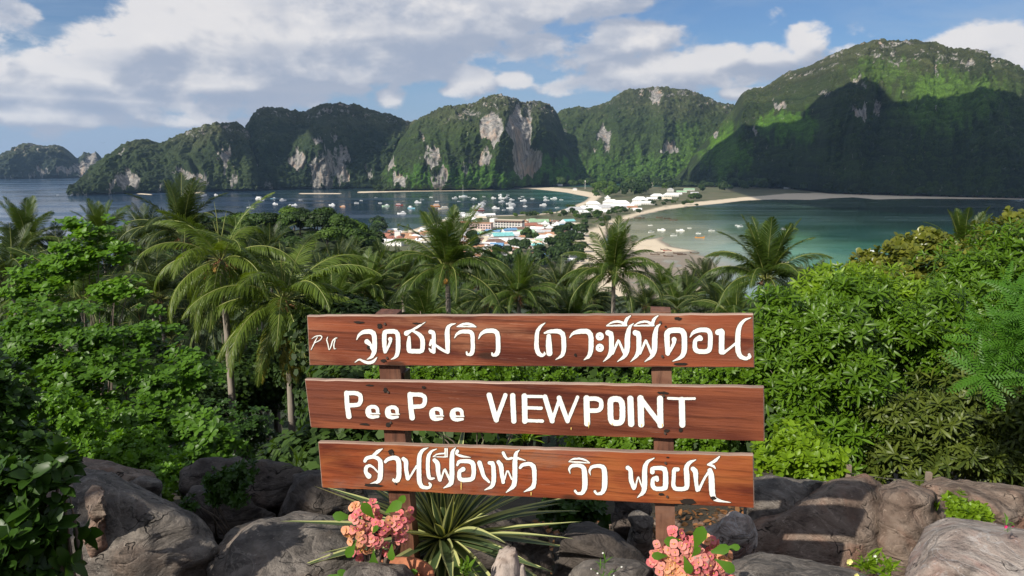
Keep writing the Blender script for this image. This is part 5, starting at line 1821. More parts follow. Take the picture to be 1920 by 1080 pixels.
# ------------------------------------------------------------------ boulders
def rock_mat(name, base, lite, warm, warm_amt=.3):
    m, T = new_mat(name)
    tc = T.n('ShaderNodeTexCoord')
    o = tc.outputs['Object']
    n1 = T.noise(o, 3.2, 8, .65, .4)
    n2 = T.noise(T.scalevec(o, (1, 1, 2.2)), 9, 9, .75, .2)
    n3 = T.noise(o, 1.7, 5, .6, .8)
    c = T.mix(T.ramp(n1, .33, .68), base, lite)
    c = T.mix(T.m('MULTIPLY', T.ramp(n3, .48, .66), warm_amt), c, warm)
    c = T.mix(T.m('MULTIPLY', T.ramp(n2, .47, .66), .75), c, tuple(x * .30 for x in base))
    # pale mineral veins
    vn_ = T.n('ShaderNodeTexNoise', noise_dimensions='3D', ins={'Vector': T.scalevec(o, (1.2, 1.2, 3.4)), 'Scale': 2.2, 'Detail': 6.0, 'Distortion': 1.2})
    vv = T.m('ABSOLUTE', T.m('SUBTRACT', vn_.outputs['Fac'], .5))
    c = T.mix(T.m('MULTIPLY', T.ramp(vv, .016, .003), .28), c, tuple(min(.6, x * 1.5) for x in lite))
    sp_ = T.noise(o, 26, 6, .7)
    c = T.mix(T.m('MULTIPLY', T.ramp(sp_, .60, .68), .45), c, tuple(min(.6, x * 1.9) for x in lite))
    # dark cracks
    vo = T.n('ShaderNodeTexVoronoi', feature='DISTANCE_TO_EDGE', ins={'Vector': T.n('ShaderNodeVectorMath', operation='ADD', ins={0: o, 1: T.n('ShaderNodeVectorMath', operation='SCALE', ins={0: T.noise(o, 2.2, 4, .6, out='Color'), 'Scale': 1.5}).outputs[0]}).outputs[0], 'Scale': 1.1})
    ck = T.m('MULTIPLY', T.ramp(vo.outputs['Distance'], .010, .001), T.ramp(n1, .50, .58))
    c = T.mix(T.m('MULTIPLY', ck, .85), c, (.012, .010, .008))
    hh = T.m('ADD', T.m('ADD', T.m('MULTIPLY', n1, .7), T.m('MULTIPLY', n2, .5)), T.m('MULTIPLY', ck, -.6))
    hh = T.m('ADD', hh, T.m('MULTIPLY', T.noise(o, 45, 6, .7), .12))
    hh = T.m('ADD', hh, T.m('MULTIPLY', vv, 1.4))
    b = T.n('ShaderNodeBump', ins={'Strength': 1.0, 'Distance': .07, 'Height': hh})
    bs = T.n('ShaderNodeBsdfPrincipled', ins={'Base Color': c, 'Roughness': .78, 'Normal': b.outputs[0]})
    bs.inputs['Specular IOR Level'].default_value = .3
    T.n('ShaderNodeOutputMaterial', ins={0: bs.outputs[0]})
    return m


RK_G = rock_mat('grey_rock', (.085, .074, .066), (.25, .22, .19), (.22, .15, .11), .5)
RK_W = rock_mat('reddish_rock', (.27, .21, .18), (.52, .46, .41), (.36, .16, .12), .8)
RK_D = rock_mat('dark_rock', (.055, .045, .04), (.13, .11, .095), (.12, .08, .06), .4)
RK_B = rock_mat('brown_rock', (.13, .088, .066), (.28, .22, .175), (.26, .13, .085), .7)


def rock(outline, d, th, mat, label, seed=0, back=0.0, bulge=.0, rough=.055, group=None, tilt=0.0, shelf=.6):
    """boulder whose outline from the viewpoint is given; d distance of its nearest face, th thickness"""
    rg = random.Random(seed)
    cx = sum(p[0] for p in outline) / len(outline); cy = sum(p[1] for p in outline) / len(outline)
    ymax = max(p[1] for p in outline); ymin = min(p[1] for p in outline)
    C0 = np.array(at(cx, cy, d + th * .5))
    pts = []
    for (x, y) in outline:
        f = (ymax - y) / max(1, ymax - ymin)          # higher on the picture = further back on a boulder's top
        dd = d + th * (.12 + shelf * f) + rg.uniform(-.03, .03)
        pts.append(at(x, y, dd))
        for s_, dz_ in ((.72, .0), (.35, -.02)):
            xi, yi = cx + (x - cx) * s_, cy + (y - cy) * s_
            fi = (ymax - yi) / max(1, ymax - ymin)
            pts.append(at(xi, yi, d + th * (shelf * .8 * fi) + dz_ + rg.uniform(-.03, .03) - bulge * (1 - s_)))
        q = at(cx + (x - cx) * .9, cy + (y - cy) * .9, d + th * 1.0 + back)
        pts.append(q)
        pts.append((q[0], q[1] - th * .1, q[2] - .35))
    bm = bmesh.new()
    vs = [bm.verts.new(tuple(np.array(p) - C0)) for p in pts]
    res = bmesh.ops.convex_hull(bm, input=vs)
    bmesh.ops.delete(bm, geom=[g for g in bm.verts if not g.link_faces], context='VERTS')
    # broken faces: slices taken off the block
    for q in range(13):
        nrm = Vector((rg.gauss(0, .9), -abs(rg.gauss(.9, .5)), rg.gauss(.45, .6))).normalized()
        sup = max(v.co.dot(nrm) for v in bm.verts)
        co_ = nrm * sup * rg.uniform(.68, .90)
        bmesh.ops.bisect_plane(bm, geom=bm.verts[:] + bm.edges[:] + bm.faces[:], plane_co=co_, plane_no=nrm, clear_outer=True)
        r_ = bmesh.ops.convex_hull(bm, input=bm.verts[:])
    bmesh.ops.delete(bm, geom=[g for g in bm.verts if not g.link_faces], context='VERTS')
    bmesh.ops.triangulate(bm, faces=bm.faces)
    bmesh.ops.recalc_face_normals(bm, faces=bm.faces)
    tmp = bpy.data.meshes.new('hull')
    bm.to_mesh(tmp); bm.free()
    to = bpy.data.objects.new('hull', tmp)
    COL.objects.link(to)
    md = to.modifiers.new('r', 'REMESH')
    md.mode = 'VOXEL'
    ext = max(max(abs(c) for c in v.co) for v in tmp.vertices)
    md.voxel_size = max(.013, ext / 44)
    sm_ = to.modifiers.new('s', 'SMOOTH')
    sm_.iterations = 1
    ev = to.evaluated_get(bpy.context.evaluated_depsgraph_get())
    bm = bmesh.new()
    bm.from_mesh(ev.to_mesh())
    ev.to_mesh_clear()
    bpy.data.objects.remove(to); bpy.data.meshes.remove(tmp)
    bm.normal_update()
    co = np.array([v.co[:] for v in bm.verts]); no = np.array([v.normal[:] for v in bm.verts])
    k = seed * 1.37
    a = fbm(co[:, 0] * 2.2 + k, co[:, 2] * 3.0 + co[:, 1] * 1.3, 4, seed) - .5
    b2 = 1 - np.abs(2 * fbm(co[:, 0] * 3 + co[:, 1] * 2 + k, co[:, 2] * 4.2 - co[:, 1], 4, seed + 3) - 1)
    c3 = fbm(co[:, 0] * 14 + k, co[:, 2] * 14 + co[:, 1] * 11, 3, seed + 5) - .5
    fac = np.maximum(0, np.abs(fbm(co[:, 0] * 1.3 + k, co[:, 2] * 1.6 + co[:, 1], 2, seed + 8) - .5) - .1)
    led = np.abs(((co[:, 2] * 5.0 + co[:, 0] * 1.3 + a * 1.6) % 1) - .5) - .25
    h = a * rough * 1.3 + (b2 - .7) * rough * 1.1 + c3 * rough * .45 + led * rough * .9 - fac * rough * 2.0
    co2 = co + no * h[:, None]
    for v, c in zip(bm.verts, co2):
        v.co = c
    me = bpy.data.meshes.new('boulder')
    bm.to_mesh(me); bm.free()
    me.materials.append(mat)
    me.polygons.foreach_set('use_smooth', [True] * len(me.polygons))
    o = obj('boulder', me, None, tuple(C0))
    tag(o, label, 'rock', group or 'boulders around the sign')
    return o


rock([(60, 905), (95, 888), (150, 880), (205, 893), (245, 915), (300, 945), (350, 962), (385, 985), (408, 1022), (402, 1075), (380, 1150), (40, 1150), (30, 960)], 2.75, .95, RK_G, 'large cracked grey boulder at bottom left, behind the young tree', 1, shelf=.75)
rock([(168, 905), (196, 905), (205, 930), (200, 975), (172, 985), (160, 940)], 2.85, .3, RK_B, 'upright brown slab leaning on the large cracked boulder', 2)
rock([(395, 1020), (440, 985), (500, 965), (570, 962), (640, 975), (690, 1000), (700, 1060), (690, 1150), (385, 1150), (400, 1080)], 2.7, .9, RK_G, 'broad flat grey boulder with a diagonal crack left of the flowers', 3, shelf=.85)
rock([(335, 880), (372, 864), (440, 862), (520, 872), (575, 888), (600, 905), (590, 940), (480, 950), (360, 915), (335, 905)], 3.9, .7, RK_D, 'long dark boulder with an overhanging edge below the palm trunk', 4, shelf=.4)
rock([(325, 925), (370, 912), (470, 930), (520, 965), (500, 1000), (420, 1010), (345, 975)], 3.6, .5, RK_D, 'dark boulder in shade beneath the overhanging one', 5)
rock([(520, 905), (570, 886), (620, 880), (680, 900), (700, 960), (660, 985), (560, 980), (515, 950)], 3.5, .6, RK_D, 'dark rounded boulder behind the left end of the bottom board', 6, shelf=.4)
rock([(90, 882), (130, 868), (200, 872), (285, 892), (300, 915), (250, 935), (150, 920), (90, 905)], 3.9, .8, RK_B, 'brown sunlit boulder behind the large cracked one', 7)
rock([(225, 905), (270, 892), (300, 905), (305, 930), (260, 940), (225, 925)], 3.6, .3, RK_G, 'small grey boulder between the left boulders and the bush', 8)
rock([(0, 900), (60, 885), (120, 895), (140, 940), (100, 990), (0, 1000), (-60, 950)], 3.1, .6, RK_W, 'pale sunlit boulder at the left edge, behind the young tree', 9)
# right side
rock([(1340, 1035), (1400, 985), (1470, 945), (1550, 905), (1590, 890), (1628, 887), (1655, 905), (1680, 958), (1672, 1010), (1655, 1070), (1560, 1120), (1420, 1110), (1350, 1080)], 3.45, .85, RK_B, 'big brown boulder right of the sign with the striped shadow of the boards on it', 11, shelf=.95, rough=.022)
rock([(1400, 905), (1450, 893), (1560, 897), (1560, 925), (1500, 950), (1430, 985), (1405, 960)], 3.9, .6, RK_G, 'grey boulder tucked behind the right end of the bottom board', 12, shelf=.7)
rock([(1645, 915), (1700, 908), (1755, 925), (1775, 950), (1765, 985), (1720, 1040), (1700, 1130), (1645, 1130), (1660, 1010), (1672, 960)], 3.5, .7, RK_B, 'reddish brown boulder right of the striped one', 13, shelf=.7)
rock([(1720, 910), (1760, 902), (1850, 908), (1930, 925), (1980, 950), (1960, 1000), (1850, 1005), (1780, 960), (1740, 935)], 4.0, .8, RK_B, 'brown flat-topped boulder at the right edge, under the mango trees', 14, shelf=.7)
rock([(1690, 1130), (1705, 1040), (1735, 985), (1780, 970), (1860, 985), (1940, 1000), (2040, 1010), (2040, 1160), (1700, 1160)], 2.6, .9, RK_W, 'broad pale reddish slab in the bottom right corner', 15, shelf=.9, rough=.02)
rock([(1330, 1080), (1400, 1050), (1500, 1060), (1570, 1070), (1680, 1095), (1700, 1180), (1320, 1180)], 2.6, .6, RK_G, 'flat grey stone along the bottom edge right of the pink flowers', 16, shelf=.9)
rock([(1290, 1010), (1330, 980), (1378, 960), (1405, 965), (1415, 990), (1370, 1020), (1330, 1045)], 3.3, .35, RK_W, 'rounded spotted stone between the right post and the striped boulder', 17)
rock([(1180, 970), (1200, 958), (1228, 965), (1232, 990), (1215, 1005), (1185, 1000)], 3.6, .2, RK_G, 'small rounded grey stone left of the right post', 18)
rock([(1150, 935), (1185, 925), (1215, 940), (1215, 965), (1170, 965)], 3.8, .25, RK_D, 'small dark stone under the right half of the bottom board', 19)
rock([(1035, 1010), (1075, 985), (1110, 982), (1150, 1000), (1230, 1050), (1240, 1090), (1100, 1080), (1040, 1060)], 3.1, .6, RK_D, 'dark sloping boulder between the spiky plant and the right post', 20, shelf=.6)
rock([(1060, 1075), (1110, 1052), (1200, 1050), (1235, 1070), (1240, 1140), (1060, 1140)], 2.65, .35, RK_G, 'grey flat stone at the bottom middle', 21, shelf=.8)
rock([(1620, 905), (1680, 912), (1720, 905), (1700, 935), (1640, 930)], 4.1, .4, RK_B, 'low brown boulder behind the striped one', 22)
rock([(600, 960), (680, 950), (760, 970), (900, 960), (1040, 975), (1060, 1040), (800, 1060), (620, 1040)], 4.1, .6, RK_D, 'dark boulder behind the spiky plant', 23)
rock([(640, 1070), (700, 1050), (760, 1060), (790, 1100), (700, 1180), (620, 1180)], 2.3, .4, RK_G, 'grey stone hidden under the left pink flowers', 24)

# ------------------------------------------------------------------ off to the left behind the viewpoint: a tree whose crown shades the left rocks
t = empty('shade_tree', (-6.4, -1.6, 98.8), .4, 'broadleaf tree standing behind and left of the viewpoint, shading the left rocks', 'tree')
obj('crown', NEARC[(1, 0)], t, (.9, 1.7, 3.9), None, (2.2, 2.0, 1.8))
obj('trunk', TTR, t, (0, 0, 3.2), (0, 0, 0), (1.4, 1.4, 3.6))

# ------------------------------------------------------------------ variegated agave under the sign
def agave_leaf(L_, w, curve, seed):
    r = random.Random(seed)
    V, F, MI = [], [], []
    n = 12
    for i in range(n + 1):
        f = i / n
        ww = w * (.75 + .5 * math.sin(math.pi * min(1, f * 1.15)) if f < .85 else 1.0) * (1 - f ** 5) * (1 - .35 * f)
        ww = max(ww, .0006)
        x = L_ * f * math.cos(curve * f * .5)
        z = L_ * f * math.sin(-curve * f * .5)
        for (s, u) in ((-1, 1.0), (-.62, .42), (0, 0), (.62, .42), (1, 1.0)):
            V.append((x, ww * s, z + u * ww * .42))
    for i in range(n):
        for k in range(4):
            a = i * 5 + k
            F.append((a, a + 1, a + 6, a + 5)); MI.append(1 if k in (0, 3) else 0)
    return mesh('leaf', V, F, [AG_G, AG_C], True, {'tint': [.5] * len(V)}, mi=MI)


AG_G = leaf_mat('agave_green', (.050, .085, .036), .3, .32, .08, spec=.5)
AG_C = leaf_mat('agave_cream_margin', (.42, .46, .20), .2, .38, .15)
AG = [agave_leaf(.60 + .04 * i, .027 + .003 * (i % 2), .02 + .12 * (i % 4), i) for i in range(8)]
AGD = [agave_leaf(.36, .028, .9, 50 + i) for i in range(3)]
ac = at(832, 1012, 3.32)
ag = empty('agave', ac, 0, 'spiky variegated plant with cream-edged sword leaves under the sign', 'plant')
ra = random.Random(5)
for k in range(84):
    f = (k + .5) / 84
    elv = R(78 - 88 * f) + ra.uniform(-.12, .12)
    a = k * 2.39996
    m_ = AG[ra.randint(0, 7)]
    s_ = (.62 + .5 * f if f < .5 else 1.0) * ra.uniform(.88, 1.1)
    obj('leaf', m_, ag, (.03 * math.cos(a), .03 * math.sin(a), .02), (ra.uniform(-.25, .25), -elv, a), s_ * .88)
for k in range(7):
    a = -1.57 + (k - 3) * .42
    obj('leaf', AGD[k % 3], ag, (.05 * math.cos(a), .05 * math.sin(a), -.03), (ra.uniform(-.2, .2), .25 + ra.uniform(0, .4), a), ra.uniform(.8, 1.05))
st = MB().tube([(0, 0, -.5), (0, 0, -.1), (0, 0, .06)], [.06, .07, .03], 8).mesh('stem', [BARK], True)
obj('stem', st, ag)

# ------------------------------------------------------------------ crown of thorns with pink flowers
def flower_mesh(m1, m2, seed):
    r = random.Random(seed)
    V, F, MI = [], [], []
    for s in (-1, 1):
        o = len(V)
        V.append((s * .002, 0, .001))
        n = 12
        for k in range(n + 1):
            a = -math.pi * .62 + math.pi * 1.24 * k / n
            rr = .0145 * (1 + .10 * math.cos(2 * a)) * (1 - .12 * math.exp(-(a / .25) ** 2))
            V.append((s * (rr * math.cos(a) * .78 + .0035), rr * math.sin(a), .0035 * abs(math.cos(a)) + r.uniform(-.0005, .0005) + .002))
        for k in range(n):
            f = (o, o + 1 + k, o + 2 + k)
            F.append(f if s > 0 else f[::-1]); MI.append(0)
    v, f = ball(.0032, 6, 4)
    o = len(V)
    V += [(a, b, c + .0035) for a, b, c in v]; F += [tuple(i + o for i in g) for g in f]; MI += [1] * len(f)
    return mesh('flower', V, F, [m1, m2], False, {'tint': [.5] * len(V)}, mi=MI)


PK = [leaf_mat('salmon_pink_bract', (.64, .26, .23), .18, .5, .2, (.9, .3, .25)), leaf_mat('rose_bract', (.58, .16, .18), .18, .5, .2, (.9, .2, .2)), leaf_mat('peach_bract', (.66, .32, .19), .18, .5, .2, (.9, .45, .2))]
FC = plain('flower_eye', (.55, .30, .05), .6)
FLW = [flower_mesh(PK[i % 3], FC, i) for i in range(6)]
EL_M = leaf_mat('thorn_plant_leaf', (.075, .19, .020), .3, .4, .35)
lv, lf = leaf_blade(.085, .021, 'obov', .35, .12)
ELF = mesh('leaf', lv, lf, [EL_M], True, {'tint': [.5] * len(lv)})
THM = plain('thorny_stem', (.13, .095, .07), .9, nscale=30)


def thorn_plant(px, py, d, heads, leaves, label, seed):
    r = random.Random(seed)
    b = at(px, py + 130, d + .02)
    t = empty('flowering_plant', b, 0, label, 'plant', 'pink flowering thorny plants at the sign posts')
    B = Vector(b)
    mb = MB()
    for (hx, hy, hd, hr, nf, tone) in heads:
        c = Vector(at(hx, hy, d + hd)) - B
        mid = Vector((c.x * .4 + r.uniform(-.03, .03), c.y * .4, c.z * .5))
        mb.tube([(r.uniform(-.04, .04), r.uniform(-.03, .03), -.1), mid, c + Vector((0, .02, -.03))], [.011, .009, .005], 6)
        R_ = hr * d / FPX
        pts_ = []
        for k in range(nf):
            for _ in range(30):
                a = r.uniform(0, 6.28); u = r.random() ** .5
                q = Vector((math.cos(a) * u, -math.sqrt(max(0, 1 - u * u)) * .7, math.sin(a) * u))
                if all((q - p).length > .36 for p in pts_):
                    break
            pts_.append(q)
            n_ = (q + Vector((0, -.5, .25))).normalized()
            E = n_.to_track_quat('Z', 'Y').to_euler()
            E.rotate_axis('Z', r.uniform(0, 6.28))
            mi_ = (tone + (r.random() < .3)) % 3
            obj('flower', FLW[mi_ + 3 * r.randint(0, 1)], t, c + q * R_, E, r.uniform(.9, 1.15))
            mb.tube([c + Vector((0, .02, -.03)), c + q * R_], [.002, .0015], 4)
    for k in range(46):   # thorns
        z = r.uniform(-.05, .2); a = r.uniform(0, 6.28); x, y = r.uniform(-.03, .03), r.uniform(-.02, .02)
        mb.tube([(x, y, z), (x + .025 * math.cos(a), y + .025 * math.sin(a), z + .006)], [.0022, .0003], 4)
    obj('stems', mb.mesh('stems', [THM], True), t)
    for (lx, ly, ang, s_, hd) in leaves:
        c = Vector(at(lx, ly, d + hd)) - B
        dirv = Vector((math.cos(R(ang)), -.35, math.sin(R(ang))))
        X_ = dirv.normalized()
        N_ = Vector((r.uniform(-.2, .2), -1, .45)); N_ = (N_ - X_ * N_.dot(X_)).normalized()
        Y_ = N_.cross(X_)
        M = Matrix((X_, Y_, N_)).transposed().to_4x4()
        o = obj('leaf', ELF, t)
        o.matrix_basis = Matrix.Translation(c) @ M @ Matrix.Scale(s_, 4)
    return t


thorn_plant(700, 990, 2.62,
            [(698, 957, .0, 20, 11, 1), (674, 975, -.02, 22, 12, 0), (717, 985, -.03, 19, 11, 1), (745, 980, -.01, 22, 13, 0), (760, 965, .03, 16, 9, 1), (672, 1008, -.03, 20, 10, 2), (655, 995, .02, 11, 5, 2), (703, 1010, -.02, 17, 9, 0), (688, 1024, -.03, 11, 5, 2), (730, 1032, .02, 13, 6, 1), (752, 1005, .02, 14, 8, 0), (672, 1040, 0, 9, 4, 1), (670, 952, .02, 12, 5, 2), (700, 1084, .0, 16, 8, 1)],
            [(702, 972, 118, .95, -.06), (722, 962, 42, 1.0, -.04), (735, 1020, -95, .75, -.06), (700, 1032, -88, .95, -.06), (668, 1012, -120, .9, -.05), (662, 970, 165, .9, -.02), (698, 1000, 60, .5, -.06), (745, 950, 60, .7, .02), (690, 1052, -100, .7, -.04), (640, 1075, 200, .8, -.02), (720, 1072, -30, .8, -.04), (660, 1080, 150, .7, -.03), (760, 1075, 20, .6, 0)],
            'pink flowering thorny plant in front of the left sign post', 3)
thorn_plant(1295, 1050, 2.42,
            [(1232, 1028, .0, 15, 9, 0), (1232, 1052, 0, 16, 9, 0), (1266, 1002, .03, 14, 7, 1), (1275, 1030, -.03, 24, 13, 0), (1250, 1065, -.02, 24, 14, 2), (1310, 1052, -.04, 26, 15, 0), (1285, 1075, -.03, 24, 14, 2), (1340, 1062, -.02, 20, 11, 0), (1328, 1020, .02, 18, 9, 1), (1300, 1012, .05, 12, 6, 1), (1355, 1045, .03, 16, 8, 2), (1262, 1095, -.02, 20, 10, 0), (1320, 1095, -.03, 24, 12, 0), (1240, 1090, 0, 14, 8, 1), (1360, 1090, 0, 18, 9, 1)],
            [(1302, 1030, 80, 1.15, -.05), (1285, 1018, 165, .95, -.02), (1328, 1036, 25, .9, -.04), (1282, 1042, -70, .8, -.07), (1340, 1048, -25, .95, -.05), (1252, 1042, 170, .7, -.04), (1360, 1026, 10, .6, 0), (1296, 1045, 60, .6, -.06)],
            'pink flowering thorny plant in front of the right sign post', 8)

# clay pot edge under the left plant
mb = MB()
prof = [(.10, -.22), (.13, -.05), (.145, 0), (.15, .012), (.135, .012), (.12, -.03)]
V, F = [], []
for (r_, z) in prof:
    for k in range(28):
        a = 2 * math.pi * k / 28
        V.append((r_ * math.cos(a), r_ * math.sin(a), z))
for i in range(len(prof) - 1):
    for k in range(28):
        F.append((i * 28 + k, i * 28 + (k + 1) % 28, (i + 1) * 28 + (k + 1) % 28, (i + 1) * 28 + k))
POT = plain('terracotta', (.36, .13, .06), .8, nscale=20)
c = at(745, 1085, 2.72)
tag(obj('flower_pot', mesh('flower_pot', V, F, [POT], True), None, c), 'round terracotta pot behind the left pink flowers', 'pot')

# ------------------------------------------------------------------ driftwood stump
DW = wood('weathered_driftwood', (.10, .06, .04), (.34, .25, .20), (.42, .36, .32), rough=.85, fib=(26, 26, 2.2), wear=.6, off=4)


def stump(rad, hgt, seed, top):
    n, m_ = 40, 34
    V, F = [], []
    for i in range(m_ + 1):
        f = i / m_
        for k in range(n):
            a = 2 * math.pi * k / n
            rg_ = float(fbm(np.array(a * 2.2 + seed), np.array(f * 2.0), 4, seed)) - .5
            rg2 = abs(float(fbm(np.array(math.cos(a) * 3 + seed), np.array(math.sin(a) * 3 + f * 1.5), 3, seed + 4)) - .5)
            rr = rad * (1 + .5 * rg_ - .9 * rg2 * (1 - f) + .12 * (1 - f)) * (1 - .35 * f ** 4)
            tz = hgt * f + (top * math.cos(a - .6) * f ** 3) + (.02 * rg_ * f)
            V.append((rr * math.cos(a), rr * math.sin(a) * .8, tz))
    V.append((0, 0, hgt + top * .3))
    for i in range(m_):
        for k in range(n):
            F.append((i * n + k, i * n + (k + 1) % n, (i + 1) * n + (k + 1) % n, (i + 1) * n + k))
    for k in range(n):
        F.append((m_ * n + k, m_ * n + (k + 1) % n, len(V) - 1))
    return V, F


sc_ = at(948, 1120, 2.7)
sm = empty('driftwood_stump', sc_, 0, 'weathered driftwood stump with a shorter prong at the bottom middle', 'stump')
V, F = stump(.058, .19, 3, .022)
obj('wood', mesh('wood', V, F, [DW], True), sm)
V, F = stump(.022, .14, 9, .004)
obj('prong', mesh('prong', V, F, [DW], True), sm, (.068, .0, 0), (0, -.05, 0))

# small plants at the bottom edge
def tuft(px, py, d, n, L_, w, mat, label, seed, cat='plant', spread=.9, name='small_plant', flowers=()):
    r = random.Random(seed)
    t = empty(name, at(px, py, d), 0, label, cat)
    lv, lf = leaf_blade(L_, w, 'lance', .5, .2)
    me = mesh('leaf', lv, lf, [mat], False, {'tint': [.5] * len(lv)})
    for k in range(n):
        a = k * 2.4
        e = -r.uniform(.3, 1.4)
        obj('leaf', me, t, (r.uniform(-.02, .02), r.uniform(-.02, .02), r.uniform(0, .06)), (r.uniform(-.3, .3), e, a), r.uniform(.6, 1.15))
    for (fx, fy, fr, fm) in flowers:
        c = Vector(at(fx, fy, d)) - Vector(at(px, py, d))
        mb = MB().tube([(0, 0, 0), c * .6 + Vector((.01, 0, 0)), c], [.0012, .001, .0008], 4)
        obj('flower_stalk', mb.mesh('flower_stalk', [EL_M]), t)
        V, F = [], []
        for p_ in range(5):
            a = p_ * 1.2566
            o_ = len(V)
            q = [(0, 0), (.55, -.45), (1.0, -.3), (1.0, .3), (.55, .45)]
            for (u, v) in q:
                V.append((fr * (u * math.cos(a) - v * math.sin(a)), -.002 - .3 * fr * u, fr * (u * math.sin(a) + v * math.cos(a))))
            F.append(tuple(range(o_, o_ + 5)))
        obj('flower', mesh('flower', V, F, [fm]), t, c)
    return t


YEL = plain('pale_yellow_petal', (.80, .74, .25), .6)
WHT = plain('white_petal', (.80, .80, .74), .6)
MAG = plain('magenta_petal', (.60, .03, .16), .6)
tuft(875, 1085, 2.6, 22, .055, .007, MANGO, 'small seedling with narrow leaves left of the driftwood stump', 1)
tuft(1130, 1082, 2.7, 14, .05, .003, EL_M, 'thin weeds with tiny white flowers right of the spiky plant', 2, 'weed', name='weed', flowers=[(1130, 1036, .004, WHT), (1150, 1078, .004, WHT), (1120, 1074, .004, WHT), (1108, 1066, .003, WHT), (1165, 1062, .004, WHT)])
tuft(1628, 1075, 2.7, 60, .06, .007, MANGO_Y, 'low plant with pale yellow flowers before the striped boulder', 3, name='flowering_weed', flowers=[(1592, 1052, .013, YEL), (1676, 1066, .010, YEL), (1648, 1073, .009, WHT), (1605, 1078, .010, YEL), (1660, 1058, .006, WHT), (1640, 1042, .006, WHT)])
tuft(1660, 1085, 2.65, 40, .06, .007, MANGO_Y, 'low leafy weed beside the yellow flowers', 13, name='weed')
tuft(1888, 998, 3.0, 10, .04, .005, EL_M, 'tiny plant with two magenta flowers on the pale slab', 4, name='flowering_weed', flowers=[(1885, 987, .008, MAG), (1898, 986, .006, MAG)])
tuft(985, 830, 4.6, 30, .22, .012, MANGO_Y, 'tuft of bright green grass behind the sign, above the bottom board', 5, 'grass', name='grass_tuft')
tuft(560, 880, 4.2, 16, .16, .006, MANGO_Y, 'tuft of green blades beside the palm trunk', 6, 'grass', name='grass_tuft')

# ------------------------------------------------------------------ wire fence at the right
FW = plain('old_fence_wood', (.22, .17, .13), .9, nscale=14)
WIRE = plain('fence_wire', (.10, .09, .085), .6, .6)
fp0, fp1, fp2 = Vector(at(1590, 890, 5.0)), Vector(at(1740, 905, 4.7)), Vector(at(1990, 935, 4.4))
fe = empty('wire_fence', (fp1.x, fp1.y, fp1.z - .4), 0, 'low wire fence with a short weathered wooden post behind the right-hand rocks', 'fence')
B = Vector((fp1.x, fp1.y, fp1.z - .4))
for p in (fp0, fp1, fp2):
    q = p - B
    mb = MB().box(-.016, .016, -.015, .015, -.5, .075)
    obj('post', mb.mesh('post', [FW]), fe, q)
for dz_ in (.02, -.06):
    mb = MB().tube([fp0 - B + Vector((0, -.02, dz_)), (fp0 + fp1) / 2 - B + Vector((0, -.02, dz_ - .012)), fp1 - B + Vector((0, -.02, dz_)), (fp1 + fp2) / 2 - B + Vector((0, -.02, dz_ - .014)), fp2 - B + Vector((0, -.02, dz_))], .0022, 5)
    obj('wire', mb.mesh('wire', [WIRE]), fe)
# ------------------------------------------------------------------ the town on the isthmus
WALLS = [plain('render_white', (.72, .70, .66), .8), plain('render_cream', (.62, .54, .42), .8), plain('render_grey', (.38, .36, .34), .85), plain('render_pink', (.62, .46, .42), .8)]
ROOFC = {'white': plain('roof_white', (.80, .80, .80), .5), 'grey': plain('roof_grey', (.42, .42, .43), .6, nscale=.6), 'red': plain('roof_red', (.30, .12, .08), .7, nscale=.6), 'rust': plain('roof_rust', (.36, .19, .11), .8, nscale=.6),
         'brown': plain('roof_brown', (.17, .105, .08), .8, nscale=.6), 'blue': plain('roof_blue', (.13, .27, .46), .5, nscale=.6), 'turquoise': plain('roof_turquoise', (.20, .50, .50), .5, nscale=.6), 'green': plain('roof_green', (.26, .40, .25), .6, nscale=.6), 'cream': plain('roof_cream', (.58, .50, .38), .7)}
WIN = plain('dark_window', (.03, .035, .04), .25)


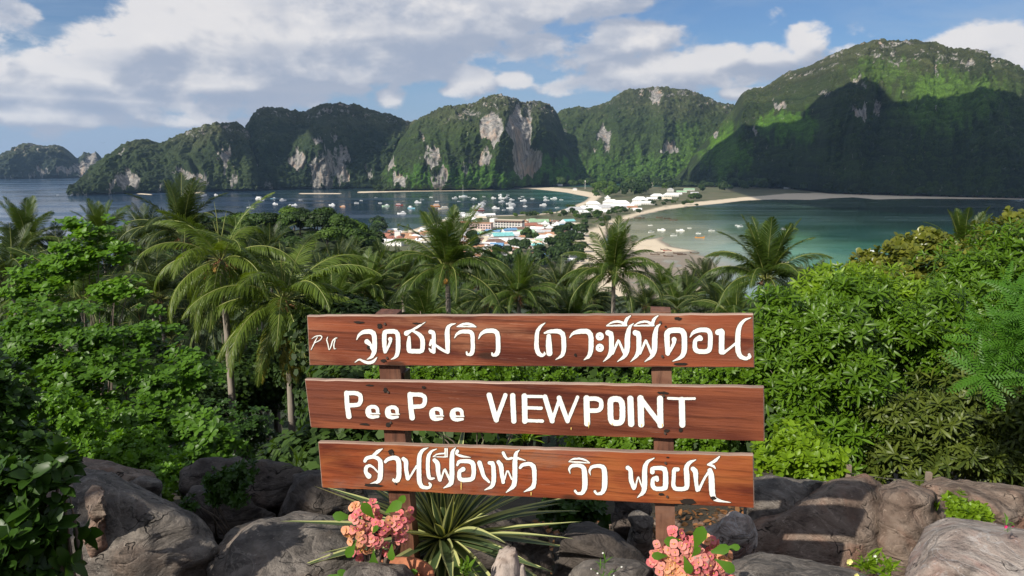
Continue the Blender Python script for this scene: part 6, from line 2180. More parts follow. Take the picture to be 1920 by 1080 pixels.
def house(px, py, w, dp, h, roof, kind, wall=0, rz=0.0, label='', group=None, cat='house', name='house', win=True):
    """kind: gable, hip, flat, tent. (px, py) is where its foot stands on the isthmus"""
    x, y, _ = gp(px, py, 1.5)
    t = empty(name, (x, y, 1.3), rz, label, cat, group)
    mb = MB().box(-w / 2, w / 2, -dp / 2, dp / 2, 0, h)
    obj('wall', mb.mesh('wall', [WALLS[wall]]), t)
    e = .7
    mb = MB()
    if kind == 'gable':
        rh = dp * .28
        for s in (-1, 1):
            V = [(-w / 2 - e, s * (dp / 2 + e), h - .25), (w / 2 + e, s * (dp / 2 + e), h - .25), (w / 2 + e, 0, h + rh), (-w / 2 - e, 0, h + rh)]
            V += [(a, b, c + .22) for a, b, c in V]
            mb.add(V, [(0, 1, 2, 3), (7, 6, 5, 4), (0, 4, 5, 1), (1, 5, 6, 2), (2, 6, 7, 3), (3, 7, 4, 0)])
        g = MB().add([(-w / 2, -dp / 2, h), (-w / 2, dp / 2, h), (-w / 2, 0, h + rh - .1)], [(0, 1, 2)]).add([(w / 2, -dp / 2, h), (w / 2, dp / 2, h), (w / 2, 0, h + rh - .1)], [(2, 1, 0)])
        obj('gable', g.mesh('gable', [WALLS[wall]]), t)
    elif kind == 'hip':
        rh = min(w, dp) * .3
        k = min(w, dp) * .42
        V = [(-w / 2 - e, -dp / 2 - e, h), (w / 2 + e, -dp / 2 - e, h), (w / 2 + e, dp / 2 + e, h), (-w / 2 - e, dp / 2 + e, h), (-w / 2 + k, 0, h + rh), (w / 2 - k, 0, h + rh)]
        if w < dp:
            V[4], V[5] = (0, -dp / 2 + k, h + rh), (0, dp / 2 - k, h + rh)
            F = [(0, 1, 4), (1, 2, 5, 4), (2, 3, 5), (3, 0, 4, 5), (3, 2, 1, 0)]
        else:
            F = [(0, 1, 5, 4), (1, 2, 5), (2, 3, 4, 5), (3, 0, 4), (3, 2, 1, 0)]
        mb.add(V, F)
    elif kind == 'tent':
        V = [(-w / 2 - e, -dp / 2 - e, h), (w / 2 + e, -dp / 2 - e, h), (w / 2 + e, dp / 2 + e, h), (-w / 2 - e, dp / 2 + e, h)]
        V += [(a * .35, b * .35, h + w * .16) for a, b, c in V[:4]] + [(0, 0, h + w * .42)]
        mb.add(V, [(0, 1, 5, 4), (1, 2, 6, 5), (2, 3, 7, 6), (3, 0, 4, 7), (4, 5, 8), (5, 6, 8), (6, 7, 8), (7, 4, 8), (3, 2, 1, 0)])
    else:
        mb.box(-w / 2 - .2, w / 2 + .2, -dp / 2 - .2, dp / 2 + .2, h + .003, h + .35)
        mb.box(-w / 4, w / 6, -dp / 5, dp / 5, h + .35, h + 1.6)
    obj('roof', mb.mesh('roof', [ROOFC[roof]]), t)
    if win and w > 7:
        mw = MB().box(-.8, .8, -.06, .06, -.7, .7).mesh('window', [WIN])
        n = int(w / 4.5)
        fl = max(1, int(h / 3.2))
        for j in range(fl):
            for i in range(n):
                obj('window', mw, t, (-w / 2 + (i + .5) * w / n, -dp / 2 - .02, 1.8 + j * 3.1))
    return t


rh = random.Random(31)
HN = [0]


def place_name(px, py):
    m = [(600, 440, 'at the foot of the wooded knoll'), (735, 450, 'by the long white hall'), (790, 440, 'on the left shore of the town'), (845, 430, 'behind the big palm top'), (850, 470, 'right of the big palm top'), (900, 420, 'by the pier'), (890, 450, 'left of the turquoise roof'), (940, 425, 'beside the hotel'), (940, 450, 'just below the hotel'), (960, 470, 'below the turquoise roof'), (1000, 430, 'between the hotel and the tents'), (1000, 455, 'in the middle of the town'),
         (1035, 440, 'below the white tents'), (1060, 425, 'by the white tents'), (1040, 480, 'by the pinkish roof'), (1075, 450, 'behind the near beach'), (1000, 500, 'among the near dark trees'), (1070, 500, 'near the end of the beach'), (1100, 395, 'by the long white resort roofs'), (1150, 385, 'in the middle of the resort'), (1210, 375, 'at the far end of the resort'), (1120, 350, 'at the foot of the saddle hill'), (1240, 345, 'at the foot of the green slope'), (1290, 360, 'beyond the resort, in the shade'), (1480, 350, 'at the head of the lagoon'), (1370, 345, 'in the shade of the great hill')]
    return min(m, key=lambda q: (q[0] - px) ** 2 + (3 * (q[1] - py)) ** 2)[2]


def town(px, py, w, dp, h, roof, kind='gable', wall=0, rz=None, extra=''):
    HN[0] += 1
    rz = rh.uniform(-.5, .5) if rz is None else rz
    shape = {'gable': 'pitched', 'hip': 'hipped', 'flat': 'flat', 'tent': 'tent-shaped'}[kind]
    size = 'small' if w < 11 else ('large' if w > 20 else 'medium')
    lab = extra or f'{size} building with a {shape} {roof} roof {place_name(px, py)}'
    return house(px, py, w, dp, h, roof, kind, wall, rz, lab, 'buildings of the town', 'building')


# the hotel: two wings and a rows of windows
def hotel():
    x, y, _ = gp(948, 432, 1.5)
    t = empty('hotel', (x, y, 1.3), -.30, 'four-storey white hotel with a brown attic and rows of dark windows', 'building')
    obj('wall', MB().box(-14, 26, -7, 7, 0, 15).mesh('wall', [WALLS[0]]), t)
    obj('side_wing', MB().box(-21, -14.02, -8.5, 7, 0, 17).mesh('side_wing', [WALLS[0]]), t)
    obj('attic', MB().box(-13.8, 26.2, -7.3, 7.2, 11.8, 14.4).mesh('attic', [ROOFC['brown']]), t)
    obj('roof', MB().box(-14.4, 26.6, -7.8, 7.5, 15.003, 15.6).mesh('roof', [ROOFC['cream']]), t)
    mw = MB().box(-1.15, 1.15, -.08, .08, -1.0, 1.0).mesh('window', [WIN])
    for j in range(4):
        for i in range(9):
            obj('window', mw, t, (-11.6 + i * 4.2, -7.06 if j < 3 else -7.37, 2.0 + j * 3.35))
    mb = MB()
    for i in range(10):
        mb.box(-13.9 + i * 4.2, -13.4 + i * 4.2, -7.9, -7.1, 0, 11.6)
    obj('balcony_pillars', mb.mesh('balcony_pillars', [WALLS[0]]), t)
    x, y, _ = gp(905, 434, 1.5)
    t = empty('hotel_annexe', (x, y, 1.3), -.25, 'pinkish white three-storey annexe left of the hotel', 'building')
    obj('wall', MB().box(-17, 14, -7, 6, 0, 12).mesh('wall', [WALLS[3]]), t)
    obj('roof', MB().box(-17.4, 14.4, -7.4, 6.4, 12.003, 12.8).mesh('roof', [ROOFC['rust']]), t)
    for j in range(3):
        for i in range(8):
            obj('window', mw, t, (-14.8 + i * 3.8, -7.06, 2.2 + j * 3.7))


hotel()
# long white hall at the lower left, roofs around it
town(730, 462, 34, 9, 7, 'white', 'flat', 0, -.28, 'long white flat-roofed hall with small square windows behind the left palms')
town(746, 450, 7, 7, 11, 'grey', 'flat', 0, 0, 'narrow white tower house with one dark window above the long hall')
for (px, py, w, dp, h, rf, kd, wl_) in [
    (722, 447, 18, 10, 4, 'red', 'gable', 1), (738, 441, 14, 9, 4, 'red', 'gable', 0), (760, 446, 15, 9, 4, 'rust', 'gable', 1), (775, 440, 12, 9, 4, 'cream', 'gable', 1), (785, 447, 16, 10, 4, 'rust', 'hip', 1), (800, 442, 14, 9, 4, 'rust', 'gable', 1),
    (772, 452, 16, 9, 4, 'rust', 'gable', 1), (795, 455, 16, 10, 4, 'brown', 'gable', 1), (752, 456, 12, 8, 4, 'brown', 'gable', 0), (812, 449, 13, 9, 4, 'red', 'gable', 0), (798, 434, 14, 8, 3.5, 'white', 'gable', 0), (808, 429, 12, 8, 3.5, 'grey', 'gable', 0),
    (790, 438, 12, 8, 3.5, 'white', 'hip', 0), (822, 436, 12, 9, 4, 'grey', 'gable', 0), (820, 428, 13, 8, 4, 'white', 'gable', 0),
    (858, 421, 15, 9, 4, 'grey', 'gable', 2), (872, 424, 15, 9, 5, 'red', 'gable', 3), (868, 430, 15, 9, 5, 'cream', 'gable', 1), (885, 417, 14, 9, 5, 'white', 'gable', 0), (880, 436, 14, 9, 4, 'white', 'flat', 0), (862, 438, 15, 10, 5, 'cream', 'gable', 1),
    (875, 444, 13, 9, 4, 'white', 'gable', 0), (888, 448, 15, 10, 6, 'blue', 'hip', 2), (868, 452, 14, 9, 4, 'rust', 'gable', 1), (850, 446, 12, 9, 4, 'blue', 'gable', 0), (895, 438, 12, 8, 4, 'cream', 'gable', 1), (905, 443, 14, 9, 4, 'green', 'gable', 0), (917, 447, 17, 10, 7, 'green', 'flat', 2),
    (908, 454, 14, 8, 4, 'cream', 'gable', 0), (928, 462, 24, 13, 5, 'brown', 'hip', 0), (932, 468, 14, 10, 5, 'blue', 'gable', 0), (925, 440, 20, 8, 5, 'blue', 'gable', 0), (942, 450, 26, 13, 6, 'turquoise', 'gable', 0), (955, 438, 20, 10, 5, 'blue', 'gable', 0), (950, 458, 16, 10, 6, 'white', 'flat', 0),
    (968, 446, 22, 11, 5, 'white', 'gable', 0), (962, 455, 18, 9, 4, 'grey', 'gable', 0), (985, 442, 22, 11, 5, 'green', 'gable', 0), (992, 447, 16, 10, 5, 'blue', 'hip', 0), (972, 434, 16, 9, 4, 'brown', 'gable', 1), (990, 427, 26, 12, 4, 'red', 'gable', 1), (980, 421, 16, 9, 5, 'rust', 'hip', 1), (1010, 421, 30, 12, 5, 'green', 'gable', 0), (1000, 416, 22, 10, 4, 'green', 'flat', 0),
    (1008, 434, 20, 10, 4, 'white', 'gable', 0), (1020, 440, 18, 10, 4, 'grey', 'gable', 0), (1030, 432, 12, 12, 4, 'white', 'tent', 0), (1022, 424, 12, 12, 4, 'white', 'tent', 0), (1044, 427, 14, 14, 4, 'white', 'tent', 0), (1055, 422, 12, 12, 4, 'white', 'tent', 0), (1038, 420, 14, 9, 5, 'grey', 'flat', 0), (1066, 420, 18, 10, 5, 'turquoise', 'gable', 0),
    (1078, 426, 16, 9, 4, 'cream', 'gable', 0), (1040, 438, 18, 10, 4, 'brown', 'hip', 0), (1030, 445, 20, 11, 4, 'rust', 'hip', 0), (1052, 432, 16, 9, 4, 'white', 'gable', 0), (1062, 442, 18, 10, 4, 'brown', 'gable', 1), (1022, 452, 20, 10, 5, 'white', 'gable', 0), (1040, 452, 16, 10, 5, 'cream', 'gable', 0), (1050, 460, 14, 8, 4, 'grey', 'gable', 0),
    (1005, 452, 14, 9, 4, 'grey', 'gable', 0), (990, 458, 15, 9, 4, 'cream', 'gable', 2), (975, 462, 12, 8, 4, 'grey', 'gable', 2), (958, 468, 14, 8, 4, 'grey', 'gable', 2), (905, 466, 13, 8, 4, 'grey', 'gable', 3), (895, 458, 14, 9, 5, 'brown', 'gable', 2), (882, 456, 12, 8, 4, 'cream', 'gable', 1), (912, 474, 11, 7, 4, 'white', 'gable', 0), (900, 478, 11, 7, 4, 'grey', 'gable', 2), (925, 478, 12, 8, 4, 'grey', 'gable', 2),
    (868, 462, 12, 8, 4, 'red', 'gable', 1), (878, 470, 11, 7, 3.5, 'grey', 'gable', 2), (890, 486, 11, 7, 3.5, 'brown', 'gable', 2), (935, 488, 11, 7, 3.5, 'grey', 'gable', 2), (950, 482, 10, 7, 3.5, 'cream', 'gable', 2), (1012, 484, 16, 10, 5, 'rust', 'hip', 3), (1020, 488, 10, 7, 5, 'blue', 'gable', 2), (1075, 482, 10, 7, 3.5, 'red', 'gable', 2), (1080, 490, 11, 7, 3.5, 'grey', 'gable', 2), (1068, 494, 11, 7, 3.5, 'white', 'gable', 2),
    (1090, 438, 10, 6, 3, 'white', 'gable', 0), (1028, 458, 12, 8, 4, 'white', 'gable', 0), (1012, 446, 12, 8, 4, 'rust', 'gable', 1)]:
    town(px, py, w, dp, h, rf, kd, wl_)
tag(house(922, 487, 30, 8, 3.5, 'white', 'gable', 2, -1.0), 'long shed with a pale sloping roof among the near dark trees', 'building', 'buildings of the town')
# the dense small roofs filling the town
for (x0, x1, y0, y1, n) in [(725, 825, 436, 458, 26), (850, 930, 426, 470, 34), (930, 1010, 436, 470, 30), (1000, 1080, 420, 462, 30), (865, 960, 470, 496, 18)]:
    for k in range(n):
        px_, py_ = rh.uniform(x0, x1), rh.uniform(y0, y1)
        if 895 < px_ < 985 and 428 < py_ < 440:
            continue
        pal = ['white', 'grey', 'rust', 'brown', 'cream', 'red', 'grey', 'white', 'rust', 'blue', 'green', 'turquoise'] if y1 < 470 or x0 > 920 else ['grey', 'rust', 'brown', 'grey', 'cream', 'white']
        if x0 == 725:
            pal = ['rust', 'rust', 'red', 'brown', 'cream', 'grey', 'white']
        town(px_, py_, rh.uniform(7, 14), rh.uniform(6, 9), rh.uniform(3, 5.5), rh.choice(pal), rh.choice(['gable', 'gable', 'hip', 'flat']), rh.choice([0, 0, 1, 2, 3]))
# pier and terminal roofs on the left shore
for (px, py, w, dp, h, rf, kd) in [(878, 409, 18, 9, 4, 'white', 'gable'), (892, 406, 16, 9, 4, 'grey', 'gable'), (905, 408, 15, 9, 4, 'white', 'hip'), (918, 407, 18, 9, 4, 'white', 'gable'), (902, 413, 16, 9, 4, 'cream', 'gable'), (880, 414, 14, 8, 4, 'white', 'gable')]:
    town(px, py, w, dp, h, rf, kd)
# resort with white and pale grey roofs
for (px, py, w, dp, h, rf, kd) in [(1078, 397, 34, 18, 5, 'grey', 'hip'), (1105, 396, 46, 20, 6, 'white', 'hip'), (1130, 394, 44, 20, 6, 'grey', 'hip'), (1092, 401, 40, 12, 4, 'white', 'gable'), (1122, 400, 46, 12, 4, 'white', 'gable'), (1112, 386, 30, 18, 6, 'white', 'hip'), (1145, 384, 34, 20, 7, 'white', 'hip'), (1165, 386, 36, 20, 7, 'white', 'hip'),
                                (1150, 390, 44, 14, 5, 'white', 'gable'), (1175, 390, 30, 12, 5, 'white', 'gable'), (1139, 375, 14, 14, 7, 'white', 'tent'), (1200, 380, 36, 24, 8, 'white', 'hip'), (1212, 384, 34, 14, 5, 'white', 'gable'), (1192, 386, 22, 12, 6, 'white', 'hip'), (1232, 371, 34, 20, 6, 'white', 'hip'), (1258, 369, 40, 20, 6, 'white', 'hip'), (1222, 375, 26, 12, 4, 'white', 'gable'), (1245, 375, 36, 12, 4, 'cream', 'gable'), (1185, 393, 20, 12, 5, 'rust', 'gable'), (1195, 396, 16, 10, 4, 'white', 'gable'),
                                (1257, 360, 18, 16, 9, 'grey', 'hip'), (1278, 362, 30, 14, 4, 'green', 'gable'), (1292, 358, 34, 14, 5, 'green', 'gable'), (1268, 366, 30, 10, 4, 'white', 'gable'), (1302, 364, 22, 10, 4, 'grey', 'gable'),
                                (1115, 347, 20, 12, 5, 'cream', 'gable'), (1125, 350, 22, 12, 5, 'cream', 'gable'), (1135, 346, 18, 12, 5, 'white', 'gable'), (1142, 344, 14, 12, 5, 'white', 'gable'), (1122, 343, 22, 12, 5, 'white', 'gable'), (1165, 343, 24, 12, 6, 'grey', 'gable'), (1182, 346, 40, 10, 4, 'green', 'gable'), (1200, 348, 40, 12, 4, 'cream', 'gable'), (1042, 347, 16, 10, 4, 'grey', 'gable'), (1050, 349, 16, 10, 4, 'white', 'gable'), (1078, 357, 14, 10, 6, 'grey', 'hip'), (1097, 346, 10, 10, 12, 'white', 'flat'),
                                (1345, 349, 34, 14, 5, 'grey', 'gable'), (1358, 346, 34, 14, 5, 'grey', 'hip'), (1370, 343, 26, 14, 5, 'blue', 'gable'), (1472, 353, 18, 12, 6, 'grey', 'gable'), (1482, 351, 20, 14, 8, 'white', 'hip'), (1478, 355, 30, 12, 5, 'white', 'gable'), (1220, 346, 20, 10, 4, 'cream', 'gable')]:
    town(px, py, w, dp, h * .9, rf, kd, 0, rh.uniform(-.25, .25))

# ------------------------------------------------------------------ trees and palms on the flat land
fr_s = []
for v in range(3):
    V, F, TI = [], [], []
    rp = random.Random(v)
    for k in range(13):
        a = k * 2.4
        rise = rp.uniform(-.2, 1.1)
        o = len(V)
        for i in range(5):
            f = i / 4
            x = 3.4 * f * math.cos(rise - f * .8); z = 3.4 * f * math.sin(rise - f * .9) + 8.6
            w_ = .55 * math.sin(math.pi * (.12 + .8 * f))
            V += [(x * math.cos(a) - w_ * math.sin(a), x * math.sin(a) + w_ * math.cos(a), z - .25), (x * math.cos(a), x * math.sin(a), z), (x * math.cos(a) + w_ * math.sin(a), x * math.sin(a) - w_ * math.cos(a), z - .25)]
            TI += [rp.random()] * 3
        for i in range(4):
            q = o + i * 3
            F += [(q, q + 1, q + 4, q + 3), (q + 1, q + 2, q + 5, q + 4)]
    o = len(V)
    mb = MB().tube([(0, 0, 0), (.3, 0, 4), (0, 0, 8.6)], [.25, .18, .14], 5)
    n0 = len(F)
    V += mb.v; F += [tuple(i + o for i in f) for f in mb.f]; TI += [.5] * len(mb.v)
    fr_s.append(mesh('far_palm', V, F, [PL_M, PBARK], False, {'tint': TI}, mi=[0] * n0 + [1] * (len(F) - n0)))

rt = random.Random(7)
ZONES = [  # px0, px1, py0, py1, count, tone weights (dark, mid, light), palms share, size
    (1085, 1140, 408, 432, 26, (1, 2, 1), .25, 5), (1055, 1110, 392, 412, 22, (1, 2, 2), .5, 5), (1140, 1200, 396, 406, 16, (2, 1, 0), .3, 4.5), (1200, 1330, 374, 388, 26, (2, 1, 1), .2, 4.5),
    (1045, 1095, 440, 474, 26, (3, 1, 0), .1, 6), (1000, 1060, 460, 505, 24, (4, 1, 0), .2, 6), (960, 1010, 465, 505, 16, (3, 1, 0), .3, 5), (1060, 1095, 470, 500, 8, (3, 1, 0), .2, 6),
    (985, 1010, 440, 455, 5, (1, 2, 0), 0, 5), (1000, 1050, 402, 412, 14, (1, 2, 2), .6, 5), (955, 1000, 403, 410, 6, (1, 1, 1), .2, 5), (850, 900, 415, 425, 8, (1, 1, 1), .9, 5), (845, 870, 428, 440, 6, (2, 1, 0), .1, 5.5),
    (700, 730, 428, 446, 9, (2, 1, 0), .2, 7), (735, 800, 428, 450, 8, (1, 2, 1), .8, 4.5), (870, 900, 450, 500, 9, (3, 1, 0), .2, 5), (900, 960, 480, 510, 12, (3, 1, 0), .3, 5),
    (1105, 1160, 352, 372, 20, (0, 2, 3), .1, 7), (1160, 1215, 346, 372, 24, (3, 1, 0), .05, 8), (1215, 1290, 340, 362, 24, (2, 1, 1), .05, 8), (1290, 1440, 345, 362, 26, (3, 1, 0), .05, 8), (1040, 1110, 343, 354, 12, (1, 2, 1), .1, 7), (1440, 1480, 350, 358, 4, (3, 1, 0), 0, 7), (1500, 1700, 356, 364, 14, (3, 1, 0), 0, 7)]
seen_t = {}
for (x0, x1, y0, y1, n, tw, ps, sz) in ZONES:
    for k in range(int(n * .78) + 2):
        px_, py_ = rt.uniform(x0, x1), rt.uniform(y0, y1)
        x, y, _ = gp(px_, py_, 1.5)
        place = place_name(px_, py_)
        if rt.random() < ps:
            o = obj('far_palm', fr_s[rt.randint(0, 2)], None, (x, y, 1.2), (0, 0, rt.uniform(0, 6.28)), rt.uniform(.8, 1.3))
            tag(o, 'small far palm ' + place, 'palm', 'palms of the town')
        else:
            tn = rt.choices([0, 1, 2], tw)[0]
            s_ = sz * rt.uniform(.9, 2.0) * (1.7 if y > 1750 else 1.0)
            o = obj('town_tree', SMALLC[(tn, rt.randint(0, 2))], None, (x, y, 1.2 + s_ * .75), (0, 0, rt.uniform(0, 6.28)), (s_, s_, s_ * rt.uniform(.75, 1.15)))
            tag(o, ('dark ', 'mid green ', 'light green ')[tn] + ('rounded tree ' if s_ < sz else 'broad tree ') + place, 'tree', 'trees of the town')
# a slim tower with an antenna behind the far beach
x, y, _ = gp(1097, 355, 1.5)
t = empty('antenna_mast', (x, y, 1.3), 0, 'slim pale antenna mast behind the far end of the sandy beach', 'mast')
obj('mast', MB().tube([(0, 0, 0), (0, 0, 30)], [.7, .4], 6).mesh('mast', [WALLS[0]]), t)
obj('dish', MB().tube([(0, -.5, 28), (0, .5, 28)], [2.0, 1.8], 10).mesh('dish', [WALLS[0]]), t)

# ------------------------------------------------------------------ boats
BW = plain('boat_white', (.80, .80, .80), .35)
BGL = plain('boat_glass', (.03, .05, .07), .15)
BCOL = {'white': BW, 'orange': plain('boat_orange', (.55, .22, .04), .5), 'red': plain('boat_red', (.30, .05, .03), .5), 'blue': plain('boat_blue', (.20, .42, .52), .45), 'brown': plain('boat_brown', (.085, .05, .03), .7), 'green': plain('boat_green', (.45, .62, .45), .5), 'cream': plain('boat_cream', (.68, .60, .46), .5)}


def hull(L_, w, h, m, name='hull', sheer=.25):
    V, F = [], []
    n = 12
    for i in range(n + 1):
        f = i / n
        x = (f - .45) * L_
        b = w / 2 * (math.sin(math.pi * min(1, .32 + f * .68)) ** .7 if f > .25 else .92 + .3 * f)
        b = max(b, .03) if f < 1 else .02
        top = h * (1 + sheer * (2 * f - .8) ** 2)
        V += [(x, -b, top), (x, -b * .72, -.25), (x, b * .72, -.25), (x, b, top), ]
    for i in range(n):
        for k in range(3):
            a = i * 4 + k
            F.append((a, a + 1, a + 5, a + 4))
        F.append((i * 4 + 3, i * 4, i * 4 + 4, i * 4 + 7))
    F += [(0, 3, 2, 1), (n * 4, n * 4 + 1, n * 4 + 2, n * 4 + 3)]
    return mesh(name, V, F, [m])


BM = {}


def parts(kind, colr):
    key = (kind, colr)
    if key in BM:
        return BM[key]
    m = BCOL[colr]
    P_ = []
    if kind == 'cruiser':
        P_ = [('hull', hull(15, 4.2, 1.5, m)), ('cabin', MB().box(-4.6, 2.6, -1.6, 1.6, 1.45, 3.2).mesh('cabin', [BW])), ('windows', MB().box(-4.2, 2.75, -1.63, 1.63, 2.1, 2.8).mesh('windows', [BGL])), ('roof', MB().box(-5.2, 1.8, -1.8, 1.8, 3.22, 3.45).box(-3.2, .2, -1.2, 1.2, 3.46, 4.6).mesh('roof', [BW]))]
    elif kind == 'speedboat':
        P_ = [('hull', hull(10, 2.9, 1.0, m)), ('canopy', MB().box(-3.2, 1.4, -1.3, 1.3, 2.5, 2.62).mesh('canopy', [BW])), ('supports', MB().box(-3.1, -3.0, -1.25, -1.15, .9, 2.5).box(-3.1, -3.0, 1.15, 1.25, .9, 2.5).box(1.2, 1.3, -1.25, -1.15, .9, 2.5).box(1.2, 1.3, 1.15, 1.25, .9, 2.5).mesh('supports', [BGL]))]
    elif kind == 'ferry':
        P_ = [('hull', hull(24, 6, 2.2, m)), ('lower_deck', MB().box(-9, 6, -2.6, 2.6, 2.1, 4.4).mesh('lower_deck', [BW])), ('windows', MB().box(-8.6, 6.15, -2.64, 2.64, 3.0, 3.9).mesh('windows', [BGL])), ('upper_deck', MB().box(-7.5, 3.5, -2.2, 2.2, 4.42, 6.2).mesh('upper_deck', [m])), ('roof', MB().box(-8.2, 4.2, -2.5, 2.5, 6.22, 6.45).mesh('roof', [BW]))]
    elif kind == 'longtail':
        P_ = [('hull', hull(12, 2.0, .8, m, 'hull', 1.1)), ('canopy', MB().box(-3.5, 1.5, -.9, .9, 2.1, 2.2).mesh('canopy', [BCOL['brown'] if colr != 'cream' else BCOL['cream']])), ('prow', MB().tube([(5.8, 0, 1.2), (6.8, 0, 2.3), (7.2, 0, 3.1)], [.18, .14, .06], 5).mesh('prow', [m])), ('supports', MB().box(-3.4, -3.3, -.85, -.75, .8, 2.1).box(-3.4, -3.3, .75, .85, .8, 2.1).box(1.3, 1.4, -.85, -.75, .8, 2.1).box(1.3, 1.4, .75, .85, .8, 2.1).mesh('supports', [m]))]
    elif kind == 'yacht':
        P_ = [('hull', hull(19, 4.8, 1.7, m)), ('cabin', MB().box(-4, 4, -1.5, 1.5, 1.7, 2.8).mesh('cabin', [BW])), ('mast', MB().tube([(1, 0, 1.6), (1, 0, 26)], [.22, .12], 6).mesh('mast', [BW])), ('boom', MB().tube([(1, 0, 3.6), (-7, 0, 3.5)], [.35, .2], 6).mesh('boom', [BCOL['blue']]))]
    elif kind == 'catamaran':
        V = []
        P_ = [('hull', hull(14, 1.5, 1.6, m)), ('hull', hull(14, 1.5, 1.6, m)), ('deck', MB().box(-5, 2.5, -3.2, 3.2, 1.3, 1.8).box(-4, 1, -2.2, 2.2, 1.8, 3.4).mesh('deck', [BW]))]
    BM[key] = P_
    return P_


def boat(px, py, kind, colr, rz, s, where, grp):
    x, y, _ = gp(px, py, 0)
    art = {'cruiser': 'cabin cruiser', 'speedboat': 'canopied speedboat', 'ferry': 'two-deck ferry', 'longtail': 'longtail boat', 'yacht': 'sailing yacht with a tall bare mast', 'catamaran': 'catamaran'}[kind]
    t = empty('boat', (x, y, 0), rz, f'{colr} {art} {where}', 'boat', grp)
    for i, (nm, me) in enumerate(parts(kind, colr)):
        loc = (0, 0, 0)
        if kind == 'catamaran' and nm == 'hull':
            loc = (0, -2.6 if i == 0 else 2.6, 0)
        obj(nm, me, t, loc)
    t.scale = (s, s, s)
    return t


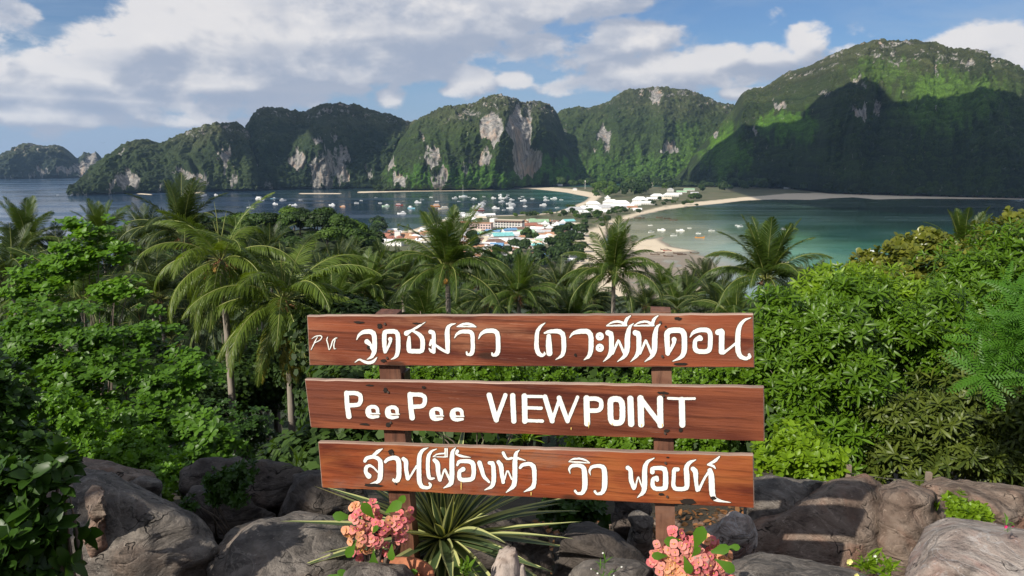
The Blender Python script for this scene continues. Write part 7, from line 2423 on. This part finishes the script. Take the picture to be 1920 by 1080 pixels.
LB = 'boats moored in the left bay'
for (px, py, kd, cl, s, wh) in [
    (381, 366, 'cruiser', 'white', 1.3, 'moored closest to the headland cove'), (405, 366, 'cruiser', 'white', 1.0, 'moored just right of the headland cove'), (468, 389, 'yacht', 'white', .6, 'moored alone under the dark hill'), (473, 391, 'speedboat', 'white', .8, 'beside the lone small yacht'),
    (487, 374, 'ferry', 'white', 1.2, 'under the left cliff of the dark hill'), (513, 373, 'cruiser', 'blue', 1.0, 'right of the ferry under the dark hill'), (530, 376, 'cruiser', 'white', 1.2, 'second right of the ferry under the dark hill'), (516, 383, 'cruiser', 'white', 1.0, 'nearer the camera than the blue cruiser'), (545, 386, 'cruiser', 'white', .9, 'with its twin near the knoll'), (553, 385, 'cruiser', 'white', .9, 'the right one of the twins near the knoll'), (564, 375, 'speedboat', 'white', 1.0, 'below the pale streaked cliff'),
    (623, 385, 'cruiser', 'white', 1.1, 'left of the brown-sailed boat'), (643, 388, 'ferry', 'orange', .6, 'just right of the pale streaked cliff'), (668, 381, 'speedboat', 'white', 1.2, 'right of the dark-sailed boat'), (677, 376, 'speedboat', 'white', .8, 'furthest out behind the others at the left'), (705, 371, 'speedboat', 'white', .9, 'close under the central hill, leftmost'), (713, 381, 'speedboat', 'white', 1.0, 'above the pale green boat'), (724, 387, 'cruiser', 'green', 1.2, 'moored near the bay middle'), (748, 385, 'ferry', 'red', .75, 'in the bay middle, left of the blue boat'), (756, 379, 'speedboat', 'brown', .9, 'behind the red ferry'),
    (754, 401, 'cruiser', 'white', 1.2, 'closest to the town in the left bay'), (771, 391, 'cruiser', 'blue', 1.3, 'in the bay middle'), (783, 380, 'cruiser', 'white', 1.2, 'right of the red ferry'), (791, 375, 'speedboat', 'white', 1.2, 'behind the cruiser right of the red ferry'), (808, 370, 'speedboat', 'white', 1.0, 'below the cleft of the central hill'), (820, 378, 'speedboat', 'white', 1.2, 'behind the orange ferries'), (817, 387, 'ferry', 'orange', .95, 'moored just left of the cream ferry'), (832, 392, 'ferry', 'cream', 1.0, 'moored right of the orange ferry'),
    (869, 369, 'yacht', 'white', 1.35, 'at the far side of the bay'), (853, 372, 'cruiser', 'white', 1.1, 'just left of the tall-masted yacht'), (860, 378, 'speedboat', 'white', .9, 'below the tall-masted yacht, left'), (880, 370, 'speedboat', 'white', .9, 'just right of the tall-masted yacht'), (889, 373, 'cruiser', 'white', 1.0, 'second right of the tall-masted yacht'), (885, 375, 'speedboat', 'white', .8, 'in front of the second cruiser right of the yacht'), (907, 369, 'speedboat', 'white', 1.0, 'behind the right-hand group'), (909, 377, 'speedboat', 'white', .9, 'at the left of the right-hand group'),
    (893, 391, 'ferry', 'white', 1.0, 'in a tight cluster before the pier'), (900, 387, 'ferry', 'white', .8, 'behind the clustered ferry before the pier'), (904, 383, 'cruiser', 'white', 1.3, 'at the back of the cluster before the pier'), (900, 395, 'ferry', 'red', .9, 'in front of the cluster before the pier'), (929, 391, 'cruiser', 'white', 1.2, 'right of the cluster before the pier'), (945, 394, 'speedboat', 'white', .9, 'above the hotel roof'), (925, 372, 'cruiser', 'white', 1.0, 'in the right-hand group, back row left'), (938, 366, 'cruiser', 'white', .9, 'furthest back in the right-hand group'), (940, 372, 'cruiser', 'white', 1.3, 'in the right-hand group, back row middle'), (951, 371, 'cruiser', 'white', 1.0, 'in the right-hand group, back row right'), (952, 366, 'speedboat', 'white', 1.0, 'behind the back row right cruiser'), (941, 379, 'cruiser', 'white', 1.1, 'in the right-hand group, middle row'),
    (959, 375, 'cruiser', 'white', 1.0, 'in the middle row, further right'), (955, 382, 'cruiser', 'white', 1.1, 'in the right-hand group, front row left'), (961, 385, 'cruiser', 'white', 1.2, 'in the front row, middle'), (957, 391, 'ferry', 'white', .7, 'nearest the shore in the right-hand group'), (974, 372, 'speedboat', 'white', .9, 'right of the group, back'), (980, 369, 'speedboat', 'white', 1.0, 'right of the group, furthest back'), (982, 377, 'cruiser', 'white', 1.2, 'right of the group, middle'), (985, 387, 'yacht', 'white', .55, 'right of the group, with a short mast'), (998, 373, 'speedboat', 'white', 1.1, 'between the group and the beach'),
    (1023, 371, 'cruiser', 'white', 1.0, 'off the beach, back left'), (1024, 376, 'cruiser', 'white', 1.1, 'off the beach, front left'), (1039, 373, 'ferry', 'white', .8, 'off the beach, middle'), (1052, 375, 'speedboat', 'white', 1.1, 'closest to the sandy beach'), (1019, 385, 'ferry', 'white', .7, 'behind the shore palms'), (1045, 390, 'speedboat', 'white', 1.0, 'near the shore palms by the resort'), (851, 412, 'ferry', 'white', 1.0, 'at the outer end of the pier'), (838, 413, 'ferry', 'white', .8, 'moored left of the pier'), (868, 404, 'ferry', 'white', 1.0, 'with a tall bridge beside the pier'), (892, 402, 'ferry', 'white', 1.0, 'along the inner pier'),
    (880, 405, 'ferry', 'white', .9, 'at the middle of the pier')]:
    boat(px, py, kd, cl, rh.choice([0, 3.14]) + rh.uniform(-.5, .5), s * .92, wh, LB)
RBG = 'boats in the right-hand lagoon'
for (px, py, kd, cl, s, wh) in [
    (1172, 413, 'longtail', 'brown', 1.0, 'nearest the curved beach'), (1195, 409, 'longtail', 'brown', 1.0, 'off the curved beach, first of a line'), (1203, 409, 'longtail', 'brown', 1.0, 'off the curved beach, second of a line'), (1237, 408, 'longtail', 'brown', 1.0, 'in the dark line off the beach, left'), (1250, 410, 'longtail', 'brown', 1.0, 'in the dark line off the beach, middle'), (1264, 413, 'longtail', 'brown', 1.1, 'in the dark line off the beach, right'),
    (1158, 428, 'longtail', 'cream', .8, 'in the shallows by the beach'), (1220, 423, 'speedboat', 'white', .7, 'above the sand bar, furthest back'), (1221, 436, 'speedboat', 'white', .9, 'above the sand bar, left'), (1241, 432, 'catamaran', 'white', .8, 'above the sand bar, second'), (1263, 442, 'speedboat', 'white', .9, 'at the tip of the sand bar'), (1276, 433, 'catamaran', 'white', .8, 'beyond the sand bar tip'), (1293, 428, 'speedboat', 'white', .6, 'in the lagoon middle, small'), (1309, 438, 'speedboat', 'white', .7, 'behind the orange longtail'), (1311, 446, 'longtail', 'orange', 1.0, 'in the lagoon middle'), (1334, 433, 'speedboat', 'white', .9, 'right of the orange longtail'),
    (1388, 425, 'speedboat', 'white', 1.0, 'at the edge of the dark water'), (1382, 423, 'speedboat', 'white', .7, 'at the edge of the dark water, smaller'), (1469, 430, 'speedboat', 'white', .8, 'furthest right above the palm'), (1247, 469, 'longtail', 'brown', .85, 'beached on the flats, back'), (1252, 471, 'longtail', 'red', .85, 'beached on the flats, behind the others'), (1229, 478, 'longtail', 'brown', .85, 'beached on the flats, leftmost'), (1237, 475, 'longtail', 'brown', .85, 'beached on the flats, second from left'), (1254, 481, 'longtail', 'brown', .85, 'beached on the flats, front'), (1272, 476, 'longtail', 'brown', .85, 'on the wet flats, third group left'),
    (1279, 478, 'longtail', 'brown', .85, 'on the wet flats, third group right'), (1303, 475, 'longtail', 'brown', .85, 'on the wet flats, alone'), (1337, 480, 'longtail', 'brown', .9, 'at the edge of the water off the flats'), (1374, 481, 'longtail', 'brown', .9, 'left of the palm with the orange heart'), (1215, 464, 'longtail', 'cream', .7, 'lying on the sand bar'), (1548, 506, 'longtail', 'brown', .8, 'in the green shallows, nearest'), (1571, 497, 'longtail', 'cream', .8, 'in the green shallows, second'), (1630, 472, 'catamaran', 'white', .75, 'in the green water beside the olive trees'), (1652, 475, 'speedboat', 'white', .5, 'smallest, beside the white catamaran'),
    (1470, 493, 'longtail', 'cream', .7, 'right of the palm with the orange heart')]:
    boat(px, py, kd, cl, rh.choice([0, 3.14]) + rh.uniform(-.35, .35), s, wh, RBG)
# open sea
boat(40, 381, 'longtail', 'brown', 0, .9, 'running alone on the open sea at the left', 'boats on the open sea')
boat(108, 366, 'speedboat', 'white', .3, .7, 'furthest out on the open sea', 'boats on the open sea')

# ------------------------------------------------------------------ two dark birds over the sea
BIRD = plain('bird_dark', (.02, .02, .022), .7)
for (px, py, d, lab) in ((93, 298, 60, 'small dark bird flying before the far island'), (75, 357, 50, 'small dark bird flying low over the open sea'), (193, 268, 90, 'tiny dark bird left of the headland crest')):
    c = at(px, py, d)
    V = [(0, -.16, 0), (0, .18, .01), (.03, 0, .02), (-.03, 0, .02), (.14, -.02, .10), (.30, .04, .04), (-.14, -.02, .10), (-.30, .04, .04), (.12, .07, .09), (-.12, .07, .09), (0, 0, -.04)]
    F = [(0, 2, 1, 3), (0, 10, 2), (10, 1, 2), (0, 3, 10), (10, 3, 1), (2, 4, 5, 8), (3, 9, 7, 6)]
    tag(obj('bird', mesh('bird', V, F, [BIRD]), None, c, (0, 0, .6)), lab, 'bird')
# ------------------------------------------------------------------ leaf litter and pebbles between the rocks
rng = np.random.default_rng(77)
n = 5200
X = rng.uniform(-3.2, 4.2, n); Y = rng.uniform(1.8, 6.5, n)
Zg = ground_h(X, Y) + .012
LIT = leaf_mat('dry_leaf_litter', (.16, .095, .045), .6, .7, .1, hue=.2)
lv, lf = leaf_blade(.085, .019, 'ovate', .5, .3)
ax = rng.normal(size=(n, 3)) * .5 + np.array([0, 0, 1.0])
V, F, TI = join_scatter(lv, lf, [.5] * len(lv), np.stack([X, Y, Zg], 1), rots(ax, rng), rng.uniform(.5, 1.2, n), rng, .5)
obj('leaf_litter', mesh('leaf_litter', V, F, [LIT], False, {'tint': TI}), kind='stuff')
n = 1500
X = rng.uniform(-3.2, 4.2, n); Y = rng.uniform(1.8, 6.0, n)
Zg = ground_h(X, Y)
bv, bf = ball(.03, 6, 4, (1, .8, .6))
bv = np.array(bv) * (1 + .3 * (np.random.default_rng(1).random((len(bv), 1)) - .5))
V, F, M_ = [], [], []
tri = [f for f in bf if len(f) == 3] + [g for f in bf if len(f) == 4 for g in ((f[0], f[1], f[2]), (f[0], f[2], f[3]))]
Va, Fa, TI = join_scatter(bv, tri, [.5] * len(bv), np.stack([X, Y, Zg], 1), rots(rng.normal(size=(n, 3)), rng), rng.uniform(.4, 1.8, n) ** 1.5, rng, .5)
obj('pebbles', mesh('pebbles', Va, Fa, [RK_B], False), kind='stuff')

# ------------------------------------------------------------------ labels that still coincide get their place among their likes
from collections import defaultdict
bpy.context.view_layer.update()
same = defaultdict(list)
for o in S.objects:
    if o.parent is None and o.get('label'):
        same[o['label']].append(o)
ORD = ['leftmost', 'second from left', 'third from left', 'fourth from left', 'fifth from left', 'sixth from left', 'seventh from left', 'eighth from left', 'ninth from left', 'tenth from left', 'eleventh from left', 'twelfth from left', 'thirteenth from left', 'fourteenth from left', 'fifteenth from left', 'sixteenth from left']
for lab, os_ in same.items():
    k = len(os_)
    if k < 2 or len(lab.split()) > (14 if k == 2 else 13):
        continue
    os_.sort(key=lambda o: project(o.location.x, o.location.y, o.location.z)[0])
    for i, o in enumerate(os_):
        if k == 2:
            o['label'] = lab + (', left one' if i == 0 else ', right one')
        elif i == k - 1:
            o['label'] = lab + ', rightmost'
        elif i < len(ORD):
            o['label'] = lab + ', ' + ORD[i]
